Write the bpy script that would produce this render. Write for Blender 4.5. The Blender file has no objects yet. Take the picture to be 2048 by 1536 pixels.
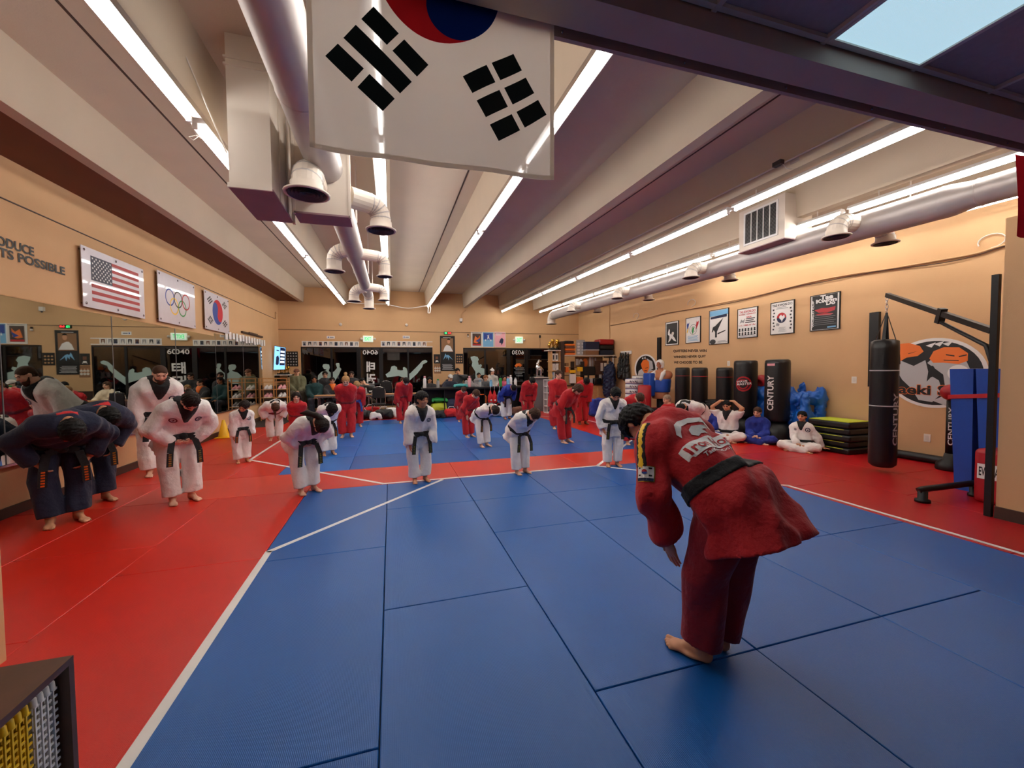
import bpy, bmesh, math, random, time
import numpy as np
from mathutils import Vector, Matrix
from mathutils.bvhtree import BVHTree
random.seed(7); rng = np.random.default_rng(7)
SC = bpy.context.scene
COL = SC.collection
PI = math.pi

# ------------------------------------------------------------------ camera
W, H = 2048, 1536
F_PX, YAW, PITCH, ROLL, CH = 809.53, 0.289852, -0.0367733, -0.0087133, 1.577
_fw = Vector((math.sin(YAW)*math.cos(PITCH), math.cos(YAW)*math.cos(PITCH), math.sin(PITCH)))
_rt = Vector((math.cos(YAW), -math.sin(YAW), 0)); _up = _rt.cross(_fw)
_r2 = math.cos(ROLL)*_rt + math.sin(ROLL)*_up; _u2 = -math.sin(ROLL)*_rt + math.cos(ROLL)*_up
EYE = Vector((0, 0, CH))
cam = bpy.data.objects.new('camera', bpy.data.cameras.new('camera')); COL.objects.link(cam)
cam.data.sensor_width = 36; cam.data.lens = F_PX/W*36; cam.data.clip_start = 0.02; cam.data.clip_end = 200
m = Matrix((_r2, _u2, -_fw)).transposed().to_4x4(); m.translation = EYE
cam.matrix_world = m
SC.camera = cam

# ------------------------------------------------------------------ world, exposure
wd = bpy.data.worlds.new('night'); SC.world = wd; wd.use_nodes = True
wd.node_tree.nodes['Background'].inputs[0].default_value = (0.010, 0.012, 0.018, 1)
wd.node_tree.nodes['Background'].inputs[1].default_value = 0.5
SC.view_settings.view_transform = 'Standard'; SC.view_settings.look = 'None'
SC.view_settings.exposure = 0.65; SC.view_settings.gamma = 1.0; SC.view_settings.use_curve_mapping = False
TUBE = 21.0          # emission of the fluorescent tubes
TROFFER = 0.55        # emission of the prismatic panel

# ------------------------------------------------------------------ pixel -> ray -> plane
def ray(x, y): return (x-W/2)/F_PX*_r2 - (y-H/2)/F_PX*_u2 + _fw
def fl(x, y, z=0.0):
    d = ray(x, y); return EYE + d*((z-CH)/d.z)
def onX(x, y, X):
    d = ray(x, y); return EYE + d*(X/d.x)
def onY(x, y, Y):
    d = ray(x, y); return EYE + d*(Y/d.y)
def V(*a): return Vector(a)

# ------------------------------------------------------------------ materials
def lin(c):
    c = c/255.0
    return c/12.92 if c <= 0.04045 else ((c+0.055)/1.055)**2.4
def rgb(r, g, b): return (lin(r), lin(g), lin(b), 1)
def mat(name, col, rough=0.6, metal=0.0, var=0.0, vscale=6.0, bump=0.0, bscale=40.0, spec=0.5, coat=0.0, emis=None, estr=0.0, sheen=0.0, trans=0.0, wave=None, bdist=.01):
    """principled material; 'var' mottles the colour, 'bump' gives fine relief, 'wave' = (axis, scale, strength) ribs"""
    m = bpy.data.materials.new(name); m.use_nodes = True
    nt = m.node_tree; b = nt.nodes['Principled BSDF']
    b.inputs['Base Color'].default_value = col if len(col) == 4 else rgb(*col)
    col = b.inputs['Base Color'].default_value[:]
    b.inputs['Roughness'].default_value = rough; b.inputs['Metallic'].default_value = metal
    b.inputs['Specular IOR Level'].default_value = spec; b.inputs['Coat Weight'].default_value = coat
    b.inputs['Sheen Weight'].default_value = sheen
    if emis is not None:
        b.inputs['Emission Color'].default_value = emis if len(emis) == 4 else rgb(*emis); b.inputs['Emission Strength'].default_value = estr
    if trans: b.inputs['Transmission Weight'].default_value = trans
    tc = nt.nodes.new('ShaderNodeTexCoord') if (var or bump or wave) else None
    if var:
        n = nt.nodes.new('ShaderNodeTexNoise'); n.inputs['Scale'].default_value = vscale; n.inputs['Detail'].default_value = 5
        nt.links.new(tc.outputs['Object'], n.inputs['Vector'])
        r = nt.nodes.new('ShaderNodeMapRange'); r.inputs[1].default_value = .3; r.inputs[2].default_value = .7
        r.inputs[3].default_value = 1-var; r.inputs[4].default_value = 1+var
        nt.links.new(n.outputs['Fac'], r.inputs[0])
        mx = nt.nodes.new('ShaderNodeVectorMath'); mx.operation = 'SCALE'; mx.inputs[0].default_value = col[:3]
        nt.links.new(r.outputs[0], mx.inputs['Scale']); nt.links.new(mx.outputs[0], b.inputs['Base Color'])
    last = None
    if bump:
        n = nt.nodes.new('ShaderNodeTexNoise'); n.inputs['Scale'].default_value = bscale; n.inputs['Detail'].default_value = 4
        nt.links.new(tc.outputs['Object'], n.inputs['Vector'])
        bp = nt.nodes.new('ShaderNodeBump'); bp.inputs['Strength'].default_value = bump; bp.inputs['Distance'].default_value = bdist
        nt.links.new(n.outputs['Fac'], bp.inputs['Height']); last = bp
    if wave:
        wv = nt.nodes.new('ShaderNodeTexWave'); wv.bands_direction = wave[0]; wv.inputs['Scale'].default_value = wave[1]; wv.inputs['Distortion'].default_value = 0.6
        nt.links.new(tc.outputs['Object'], wv.inputs['Vector'])
        bp = nt.nodes.new('ShaderNodeBump'); bp.inputs['Strength'].default_value = wave[2]; bp.inputs['Distance'].default_value = 0.004
        nt.links.new(wv.outputs['Fac'], bp.inputs['Height'])
        if last: nt.links.new(last.outputs[0], bp.inputs['Normal'])
        last = bp
    if last: nt.links.new(last.outputs[0], b.inputs['Normal'])
    return m
MT = {}
def M_(key, *a, **k):
    MT[key] = mat(key, *a, **k); return MT[key]
M_('wall', (212, 170, 124), .75, var=.03, vscale=1.5, bump=.12, bscale=90)
M_('soffit_paint', (112, 62, 40), .7, var=.04, vscale=2)
M_('ceiling_paint', (206, 190, 168), .8, var=.04, vscale=1.2, bump=.15, bscale=60)
M_('tile', (176, 164, 164), .9, var=.05, vscale=30, bump=.4, bscale=120)
M_('bulk', (186, 166, 154), .7, var=.06, vscale=4)
M_('brown', (66, 46, 36), .5, var=.1, vscale=8)
M_('darkwood', (84, 52, 38), .4, var=.2, vscale=9)
M_('wood', (205, 158, 104), .5, var=.1, vscale=10)
M_('pine', (196, 142, 82), .5, var=.1, vscale=14)
M_('blue_mat', (8, 90, 168), .32, spec=.42, var=.06, vscale=1.6, bump=.10, bscale=160, wave=('X', 42, .22))
M_('blue_mat_worn', (14, 108, 194), .32, spec=.42, var=.06, vscale=1.6, bump=.10, bscale=160, wave=('X', 42, .22))
M_('blue_mat_deep', (10, 82, 160), .32, spec=.42, var=.06, vscale=1.6, bump=.10, bscale=160, wave=('X', 42, .22))
M_('red_mat', (206, 34, 18), .32, spec=.42, var=.05, vscale=1.6, bump=.10, bscale=160, wave=('X', 42, .20))
M_('red_mat_worn', (210, 56, 38), .32, spec=.42, var=.06, vscale=1.6, bump=.10, bscale=160, wave=('X', 42, .20))
M_('red_mat_crimson', (186, 22, 30), .32, spec=.42, var=.05, vscale=1.6, bump=.10, bscale=160, wave=('X', 42, .20))
M_('subfloor', (50, 40, 36), .8)
M_('tape', (236, 234, 230), .45, var=.04, vscale=5)
M_('mirror', (190, 196, 190), .015, metal=1.0)
M_('white', (236, 234, 232), .5)
M_('paper', (238, 236, 232), .6)
M_('offwhite', (222, 214, 204), .5)
M_('black', (14, 14, 15), .45)
M_('black_vinyl', (20, 20, 22), .36, bump=.15, bscale=30)
M_('black_metal', (26, 24, 24), .4, metal=.3)
M_('letter', (22, 18, 16), .5)
M_('gray', (120, 120, 122), .5)
M_('dgray', (60, 60, 62), .5)
M_('lgray', (186, 186, 188), .5)
M_('steel', (200, 200, 204), .25, metal=1.0)
M_('silver', (210, 212, 216), .18, metal=1.0)
M_('chrome', (225, 225, 225), .12, metal=1.0)
M_('gold', (214, 170, 70), .25, metal=.9)
M_('galv', (184, 176, 172), .45, metal=.3, var=.05, vscale=4)
M_('duct_paint', (222, 210, 196), .5, var=.04, vscale=3)
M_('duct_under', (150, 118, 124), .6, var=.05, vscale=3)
M_('tube', (255, 255, 255), .5, emis=(255, 251, 245), estr=TUBE)
M_('red', (190, 22, 30), .5); M_('redvinyl', (172, 24, 34), .4); M_('orange', (240, 120, 40), .5)
M_('blue', (24, 62, 150), .5); M_('navy', (24, 36, 72), .55); M_('bluevinyl', (30, 76, 170), .4, var=.06, vscale=5, bump=.3, bscale=18)
M_('tarp', (20, 96, 190), .3, var=.1, vscale=6, bump=.8, bscale=9)
M_('yellow', (248, 200, 30), .45); M_('lime', (206, 222, 60), .5); M_('green', (36, 150, 70), .5); M_('teal', (70, 170, 170), .5)
M_('pink', (236, 170, 180), .5); M_('lightblue', (120, 180, 220), .5); M_('tan', (196, 150, 104), .6); M_('cork', (150, 110, 76), .7)
M_('flagred', (196, 36, 48), .7); M_('flagblue', (28, 48, 110), .7); M_('usred', (176, 52, 56), .5); M_('usblue', (44, 44, 66), .5)
M_('printgray', (150, 150, 152), .6); M_('printwash', (214, 210, 214), .35, coat=.6, var=.05, vscale=9); M_('acrylic_board', (216, 212, 220), .3, coat=.8, var=.03, vscale=8)
M_('skin_dummy', (176, 112, 76), .5); M_('vinyl_etched', (176, 200, 194), .6); M_('plate', (232, 226, 214), .4)
M_('screenblue', (120, 180, 230), .3, emis=(120, 185, 240), estr=1.1); M_('screendark', (20, 30, 50), .3, emis=(20, 30, 60), estr=.6); M_('screenwhite', (220, 235, 250), .3, emis=(210, 230, 250), estr=1.2)
M_('exitgreen', (30, 170, 90), .4, emis=(40, 200, 110), estr=1.2); M_('exitface', (240, 250, 240), .4, emis=(225, 250, 230), estr=.25)
M_('ledred', (255, 30, 30), .4, emis=(255, 40, 40), estr=3); M_('ledgreen', (40, 255, 110), .4, emis=(50, 255, 120), estr=3)
M_('lens', (190, 225, 235), .35, emis=(186, 222, 236), estr=TROFFER, wave=('X', 60, .5))
M_('clear', (235, 240, 240), .1, trans=.6)

def glass_mat(name, tint, refl):
    m = bpy.data.materials.new(name); m.use_nodes = True; nt = m.node_tree; nt.nodes.clear()
    o = nt.nodes.new('ShaderNodeOutputMaterial'); mx = nt.nodes.new('ShaderNodeMixShader'); g = nt.nodes.new('ShaderNodeBsdfGlossy'); t = nt.nodes.new('ShaderNodeBsdfTransparent')
    g.inputs['Roughness'].default_value = .01; g.inputs['Color'].default_value = (.9, .9, .9, 1); t.inputs['Color'].default_value = rgb(*tint)
    mx.inputs[0].default_value = refl
    nt.links.new(t.outputs[0], mx.inputs[1]); nt.links.new(g.outputs[0], mx.inputs[2]); nt.links.new(mx.outputs[0], o.inputs[0])
    return m
MT['window_glass'] = glass_mat('window_glass', (120, 120, 120), .11)

def cloth_thin(name, col, tr=.42, see=.05):
    """thin hanging cloth: diffuse on both sides, light glows through, a little shows straight through the weave"""
    m = bpy.data.materials.new(name); m.use_nodes = True; nt = m.node_tree; nt.nodes.clear()
    o = nt.nodes.new('ShaderNodeOutputMaterial'); d = nt.nodes.new('ShaderNodeBsdfDiffuse'); t = nt.nodes.new('ShaderNodeBsdfTranslucent'); p = nt.nodes.new('ShaderNodeBsdfTransparent')
    a = nt.nodes.new('ShaderNodeMixShader'); b = nt.nodes.new('ShaderNodeMixShader')
    for n in (d, t): n.inputs['Color'].default_value = rgb(*col)
    a.inputs[0].default_value = tr; b.inputs[0].default_value = see
    nt.links.new(d.outputs[0], a.inputs[1]); nt.links.new(t.outputs[0], a.inputs[2]); nt.links.new(a.outputs[0], b.inputs[1]); nt.links.new(p.outputs[0], b.inputs[2]); nt.links.new(b.outputs[0], o.inputs[0])
    return m
MT['flag_white'] = cloth_thin('flag_white', (244, 234, 220), .42, .03); MT['flag_red'] = cloth_thin('flag_red', (206, 40, 50), .35, .0)
MT['flag_blue'] = cloth_thin('flag_blue', (16, 44, 120), .3, .0); MT['flag_black'] = cloth_thin('flag_black', (34, 40, 40), .2, .0)

# ------------------------------------------------------------------ mesh helpers
ORG = {}     # object name -> world origin of its frame
def link(name, me, mt, parent=None):
    o = bpy.data.objects.new(name, me); COL.objects.link(o)
    for x in (mt if isinstance(mt, (list, tuple)) else [mt]):
        me.materials.append(MT[x] if isinstance(x, str) else x)
    if parent is not None: o.parent = parent; ORG[o.name] = ORG.get(parent.name, Vector())
    else: ORG[o.name] = Vector()
    return o
class Mb:
    """collects shapes given in world coordinates; obj() links them as one mesh object"""
    def __init__(s): s.v = []; s.f = []; s.mi = []; s.sm = []
    def add(s, vs, fs, mi=0, sm=False):
        n = len(s.v); s.v += [tuple(v) for v in vs]; s.f += [tuple(i+n for i in f) for f in fs]; s.mi += [mi]*len(fs); s.sm += [sm]*len(fs); return s
    def hexa(s, p, mi=0):   # p: 8 points, bottom ring 0-3, top ring 4-7
        return s.add(p, [(3, 2, 1, 0), (4, 5, 6, 7), (0, 1, 5, 4), (1, 2, 6, 5), (2, 3, 7, 6), (3, 0, 4, 7)], mi)
    def box(s, x0, x1, y0, y1, z0, z1, mi=0):
        x0, x1 = sorted((x0, x1)); y0, y1 = sorted((y0, y1)); z0, z1 = sorted((z0, z1))
        return s.hexa([(x0, y0, z0), (x1, y0, z0), (x1, y1, z0), (x0, y1, z0), (x0, y0, z1), (x1, y0, z1), (x1, y1, z1), (x0, y1, z1)], mi)
    def obox(s, c, ax, ay, az, mi=0):   # centre and three half-axis vectors
        c = Vector(c); ax = Vector(ax); ay = Vector(ay); az = Vector(az)
        return s.hexa([c+i*ax+j*ay+k*az for k in (-1, 1) for i, j in ((-1, -1), (1, -1), (1, 1), (-1, 1))], mi)
    def rbox(s, x0, x1, y0, y1, z0, z1, r, mi=0, seg=2):    # bevelled box
        bm = bmesh.new(); bmesh.ops.create_cube(bm, size=1)
        for v in bm.verts: v.co = Vector(((x0+x1)/2+v.co.x*(x1-x0), (y0+y1)/2+v.co.y*(y1-y0), (z0+z1)/2+v.co.z*(z1-z0)))
        bmesh.ops.bevel(bm, geom=bm.edges[:], offset=r, segments=seg, profile=.5, affect='EDGES')
        bm.verts.index_update(); n0 = len(s.sm); s.add([v.co for v in bm.verts], [[v.index for v in f.verts] for f in bm.faces], mi, True)
        for i_, f in enumerate(bm.faces): s.sm[n0+i_] = max(map(abs, f.normal)) < .999
        bm.free(); return s
    def tube(s, pts, r, n=10, mi=0, caps=True, sm=True):
        pts = [Vector(p) for p in pts]; rs = r if isinstance(r, (list, tuple)) else [r]*len(pts)
        t0 = (pts[1]-pts[0]).normalized(); a = t0.cross(Vector((0, 0, 1)));
        if a.length < .05: a = t0.cross(Vector((0, 1, 0)))
        a.normalize(); vs = []; k = len(pts)
        for i, p in enumerate(pts):
            t = (pts[min(i+1, k-1)]-pts[max(i-1, 0)]).normalized(); a = (a-t*a.dot(t)); a.normalize(); b = t.cross(a)
            vs += [p+rs[i]*(math.cos(2*PI*j/n)*a+math.sin(2*PI*j/n)*b) for j in range(n)]
        fs = [(i*n+j, i*n+(j+1) % n, (i+1)*n+(j+1) % n, (i+1)*n+j) for i in range(k-1) for j in range(n)]
        s.add(vs, fs, mi, sm)
        if caps: s.add(vs[:n], [tuple(range(n))[::-1]], mi); s.add(vs[-n:], [tuple(range(n))], mi)
        return s
    def lathe(s, c, prof, n=20, mi=0, axis=None, sm=True, close=True):   # prof: (radius, height) along axis (default +z)
        c = Vector(c); ax = Vector(axis).normalized() if axis is not None else Vector((0, 0, 1))
        a = ax.cross(Vector((0, 1, 0)) if abs(ax.y) < .9 else Vector((1, 0, 0))).normalized(); b = ax.cross(a); k = len(prof)
        vs = [c+ax*z+r*(math.cos(2*PI*j/n)*a+math.sin(2*PI*j/n)*b) for r, z in prof for j in range(n)]
        fs = [(i*n+j, i*n+(j+1) % n, (i+1)*n+(j+1) % n, (i+1)*n+j) for i in range(k-1) for j in range(n)]
        if close: fs += [tuple(range(n))[::-1], tuple((k-1)*n+j for j in range(n))]
        s.add(vs, fs, mi, sm); return s
    def sph(s, c, r, n=12, mi=0, sq=(1, 1, 1)):
        c = Vector(c); k = n//2+1
        vs = [c+Vector((r*sq[0]*math.sin(PI*i/(k-1))*math.cos(2*PI*j/n), r*sq[1]*math.sin(PI*i/(k-1))*math.sin(2*PI*j/n), r*sq[2]*math.cos(PI*i/(k-1)))) for i in range(k) for j in range(n)]
        s.add(vs, [(i*n+j, i*n+(j+1) % n, (i+1)*n+(j+1) % n, (i+1)*n+j) for i in range(k-1) for j in range(n)], mi, True); return s
    def plate(s, poly, off, mi=0):   # planar polygon given in 3-D, thickened by the vector off
        poly = [Vector(p) for p in poly]; off = Vector(off); n = len(poly)
        s.add(poly+[p+off for p in poly], [tuple(range(n))[::-1], tuple(range(n, 2*n))]+[(i, (i+1) % n, n+(i+1) % n, n+i) for i in range(n)], mi); return s
    def mesh(s, origin=Vector()):
        me = bpy.data.meshes.new('m'); o = Vector(origin)
        me.from_pydata([(v[0]-o.x, v[1]-o.y, v[2]-o.z) for v in s.v], [], s.f)
        me.polygons.foreach_set('material_index', s.mi); me.polygons.foreach_set('use_smooth', s.sm); me.update(); return me
    def obj(s, name, mt, parent=None, origin=None, fix=True):
        o = Vector(origin) if origin is not None else (ORG.get(parent.name, Vector()) if parent is not None else Vector())
        me = s.mesh(o)
        if fix:
            bm = bmesh.new(); bm.from_mesh(me); bmesh.ops.recalc_face_normals(bm, faces=bm.faces[:]); bm.to_mesh(me); bm.free()
        ob = link(name, me, mt, parent)
        if parent is None and origin is not None: ob.location = o; ORG[ob.name] = o
        return ob
def tag(o, label, cat, group=None, kind=None):
    o['label'] = label; o['category'] = cat
    if group: o['group'] = group
    if kind: o['kind'] = kind
    return o
def struct(o): o['kind'] = 'structure'; return o
def thing(name, label, cat, loc=(0, 0, 0), group=None):
    o = bpy.data.objects.new(name, None); COL.objects.link(o); o.location = loc; o.empty_display_size = .1; ORG[o.name] = Vector(loc)
    return tag(o, label, cat, group)
def dup(root, loc, label=None, rotz=0.0, scale=None):
    r = root.copy(); COL.objects.link(r); r.location = loc; r.rotation_euler = (0, 0, rotz); ORG[r.name] = Vector(loc)
    if scale: r.scale = scale
    if label: r['label'] = label
    for ch in root.children:
        c = ch.copy(); COL.objects.link(c); c.parent = r
        for g in ch.children:
            d = g.copy(); COL.objects.link(d); d.parent = c
    return r
def quad(p00, p10, p11, p01):
    p00, p10, p11, p01 = map(Vector, (p00, p10, p11, p01))
    return lambda u, v: p00*(1-u)*(1-v)+p10*u*(1-v)+p11*u*v+p01*(1-u)*v
def rect(o, ux, uy):
    o, ux, uy = Vector(o), Vector(ux), Vector(uy); return lambda u, v: o+ux*u+uy*v
_tc = {}
def text_data(s, bold=0.0, space=1.0, line=1.0):
    k = (s, bold, space, line)
    if k not in _tc:
        cu = bpy.data.curves.new('t', 'FONT'); cu.body = s; cu.offset = bold; cu.space_character = space; cu.space_line = line; cu.resolution_u = 3; cu.align_x = 'CENTER'
        ob = bpy.data.objects.new('t', cu); COL.objects.link(ob); dg = bpy.context.evaluated_depsgraph_get(); me = ob.evaluated_get(dg).to_mesh()
        vs = np.array([v.co[:2] for v in me.vertices]); fs = [tuple(p.vertices) for p in me.polygons]
        ob.evaluated_get(dg).to_mesh_clear(); bpy.data.objects.remove(ob); bpy.data.curves.remove(cu)
        lo, hi = vs.min(0), vs.max(0); _tc[k] = ((vs-lo)/(hi-lo), fs, (hi-lo))
    return _tc[k]
def text(mb, s, q, off, mi=0, bold=.0, u=(0, 1), v=(0, 1), flip=False, bvh=None, cdir=None, space=1.0, fine=0):
    """lettering laid in the rectangle u x v of the surface q(u, v), raised by off (or dropped on a bvh along cdir)"""
    vs, fs, _ = text_data(s, bold, space)
    if bvh is not None or fine:      # refine so that it follows the surface
        bm = bmesh.new(); bv = [bm.verts.new((x, y, 0)) for x, y in vs]
        for f in fs:
            try: bm.faces.new([bv[i] for i in f])
            except ValueError: pass
        bmesh.ops.subdivide_edges(bm, edges=[e for e in bm.edges if e.calc_length() > .06], cuts=1, use_grid_fill=False)
        bmesh.ops.triangulate(bm, faces=bm.faces[:]); bmesh.ops.subdivide_edges(bm, edges=[e for e in bm.edges if e.calc_length() > .08], cuts=1); bmesh.ops.triangulate(bm, faces=bm.faces[:]); bm.verts.index_update()
        vs = [v_.co[:2] for v_ in bm.verts]; fs = [tuple(x.index for x in f.verts) for f in bm.faces]; bm.free()
    P = []
    for x, y in vs:
        if flip: x = 1-x
        p = q(u[0]+(u[1]-u[0])*x, v[0]+(v[1]-v[0])*y)
        if bvh is not None: p = drop(bvh, p, cdir, off)
        else: p = p+Vector(off)
        P.append(p)
    mb.add(P, fs, mi); return mb
def drop(bvh, p, d, off):
    d = Vector(d).normalized(); h = bvh.ray_cast(p-d*.4, d, 1.2)
    return (h[0]-d*off) if h[0] is not None else p
def flat(mb, pts, q, off, mi=0, bvh=None, cdir=None, fine=0):
    """filled 2-D polygon (u, v) on a surface q"""
    if fine or bvh is not None:
        bm = bmesh.new(); bm.faces.new([bm.verts.new((x, y, 0)) for x, y in pts]); bmesh.ops.triangulate(bm, faces=bm.faces[:])
        for _ in range(4):
            e = [e for e in bm.edges if e.calc_length() > (fine or .1)]
            if not e: break
            bmesh.ops.subdivide_edges(bm, edges=e, cuts=1); bmesh.ops.triangulate(bm, faces=bm.faces[:])
        bm.verts.index_update(); vs = [v.co[:2] for v in bm.verts]; fs = [tuple(x.index for x in f.verts) for f in bm.faces]; bm.free()
    else: vs, fs = pts, [tuple(range(len(pts)))]
    mb.add([(drop(bvh, q(x, y), cdir, off) if bvh is not None else q(x, y)+Vector(off)) for x, y in vs], fs, mi); return mb
def disc(cx, cy, rx, ry=None, n=24, a0=0, a1=2*PI):
    ry = ry or rx; return [(cx+rx*math.cos(a0+(a1-a0)*i/n), cy+ry*math.sin(a0+(a1-a0)*i/n)) for i in range(n + (0 if abs(a1-a0-2*PI) < 1e-6 else 1))]
def ring(mb, cx, cy, r, w, q, off, mi=0, n=28, asp=1.0, **k):
    vs = []; 
    for i in range(n):
        a = 2*PI*i/n
        for rr in (r-w/2, r+w/2): vs.append((cx+rr*math.cos(a), cy+rr*asp*math.sin(a)))
    bv = k.get('bvh'); P = [(drop(bv, q(*p), k['cdir'], off) if bv is not None else q(*p)+Vector(off)) for p in vs]
    mb.add(P, [(2*i, 2*i+1, (2*i+3) % (2*n), (2*i+2) % (2*n)) for i in range(n)], mi); return mb
def rct(x0, y0, x1, y1): return [(x0, y0), (x1, y0), (x1, y1), (x0, y1)]
# ================================================================== ROOM SHELL
XL, XR, YB, YF = -4.07, 8.43, 17.3, -3.6
def zs(Y): return 4.80-0.023*(YB-Y)      # underside of the roof slab (the roof rises towards the windows)
def zb(Y): return 4.22-0.023*(YB-Y)      # underside of the tee stems
fo = struct(Mb().box(XL-.1, XR+.1, YF, YB+.1, -.12, -.026).obj('floor', 'subfloor'))
struct(Mb().box(XL-.15, XL, YF, YB+.1, -.1, 5.0).obj('wall_left', 'wall'))
struct(Mb().box(XR, XR+.15, YF, YB+.1, -.1, 5.0).obj('wall_right', 'wall'))
struct(Mb().box(XL-.1, XR+.1, YF-.15, YF, -.1, 5.0).obj('wall_front', 'wall'))
# back wall with two openings
WZ0, WZ1 = .12, 2.51
wx = [onY(p, 760, YB).x for p in (603, 866, 927, 1112)]
w = Mb()
for x0, x1 in ((XL, wx[0]), (wx[1], wx[2]), (wx[3], XR)): w.box(x0, x1, YB, YB+.15, -.1, 5.0)
for x0, x1 in ((wx[0], wx[1]), (wx[2], wx[3])): w.box(x0, x1, YB, YB+.15, WZ1, 5.0); w.box(x0, x1, YB, YB+.15, -.1, WZ0)
wb = struct(w.obj('wall_back', 'wall'))
Mb().box(XL, XR, YB-.012, YB, 3.155, 3.17).obj('reveal_line', 'brown', wb)
c = Mb(); c.hexa([(XL, YF, zs(YF)), (XR, YF, zs(YF)), (XR, YB, zs(YB)), (XL, YB, zs(YB))]+[(x, y, 5.05) for x, y in ((XL, YF), (XR, YF), (XR, YB), (XL, YB))])
ce = struct(c.obj('ceiling', 'ceiling_paint'))
STEMS = [-3.25+1.585*k for k in range(8)]
for x in STEMS:
    struct(Mb().hexa([(x-.07, 1.68, zb(1.68)), (x+.07, 1.68, zb(1.68)), (x+.07, YB, zb(YB)), (x-.07, YB, zb(YB)),
               (x-.12, 1.68, zs(1.68)+.02), (x+.12, 1.68, zs(1.68)+.02), (x+.12, YB, zs(YB)+.02), (x-.12, YB, zs(YB)+.02)]).obj('beam', 'ceiling_paint'))
for x in (STEMS[0]+STEMS[1], STEMS[2]+STEMS[3]+.9, STEMS[4]+STEMS[5]+.3):   # joints between the precast slabs
    x = x/2; Mb().hexa([(x-.012, 1.7, zs(1.7)-.004), (x+.012, 1.7, zs(1.7)-.004), (x+.012, YB, zs(YB)-.004), (x-.012, YB, zs(YB)-.004), (x-.012, 1.7, zs(1.7)+.01), (x+.012, 1.7, zs(1.7)+.01), (x+.012, YB, zs(YB)+.01), (x-.012, YB, zs(YB)+.01)]).obj('slab_joint', 'brown', ce)
x = STEMS[0]
so = Mb(); so.hexa([(XL, YF, zb(YF)+.02), (x-.071, YF, zb(YF)+.02), (x-.071, YB, zb(YB)+.02), (XL, YB, zb(YB)+.02), (XL, YF, zb(YF)+.12), (x-.071, YF, zb(YF)+.12), (x-.071, YB, zb(YB)+.12), (XL, YB, zb(YB)+.12)])
struct(so.obj('soffit_trim', 'soffit_paint'))
# left wall: groove, baseboard
wl = bpy.data.objects['wall_left']
Mb().box(XL, XL+.012, YF, 16.9, 3.50, 3.512).obj('reveal_line', 'brown', wl)
Mb().tube([(XL+.02, 16.9, 3.51), (XL+.02, 16.9, 3.75), (XL+.02, 17.1, 3.75)], .018, 6).obj('conduit', 'wall', wl)
struct(Mb().box(XL, XL+.03, 2.9, 15.4, 0, .11).obj('baseboard_left', 'brown'))
struct(Mb().box(XR-.03, XR, 2.6, 16.0, 0, .12).obj('baseboard_right', 'black'))
# near partition at the cabinet and return wall beside the black post
pe = fl(13, 1320)
pw = struct(Mb().box(pe.x-.14, pe.x, YF, pe.y, 0, 3.05).obj('wall_partition', 'wall'))
struct(Mb().box(5.957, 8.43, 2.20, 2.533, 0, 3.05).obj('wall_return', 'wall'))
struct(Mb().box(5.99, 8.30, 2.534, 2.555, 0, .12).box(5.935, 5.956, 2.18, 2.534, 0, .12).obj('baseboard_return', 'brown'))
# dropped ceiling over the viewing area with its bulkhead
DZ = 3.05
struct(Mb().box(XL, XR, 1.42, 1.565, 2.965, 4.3).obj('bulkhead_beam', 'bulk'))
tr = struct(Mb().box(XL, XR, 1.63, 1.65, 2.979, 4.3).obj('bulkhead_trim', 'bulk'))
for i in range(18): Mb().sph((-3+i*.62, 1.628, 3.0), .007, 8).obj('screw', 'steel', tr)
dc = struct(Mb().box(XL, XR, YF, 1.42, DZ+.02, DZ+.05).obj('ceiling_dropped', 'tile'))
TX0, TY1 = 1.92, 1.40
tx = [TX0-.61*k for k in range(-10, 11)]
for x in tx:
    if XL < x < XR: Mb().box(x-.012, x+.012, YF, 1.42, DZ, DZ+.019).obj('grid_runner', 'offwhite', dc)
for k in range(5):
    Mb().box(XL, XR, TY1-1.22*k-.012, TY1-1.22*k+.012, DZ+.001, DZ+.0185).obj('grid_runner', 'offwhite', dc)
for k, (i, j) in enumerate(((0, 0), (-5, 0), (4, 0), (0, -2), (-5, -2), (5, -2))):  # first panel is in view; the unseen others are added for their light
    x0 = TX0+.61*i; y1 = TY1+1.22*j
    t = thing('troffer', 'prismatic fluorescent panel in the dropped tile ceiling', 'ceiling light', (x0+.3, y1-.6, DZ), 'panels in the dropped ceiling')
    Mb().box(x0+.016, x0+.594, y1-1.2, y1-.016, DZ+.004, DZ+.014).obj('lens_panel', 'lens', t)
    fr = Mb()
    for a in ((x0+.004, x0+.02, y1-1.216, y1-.004), (x0+.59, x0+.606, y1-1.216, y1-.004), (x0+.02, x0+.59, y1-1.216, y1-1.2), (x0+.02, x0+.59, y1-.02, y1-.004)): fr.box(*a, DZ-.004, DZ+.016)
    fr.obj('frame', 'offwhite', t)

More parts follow.
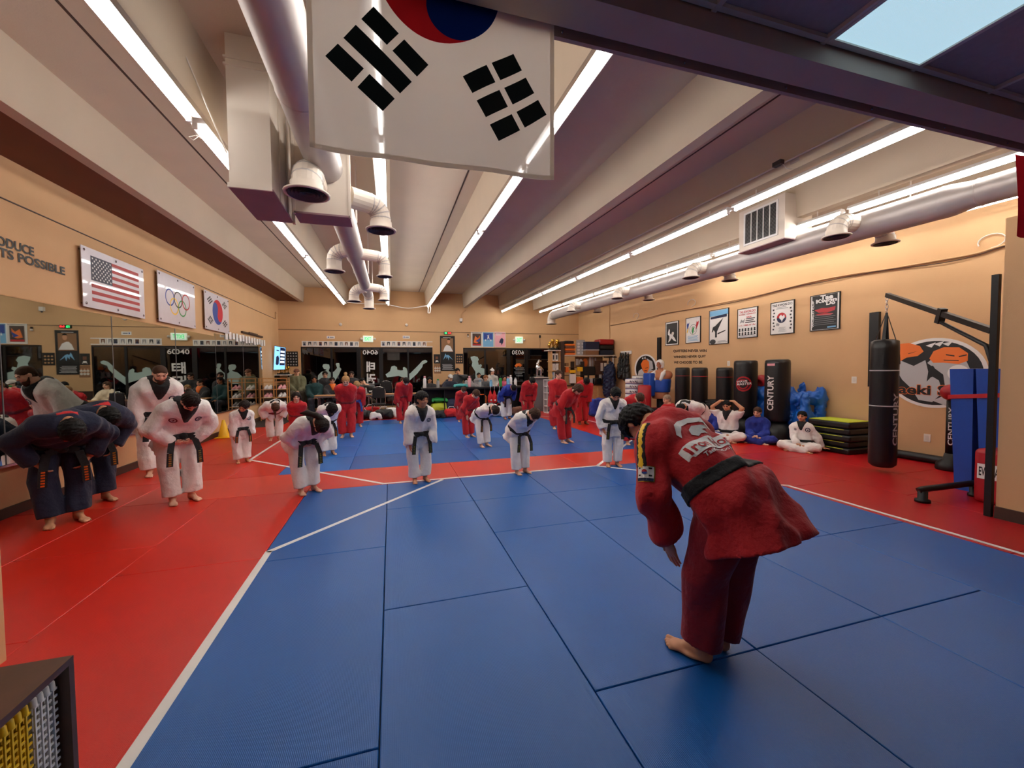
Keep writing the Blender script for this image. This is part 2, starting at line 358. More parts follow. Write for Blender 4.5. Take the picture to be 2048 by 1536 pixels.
# ================================================================== FLOOR MATS
def mesh_mat(w, l, h=.026, g=.004, b=.005):
    mb = Mb(); mb.rbox(g/2, w-g/2, g/2, l-g/2, -h, 0, b, seg=1); return mb.mesh()
_mm = {}
def lay(x0, x1, y0, y1, m):
    if x1-x0 < .05 or y1-y0 < .05: return
    k = (round(x1-x0, 3), round(y1-y0, 3), m)
    if k not in _mm:
        me = mesh_mat(k[0], k[1]); me.materials.append(MT[m]); _mm[k] = me
    o = bpy.data.objects.new('floor_mat', _mm[k]); COL.objects.link(o); o.parent = fo; o.location = (x0, y0, 0)
G = 1.003
GX = [-1.08+G*k for k in range(7)]                    # blue training square near the camera
ends = {0: (-1.3, .73, 1.73, 3.75, 5.82), 1: (-2.3, -.27, 2.74, 3.75, 5.82), 2: (-1.3, .73, 1.73, 3.75, 4.75, 5.82),
        3: (-1.3, 1.73, 3.75, 4.75, 5.82), 4: (-2.3, -.3, 1.73, 2.74, 4.75, 5.82), 5: (-1.3, .73, 2.74, 4.75, 5.82)}
ends[1] = (-2.3, -.27, .73, 2.74, 4.75, 5.82)
for k in range(6):
    e = ends[k]
    for a, b in zip(e[:-1], e[1:]): lay(GX[k], GX[k+1], a, b, 'blue_mat')
rowx = [XL+.02]+[-3.08, -1.08, .92, 2.92, 4.94, 6.94, XR-.01]
for a, b in zip(rowx[:-1], rowx[1:]): lay(a, b, 5.82, 6.86, 'red_mat_worn' if a > -3.5 and a < 4 else 'red_mat')
# red left field
for x0, x1, ys in ((XL+.02, -3.08, (-2, 0, 2.0, 4.0, 5.82)), (-3.08, -2.08, (-1, 1.0, 3.05, 4.4, 5.82)), (-2.08, -1.08, (-2, -.2, 1.8, 3.83, 5.82))):
    for a, b in zip(ys[:-1], ys[1:]): lay(x0, x1, a, b, 'red_mat')
for x0, x1, ys in ((XL+.02, -3.08, (6.86, 8.9, 10.9, 12.9)), (-3.08, -2.34, (6.86, 8.0, 10.0, 12.0, 13.9)), (-2.34, -1.68, (7.9, 9.9, 11.9, 13.9))):
    for a, b in zip(ys[:-1], ys[1:]): lay(x0, x1, a, b, 'red_mat')
lay(-2.34, -1.68, 6.86, 7.9, 'red_mat')
# blue far field
FX = [-1.68, -.67, .385, 1.44, 2.495, 3.55, 4.62]
for k in range(6):
    lay(FX[k], FX[k+1], 6.86, 7.92, 'blue_mat_worn' if k == 0 else 'blue_mat')
    for i, (a, b) in enumerate(((7.92, 9.02), (9.02, 11.1), (11.1, 12.35), (12.35, 13.45))):
        lay(FX[k], FX[k+1], a, b, 'blue_mat_deep' if i == 3 else ('blue_mat_worn' if (k < 4 and i > 0) or k < 2 else 'blue_mat'))
lay(4.62, 5.15, 6.86, 7.7, 'blue_mat')
for a, b in zip(FX[:-1], FX[1:]): lay(a, b, 13.45, 14.5, 'red_mat')
# red field along the right wall
for k, (x0, x1) in enumerate(((GX[6], 6.0), (6.0, 7.05), (7.05, XR-.01))):
    for j in range(4):
        y0 = -2+2.0*j-(k % 2)*.7; lay(x0, x1, y0, min(y0+2.0, 5.82), 'red_mat_crimson' if j*2-2 < 5 else 'red_mat')
        if j == 3 and y0+2 < 5.82: lay(x0, x1, y0+2, 5.82, 'red_mat_crimson')
for k, (x0, x1) in enumerate(((4.62, 6.0), (6.0, 7.05), (7.05, XR-.01))):
    for j in range(4):
        y0 = (7.7 if k == 0 else 6.86)+1.9*j; lay(x0, x1, y0, y0+1.9, 'red_mat')
lay(5.15, 6.0, 6.86, 7.7, 'red_mat')
# bare dark floor beyond the mats is the floor slab itself: raise a thin vinyl sheet there
Mb().box(XL, -2.34, 13.9, YB, -.02, -.004).box(-2.34, 4.62, 14.5, YB, -.02, -.004).box(4.62, XR, 14.46, YB, -.02, -.004).obj('vinyl_sheet', 'subfloor', fo)
Mb().box(XL, -3.08, 12.9, 13.9, -.02, -.004).obj('vinyl_sheet', 'subfloor', fo)
def tape(pts, w=.05):
    mb = Mb()
    for a, b in zip(pts[:-1], pts[1:]):
        a = Vector((*a, 0)); b = Vector((*b, 0)); d = (b-a).normalized(); n = Vector((-d.y, d.x, 0))*w/2; a = a-d*w*.2; b = b+d*w*.2
        z = Vector((0, 0, .0015)); mb.hexa([a-n, b-n, b+n, a+n, a-n+z, b-n+z, b+n+z, a+n+z])
    return mb.obj('tape_line', 'tape', fo)
tape([(-1.055, -2.0), (-1.055, 3.95)], .055); tape([(-1.055, 3.95), (.67, 5.80)]); tape([(-.14, 5.86), (3.17, 5.84)]); tape([(3.17, 5.82), (4.95, 4.10)]); tape([(4.90, 4.15), (5.02, 4.06), (5.02, -2.0)], .05)
tape([(-.14, 5.87), (-2.44, 8.2)]); tape([(-2.44, 8.2), (-2.44, 11.6)]); tape([(-2.44, 11.6), (-.3, 13.9)]); tape([(-.3, 13.9), (3.4, 13.95)]); tape([(3.4, 13.95), (5.71, 11.75)]); tape([(5.71, 11.75), (5.71, 8.4)]); tape([(5.71, 8.4), (3.17, 5.84)])

# ================================================================== MIRROR WALL
mr = thing('wall_mirror', 'long wall mirror of joined panes above the low tan wall strip', 'mirror', (XL, 8, .58))
ys = [2.1, 3.95, 5.78, 7.63, 9.52, 11.4, 13.3, 15.05]
tilt = [0, 0, .0006, -.002, .0035, .001, .002]
for i in range(7):
    y0, y1 = ys[i]+.004, ys[i+1]-.004; t = tilt[i]*(y1-y0)/2
    zt = 2.43 if i < 5 else 2.50
    x = XL+.028
    Mb().hexa([(XL+.004, y0, .58), (x-t, y0, .58), (x+t, y1, .58), (XL+.004, y1, .58), (XL+.004, y0, zt), (x-t, y0, zt), (x+t, y1, zt), (XL+.004, y1, zt)]).obj('mirror_pane', 'mirror', mr)
    if i: Mb().box(XL+.004, XL+.033, ys[i]-.0035, ys[i]+.0035, .58, 2.43).obj('joint_strip', 'gray', mr)
Mb().box(XL+.002, XL+.04, ys[0], ys[-1], .556, .58).obj('bottom_channel', 'steel', mr)
Mb().box(XL+.002, XL+.036, ys[0], 9.5, 2.43, 2.442).obj('top_channel', 'wood', mr)

# ================================================================== STOREFRONT WINDOWS
def storefront(n, x0, x1, mull, doors):
    g = struct(Mb().box(x0, x1, YB+.02, YB+.07, WZ1-.05, WZ1).box(x0, x1, YB+.02, YB+.07, WZ0, WZ0+.08).obj('window_%d' % n, 'black_metal'))
    xs = [x0]+mull+[x1]
    for x in xs: Mb().box(x-.035, x+.035, YB+.015, YB+.075, WZ0, WZ1).obj('window_mullion', 'black_metal', g)
    for a, b in zip(xs[:-1], xs[1:]): Mb().box(a+.035, b-.035, YB+.04, YB+.046, WZ0+.08, WZ1-.05).obj('pane', 'window_glass', g)
    for a, b in doors:
        Mb().box(a+.03, a+.12, YB+.012, YB+.06, WZ0, WZ1-.05).box(b-.12, b-.03, YB+.012, YB+.06, WZ0, WZ1-.05).box(a+.12, b-.12, YB+.012, YB+.06, WZ1-.07, WZ1-.05).obj('door_rail', 'black_metal', g)
        Mb().tube([(a+.12, YB-.03, 1.02), (b-.12, YB-.03, 1.02)], .018, 8).obj('push_bar', 'dgray', g)
    return g
px = lambda p: onY(p, 760, YB).x
g1 = storefront(1, wx[0], wx[1], [px(664), px(716), px(765), px(817)], [(px(716), px(765))])
g2 = storefront(2, wx[2], wx[3], [px(971), px(1016), px(1055)], [(px(1016), px(1055))])
# dark street outside with a parked car's worth of dim shapes
struct(Mb().box(-20, 25, YB+.3, YB+30, -.15, -.05).obj('ground_outside', 'subfloor'))
def vinyl(g, name, pts, m='vinyl_etched'):
    P = [onY(a, b, YB+.036) for a, b in pts]; mb = Mb(); mb.add(P, [tuple(range(len(P)))]); 
    bm = bmesh.new(); me = mb.mesh(); bm.from_mesh(me); bmesh.ops.triangulate(bm, faces=bm.faces[:]); bm.to_mesh(me); bm.free()
    return link(name, me, m, g)
def Z(x0, y0, s, pts): return [(x0+a/s, y0+b/s) for a, b in pts]
s = 6.827
vinyl(g1, 'window_decal', Z(500, 560, s, [(930, 1300), (975, 1255), (1035, 1235), (1045, 1222), (1010, 1215), (990, 1180), (1000, 1150), (1040, 1145), (1080, 1155), (1090, 1195), (1075, 1240), (1095, 1260), (1135, 1255), (1150, 1245), (1190, 1200), (1170, 1150), (1180, 1133), (1218, 1135), (1225, 1165), (1222, 1190), (1248, 1215), (1215, 1290), (1180, 1345), (1150, 1400), (920, 1400)]))
vinyl(g1, 'window_decal', Z(780, 560, s, [(10, 1210), (20, 1180), (60, 1170), (95, 1190), (100, 1225), (150, 1235), (180, 1230), (175, 1200), (190, 1185), (225, 1205), (240, 1250), (270, 1280), (400, 1150), (440, 1105), (480, 1090), (510, 1105), (505, 1125), (450, 1150), (440, 1190), (370, 1280), (270, 1370), (230, 1345), (120, 1310), (30, 1320), (-40, 1330), (-60, 1290), (0, 1245)]))
vinyl(g2, 'window_decal', Z(780, 560, s, [(1100, 1050), (1150, 1038), (1195, 1050), (1215, 1085), (1200, 1110), (1212, 1160), (1245, 1150), (1255, 1175), (1235, 1195), (1300, 1215), (1305, 1290), (1240, 1300), (1190, 1420), (1170, 1420), (1165, 1250), (1115, 1170), (1125, 1120), (1105, 1080)]))
def wtext(g, s_, x0, x1, y0, y1, m='white', flip=True, bold=0.0):
    q = quad(onY(x0, y1, YB+.034), onY(x1, y1, YB+.034), onY(x1, y0, YB+.034), onY(x0, y0, YB+.034)); mb = Mb(); text(mb, s_, q, (0, 0, 0), flip=flip, bold=bold); return mb.obj('window_lettering', m, g)
wtext(g1, '6040', 725.5, 755.5, 700, 709, bold=.01); wtext(g2, '6030', 1024, 1047.5, 700.5, 709, bold=.01)
for k, (a, b, c_, d) in enumerate(((733, 750, 723, 744), (733, 752, 747, 770), (736, 752, 772, 792))): wtext(g1, '태권도'[k], a, b, c_, d, bold=.03)
m_ = Mb()
for y, a, b in ((735.5, 1028, 1048), (739, 1031, 1050), (743.5, 1029, 1049), (747, 1030, 1044), (751, 1032, 1046)):
    q = quad(onY(a, y+1.3, YB+.034), onY(b, y+1.3, YB+.034), onY(b, y, YB+.034), onY(a, y, YB+.034)); flat(m_, rct(0, 0, 1, 1), q, (0, 0, 0))
m_.obj('window_lettering', 'lgray', g2)
vinyl(g2, 'window_decal', [(1029, 732), (1033, 727), (1040, 726.5), (1044, 730), (1041, 734), (1036, 732), (1033, 735)], 'orange')
m_ = Mb()
for a, b, y in ((726, 742, 697.5), (745, 760, 697.5)):
    q = quad(onY(a, y+1, YB+.034), onY(b, y+1, YB+.034), onY(b, y, YB+.034), onY(a, y, YB+.034)); flat(m_, rct(0, 0, 1, 1), q, (0, 0, 0))
m_.obj('window_lettering', 'lgray', g1)

# ================================================================== STRIP LIGHTS
def strip_row(x, runs, label, group, dx=0.0, drop_=.05, hang=0.0):
    """8-foot fluorescent strips along y fixed under (or hung from) a tee stem"""
    for y0, y1 in runs:
        za, zc = zb(y0)-drop_-hang, zb(y1)-drop_-hang; ym = (y0+y1)/2
        t = thing('strip_light', label, 'light', (x, ym, zb(ym)-hang), group)
        Mb().hexa([(x-.065, y0, za), (x+.065, y0, za), (x+.065, y1, zc), (x-.065, y1, zc), (x-.035, y0, za+.045), (x+.035, y0, za+.045), (x+.035, y1, zc+.045), (x-.035, y1, zc+.045)]).obj('housing', 'white', t)
        for s_ in (dx-.0, ) if not hang else (0.0,):
            Mb().tube([(x+s_, y0+.03, za-.034), (x+s_, y1-.03, zc-.034)], .019, 10).obj('tube', 'tube', t)
        for yy, zz in ((y0+.015, za), (y1-.015, zc)): Mb().box(x+dx-.02, x+dx+.02, yy-.012, yy+.012, zz-.052, zz+.003).obj('lamp_holder', 'white', t)
        if hang:
            for f in (.15, .85):
                yy = y0+(y1-y0)*f; Mb().box(x-.008, x+.008, yy-.004, yy+.004, zb(yy)-drop_-hang+.04, zb(yy)+.002).obj('hanger', 'offwhite', t)
def runs(y0, n, l=2.40, gap=.09): return [(y0+k*(l+gap), y0+k*(l+gap)+l) for k in range(n)]
strip_row(STEMS[1], runs(2.0, 6), 'fluorescent strip light along the beam beside the tall box duct', 'strip lights beside the box duct', -.03)
strip_row(STEMS[2], runs(1.75, 6), 'fluorescent strip light along the beam crossing behind the hanging white flag', 'strip lights behind the flag', .03)
strip_row(STEMS[3], runs(1.9, 6), 'fluorescent strip light on the wide pale reflector under the middle beam', 'strip lights under the middle beam', -.03)
strip_row(STEMS[5], runs(2.25, 6), 'fluorescent strip light hung in the long row passing in front of the louvred air box', 'strip lights before the louvred box', 0, hang=.06)
strip_row(STEMS[6], runs(1.8, 6), 'fluorescent strip light hung in the row just above the long round duct', 'strip lights above the round duct', 0, hang=.08)
strip_row(STEMS[7], runs(1.8, 3), 'fluorescent strip light between the long round duct and the tan wall', 'strip lights by the poster wall', 0, hang=.05)
# cable loops and junction boxes on the beams
def cable(pts, r, label, m='offwhite', name='cable', cat='cable', n=8):
    pts = [Vector(p) for p in pts]; out = []
    for i in range(len(pts)-1):
        p0, p1, p2, p3 = pts[max(i-1, 0)], pts[i], pts[i+1], pts[min(i+2, len(pts)-1)]
        for k in range(6):
            t = k/6; out.append(.5*((2*p1)+(-p0+p2)*t+(2*p0-5*p1+4*p2-p3)*t*t+(-p0+3*p1-3*p2+p3)*t**3))
    out.append(pts[-1]); return tag(Mb().tube(out, r, n).obj(name, m), label, cat)
j = onX(395, 235, STEMS[1]-.1)
jb = thing('junction_box', 'pale junction box with a coiled cable beside the tall box duct', 'junction box', (STEMS[1], j.y, j.z))
Mb().rbox(STEMS[1]-.22, STEMS[1]-.08, j.y-.16, j.y-.06, j.z+.02, j.z+.12, .01).obj('box', 'offwhite', jb)
Mb().rbox(STEMS[1]-.09, STEMS[1]-.02, j.y-.05, j.y+.02, j.z-.02, j.z+.06, .01).obj('camera_body', 'white', jb)
co = Mb()
for k in range(4): co.tube([(STEMS[1]-.08+.075*math.cos(a*PI/8)*(1+.06*k), j.y+.03+.02*k, j.z-.06+.085*math.sin(a*PI/8)*(1+.05*k)) for a in range(17)], .005, 6)
co.tube([(STEMS[1]-.1, j.y+.05, j.z-.14), (STEMS[1]-.16, j.y+.05, j.z-.2), (STEMS[1]-.2, j.y+.05, j.z-.17), (STEMS[1]-.14, j.y+.05, j.z-.15), (STEMS[1]-.03, j.y+.05, j.z-.17), (STEMS[1]+.01, j.y+.05, j.z-.2), (STEMS[1]-.03, j.y+.05, j.z-.22), (STEMS[1]-.1, j.y+.05, j.z-.14)], .003, 5)
co.obj('coil', 'offwhite', jb)
cable([(STEMS[1]+.1, 16.6, zb(16.6)-.03), (-1.0, 16.65, zb(16.6)-.06), (STEMS[2], 16.7, zb(16.6)-.03)], .012, 'thin cable strung between two far strip lights by the windows')
cable([(STEMS[2], 16.7, zb(16.6)-.05), (.7, 16.7, zb(16.6)-.17), (STEMS[3], 16.7, zb(16.6)-.04), (STEMS[3]+.05, 16.7, zb(16.7)-.3), (STEMS[3]-.03, 16.7, zb(16.7)-.32), (STEMS[3], 16.7, zb(16.7)-.06)], .016, 'drooping pale cable that ends in a loop below the middle beam')
p = onX(1580, 325, STEMS[5]-.1)
sc = thing('security_camera', 'small camera with a junction box on the beam above the louvred box', 'camera', p)
Mb().rbox(p.x+.02, p.x+.10, p.y-.10, p.y+.02, p.z-.02, p.z+.1, .008).obj('box', 'galv', sc)
Mb().obox((p.x-.04, p.y+.12, p.z+.04), (.03, .0, 0), (0, .055, .0), (0, 0, .025)).obj('camera_body', 'dgray', sc)
Mb().tube([(p.x-.02, p.y+.08, p.z+.02), (p.x, p.y+.04, p.z-.05), (p.x+.03, p.y, p.z-.07), (p.x+.05, p.y-.03, p.z)], .006, 6).obj('lead', 'offwhite', sc)
cd = Mb().tube([(STEMS[5]-.1, 2.0, zb(2.0)+.12), (STEMS[5]-.1, YB, zb(YB)+.12)], .012, 6)
tag(cd.obj('conduit', 'offwhite'), 'thin metal conduit running along the beam over the louvred box', 'conduit')

# ================================================================== DUCTS
def diffuser(t, c, r, m='duct_paint'):
    """round ceiling diffuser: neck, flange and nested cones; c = centre of the flange"""
    d = Mb().lathe(c, [(r*.70, .10), (r*.72, .03), (r, .012), (r, .0), (r*.9, -.006), (r*.86, .01)], 24, close=False).obj('diffuser', m, t)
    g = Mb()
    for k in (.72, .56, .40, .24): g.lathe(c, [(r*k, .03), (r*(k+.12), .0), (r*(k+.12), -.006), (r*k, .024)], 24, close=False)
    g.lathe(c, [(r*.70, .034), (.001, .034)], 24, close=False)
    g.obj('louver_cone', 'dgray', d)
def elbow(t, a, b, r, c, name='elbow'):
    """segmented branch from point a, turning at b, down to c"""
    a, b, c = Vector(a), Vector(b), Vector(c); pts = [a]
    u = (a-b).normalized(); w_ = (c-b).normalized(); R = r*1.25
    for k in range(5):
        th = k/4*PI/2; pts.append(b+u*R*(1-math.sin(th))+w_*R*(1-math.cos(th)))
    pts.append(c); o = Mb().tube(pts, r, 18, sm=False).obj(name, 'duct_paint', t)
    s_ = Mb()
    for k in (1, 2, 3, 4, 5):
        d = (pts[min(k+1, len(pts)-1)]-pts[k-1]).normalized(); s_.lathe(pts[k], [(r*1.0, -.008), (r*1.035, 0), (r*1.0, .008)], 18, axis=d, close=False)
    s_.obj('seam', 'galv', o)
DXL, DZL, DR = -.61, 3.67, .17
dl = thing('round_duct', 'painted round air duct with side outlets running past the white hanging flag', 'duct', (DXL, 7, 4.3))
Mb().tube([(DXL, .9+.0, DZL), (DXL, 4.62, DZL)], DR, 24).obj('main_pipe', 'galv', dl)
for y in (2.2, 3.4): Mb().lathe((DXL, y, DZL), [(DR, -.012), (DR*1.03, 0), (DR, .012)], 24, axis=(0, 1, 0), close=False).obj('seam', 'galv', dl)
def spiral(x, z, r, y0, y1, dz=0.0, pitch=.085):
    mb = Mb(); n = 22; k = int((y1-y0)/pitch*2)
    vs = []; rr = []
    for i in range(k+1):
        y = y0+(y1-y0)*i/k; rr = r*(1.0 if i % 2 else 1.018); vs += [(x+rr*math.cos(2*PI*j/n), y, z+dz*(y-y0)+rr*math.sin(2*PI*j/n)) for j in range(n)]
    mb.add(vs, [(i*n+j, i*n+(j+1) % n, (i+1)*n+(j+1) % n, (i+1)*n+j) for i in range(k) for j in range(n)], 0, True)
    mb.add(vs[-n:], [tuple(range(n))]); return mb
spiral(DXL+.03, DZL-.05, .155, 4.88, 8.0, .012).obj('spiral_pipe', 'galv', dl)
spiral(DXL+.03, DZL-.01, .13, 8.0, 11.95, .012).obj('spiral_pipe', 'galv', dl)
bx = Mb().box(-.90, -.39, 4.60, 4.88, 3.19, 4.05)
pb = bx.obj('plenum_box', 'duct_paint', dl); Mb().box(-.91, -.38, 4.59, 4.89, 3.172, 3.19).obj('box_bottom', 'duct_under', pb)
Mb().box(-.395, -.37, 4.59, 4.62, 3.17, 4.06).box(-.92, -.895, 4.59, 4.62, 3.17, 4.06).obj('corner_angle', 'duct_paint', pb)
elbow(dl, (-.72, 4.62, 3.46), (-.72, 4.22, 3.46), .13, (-.72, 4.22, 3.27)); diffuser(dl, (-.72, 4.22, 3.22), .2)
elbow(dl, (-.40, 4.75, 3.45), (-.08, 4.95, 3.45), .11, (-.08, 4.95, 3.22)); diffuser(dl, (-.08, 4.95, 3.18), .17)
for (sx, yy, zz, r) in ((-.9, 7.6, 3.28, .12), (-.08, 7.8, 3.28, .1), (-.86, 11.0, 3.32, .12), (-.14, 10.8, 3.34, .1)):
    elbow(dl, (DXL+.03, yy-.12, DZL-.02), (sx, yy, 3.62), r, (sx, yy, zz+.04)); diffuser(dl, (sx, yy, zz), r*1.45)
elbow(dl, (DXL+.03, 11.9, DZL+.02), (DXL+.05, 12.2, DZL+.02), .125, (DXL+.05, 12.2, 3.36)); diffuser(dl, (DXL+.05, 12.2, 3.32), .17)
for y in (6.2, 9.4, 11.5): Mb().box(DXL-.13, DXL-.11, y, y+.02, DZL, zs(y)).obj('hanger_strap', 'offwhite', dl); Mb().box(DXL+.17, DXL+.19, y, y+.02, DZL, zs(y)).obj('hanger_strap', 'offwhite', dl)
bd = thing('box_duct', 'tall rectangular painted duct dropping from the ceiling beside a strip light', 'duct', (-1.15, 4.5, 4.4))
b_ = Mb().box(-1.32, -.99, 4.14, 4.94, 3.20, zs(4.5)+.03).obj('duct_body', 'duct_paint', bd)
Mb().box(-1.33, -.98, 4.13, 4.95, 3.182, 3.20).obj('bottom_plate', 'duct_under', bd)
fr = Mb()
for z in (4.22, 4.28): fr.box(-1.335, -.975, 4.125, 4.955, z, z+.018)
for y in (4.4, 4.7): fr.box(-.99, -.978, y, y+.02, 3.2, 4.4)
fr.box(-.99, -.96, 4.915, 4.955, 3.17, 4.45).box(-1.33, -.985, 4.12, 4.14, 3.18, 3.22)
fr.obj('flange', 'duct_paint', b_)
Mb().tube([(-1.68, 4.0, zs(4)), (-1.35, 4.2, 3.5)], .006, 6).obj('stay_wire', 'offwhite', bd)
# right duct
DXR, DZR, RR = 6.35, 3.53, .185
sl = .02
dr = thing('round_duct', 'long round metal duct with downward outlets below the poster-wall strip lights', 'duct', (DXR, 8, 4.2))
def zr(y): return DZR+sl*(y-4)
Mb().tube([(DXR, 1.7, zr(1.7)), (DXR, 2.95, zr(2.95)), (DXR, 3.15, zr(3.1)), (DXR, 15.2, zr(15.2))], [.15, .15, RR, RR], 26).obj('main_pipe', 'galv', dr)
for y in (2.9, 3.2, 5.9, 8.2, 10.6, 13): Mb().lathe((DXR, y, zr(y)), [(RR*.98, -.012), (RR*1.02 if y > 3.1 else .155, 0), (RR*.98, .012)] if y > 3.1 else [(.15, -.01), (.156, 0), (.15, .01)], 26, axis=(0, 1, 0), close=False).obj('seam', 'galv', dr)
for yy in (4.1, 6.9, 9.7, 12.6):
    z = zr(yy); elbow(dr, (DXR-.1, yy, z+.02), (DXR-.48, yy, z+.02), .115, (DXR-.48, yy, z-.14)); diffuser(dr, (DXR-.48, yy, z-.19), .17)
    if yy < 13: elbow(dr, (DXR+.1, yy+.02, z-.0), (DXR+.52, yy+.02, z), .105, (DXR+.52, yy+.02, z-.14)); diffuser(dr, (DXR+.52, yy+.02, z-.19), .16)
elbow(dr, (DXR, 15.1, zr(15.1)), (DXR, 15.55, zr(15.2)), .16, (DXR, 15.55, zr(15.2)-.3)); diffuser(dr, (DXR, 15.55, zr(15.2)-.34), .22)
for y in (3.6, 6.0, 8.4, 10.8, 13.2): Mb().box(DXR+.088, DXR+.112, y, y+.004, zr(y)+RR-.06, zs(y)-.005).obj('hanger_strap', 'offwhite', dr)
lb = thing('louvred_box', 'square sheet-metal air box with a white louvred grille on the round duct', 'air vent', (6.2, 5.4, 4.4))
Mb().box(5.95, 6.52, 4.93, 5.80, 3.60, 4.30).obj('box', 'duct_paint', lb)
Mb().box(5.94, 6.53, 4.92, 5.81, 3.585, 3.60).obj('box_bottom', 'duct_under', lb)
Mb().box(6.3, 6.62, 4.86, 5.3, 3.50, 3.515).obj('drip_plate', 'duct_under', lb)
gr = Mb(); 
for a in ((5.04, 5.07, 3.68, 4.24), (5.66, 5.69, 3.68, 4.24), (5.07, 5.66, 3.68, 3.71), (5.07, 5.66, 4.21, 4.24)): gr.box(5.935, 5.95, a[0], a[1], a[2], a[3])
for k in range(1, 5): y = 5.07+.118*k; gr.box(5.936, 5.95, y-.007, y+.007, 3.71, 4.21)
go = gr.obj('grille_frame', 'white', lb)
Mb().box(5.947, 5.9505, 5.07, 5.66, 3.71, 4.21).obj('grille_back', 'black', lb)
lv = Mb()
for k in range(22):
    z = 3.72+.0225*k; lv.hexa([(5.94, 5.07, z), (5.948, 5.07, z+.010), (5.948, 5.66, z+.010), (5.94, 5.66, z), (5.94, 5.07, z+.003), (5.948, 5.07, z+.013), (5.948, 5.66, z+.013), (5.94, 5.66, z+.003)])
lv.obj('louver', 'gray', lb)
# ================================================================== PEOPLE
class Sdf:
    """union of rounded cones and ellipsoids on a voxel grid, turned into one smooth closed mesh"""
    def __init__(s): s.ops = []
    def cone(s, a, b, ra, rb, k=.03): s.ops.append(('c', np.array(a, float), np.array(b, float), ra, rb, k)); return s
    def chain(s, pts, rs, k=.03):
        for i in range(len(pts)-1): s.cone(pts[i], pts[i+1], rs[i], rs[i+1], k)
        return s
    def ell(s, c, R, r, k=.02, sub=False): s.ops.append(('e', np.array(c, float), np.array(R, float), np.array(r, float), k, sub)); return s
    def cut(s, p, n): s.ops.append(('p', np.array(p, float), np.array(n, float)/np.linalg.norm(n))); return s
    def fold(s, amp, wl, seed=0, zs_=1.0): s.ops.append(('n', amp, wl, seed, zs_)); return s
    def fn(s, f): s.ops.append(('f', f)); return s
    def eval(s, h):
        lo = np.full(3, 1e9); hi = -lo
        for o in s.ops:
            if o[0] == 'c':
                for q, r in ((o[1], o[3]), (o[2], o[4])): lo = np.minimum(lo, q-r); hi = np.maximum(hi, q+r)
            elif o[0] == 'e' and not o[5]: r = max(o[3]); lo = np.minimum(lo, o[1]-r); hi = np.maximum(hi, o[1]+r)
        lo -= 4*h; hi += 4*h; n = np.ceil((hi-lo)/h).astype(int)+1
        ax = [lo[i]+h*np.arange(n[i]) for i in range(3)]; D = np.full(n, .5, np.float32)
        X, Y, Z_ = (ax[0][:, None, None], ax[1][None, :, None], ax[2][None, None, :])
        for o in s.ops:
            if o[0] in 'ce':
                if o[0] == 'c': a = np.minimum(o[1]-o[3], o[2]-o[4]); b = np.maximum(o[1]+o[3], o[2]+o[4]); k = o[5]
                else: r = max(o[3]); a = o[1]-r; b = o[1]+r; k = o[4]
                m_ = k+3*h; i0 = np.clip(((a-m_-lo)/h).astype(int), 0, n); i1 = np.clip(((b+m_-lo)/h).astype(int)+2, 0, n)
                sl_ = tuple(slice(i0[i], i1[i]) for i in range(3))
                x, y, z = ax[0][sl_[0]][:, None, None], ax[1][sl_[1]][None, :, None], ax[2][sl_[2]][None, None, :]
                if o[0] == 'c':
                    ba = o[2]-o[1]; L2 = max(ba@ba, 1e-9); px_, py_, pz_ = x-o[1][0], y-o[1][1], z-o[1][2]
                    t = np.clip((px_*ba[0]+py_*ba[1]+pz_*ba[2])/L2, 0, 1)
                    d = np.sqrt((px_-t*ba[0])**2+(py_-t*ba[1])**2+(pz_-t*ba[2])**2)-(o[3]+(o[4]-o[3])*t)
                else:
                    px_, py_, pz_ = x-o[1][0], y-o[1][1], z-o[1][2]; q = [(R_[0]*px_+R_[1]*py_+R_[2]*pz_) for R_ in o[2]]
                    k0 = np.sqrt(sum((q[i]/o[3][i])**2 for i in range(3))); k1 = np.sqrt(sum((q[i]/o[3][i]**2)**2 for i in range(3)))+1e-9; d = k0*(k0-1)/k1
                v = D[sl_]
                if o[0] == 'e' and o[5]: hh = np.maximum(k-np.abs(v+d), 0)/k; D[sl_] = np.maximum(v, -d)+hh*hh*k*.25
                else: hh = np.maximum(k-np.abs(v-d), 0)/k; D[sl_] = np.minimum(v, d)-hh*hh*k*.25
            elif o[0] == 'p': D = np.maximum(D, ((X-o[1][0])*o[2][0]+(Y-o[1][1])*o[2][1]+(Z_-o[1][2])*o[2][2])).astype(np.float32)
            elif o[0] == 'n':
                g = np.random.default_rng(o[3]); acc = 0; Zn = Z_*o[4]
                for q in range(4):
                    a = g.normal(size=3); a /= np.linalg.norm(a); b = g.normal(size=3); b /= np.linalg.norm(b); w_ = 2*PI/(o[2]*g.uniform(.7, 1.5))
                    acc = acc+np.sin(w_*(X*a[0]+Y*a[1]+Zn*a[2])+g.uniform(0, 6)+1.5*np.sin(.5*w_*(X*b[0]+Y*b[1]+Zn*b[2])))
                D = (D+o[1]*.5*acc).astype(np.float32)
            elif o[0] == 'f': D = o[1](D, X, Y, Z_).astype(np.float32)
        return D, lo, h
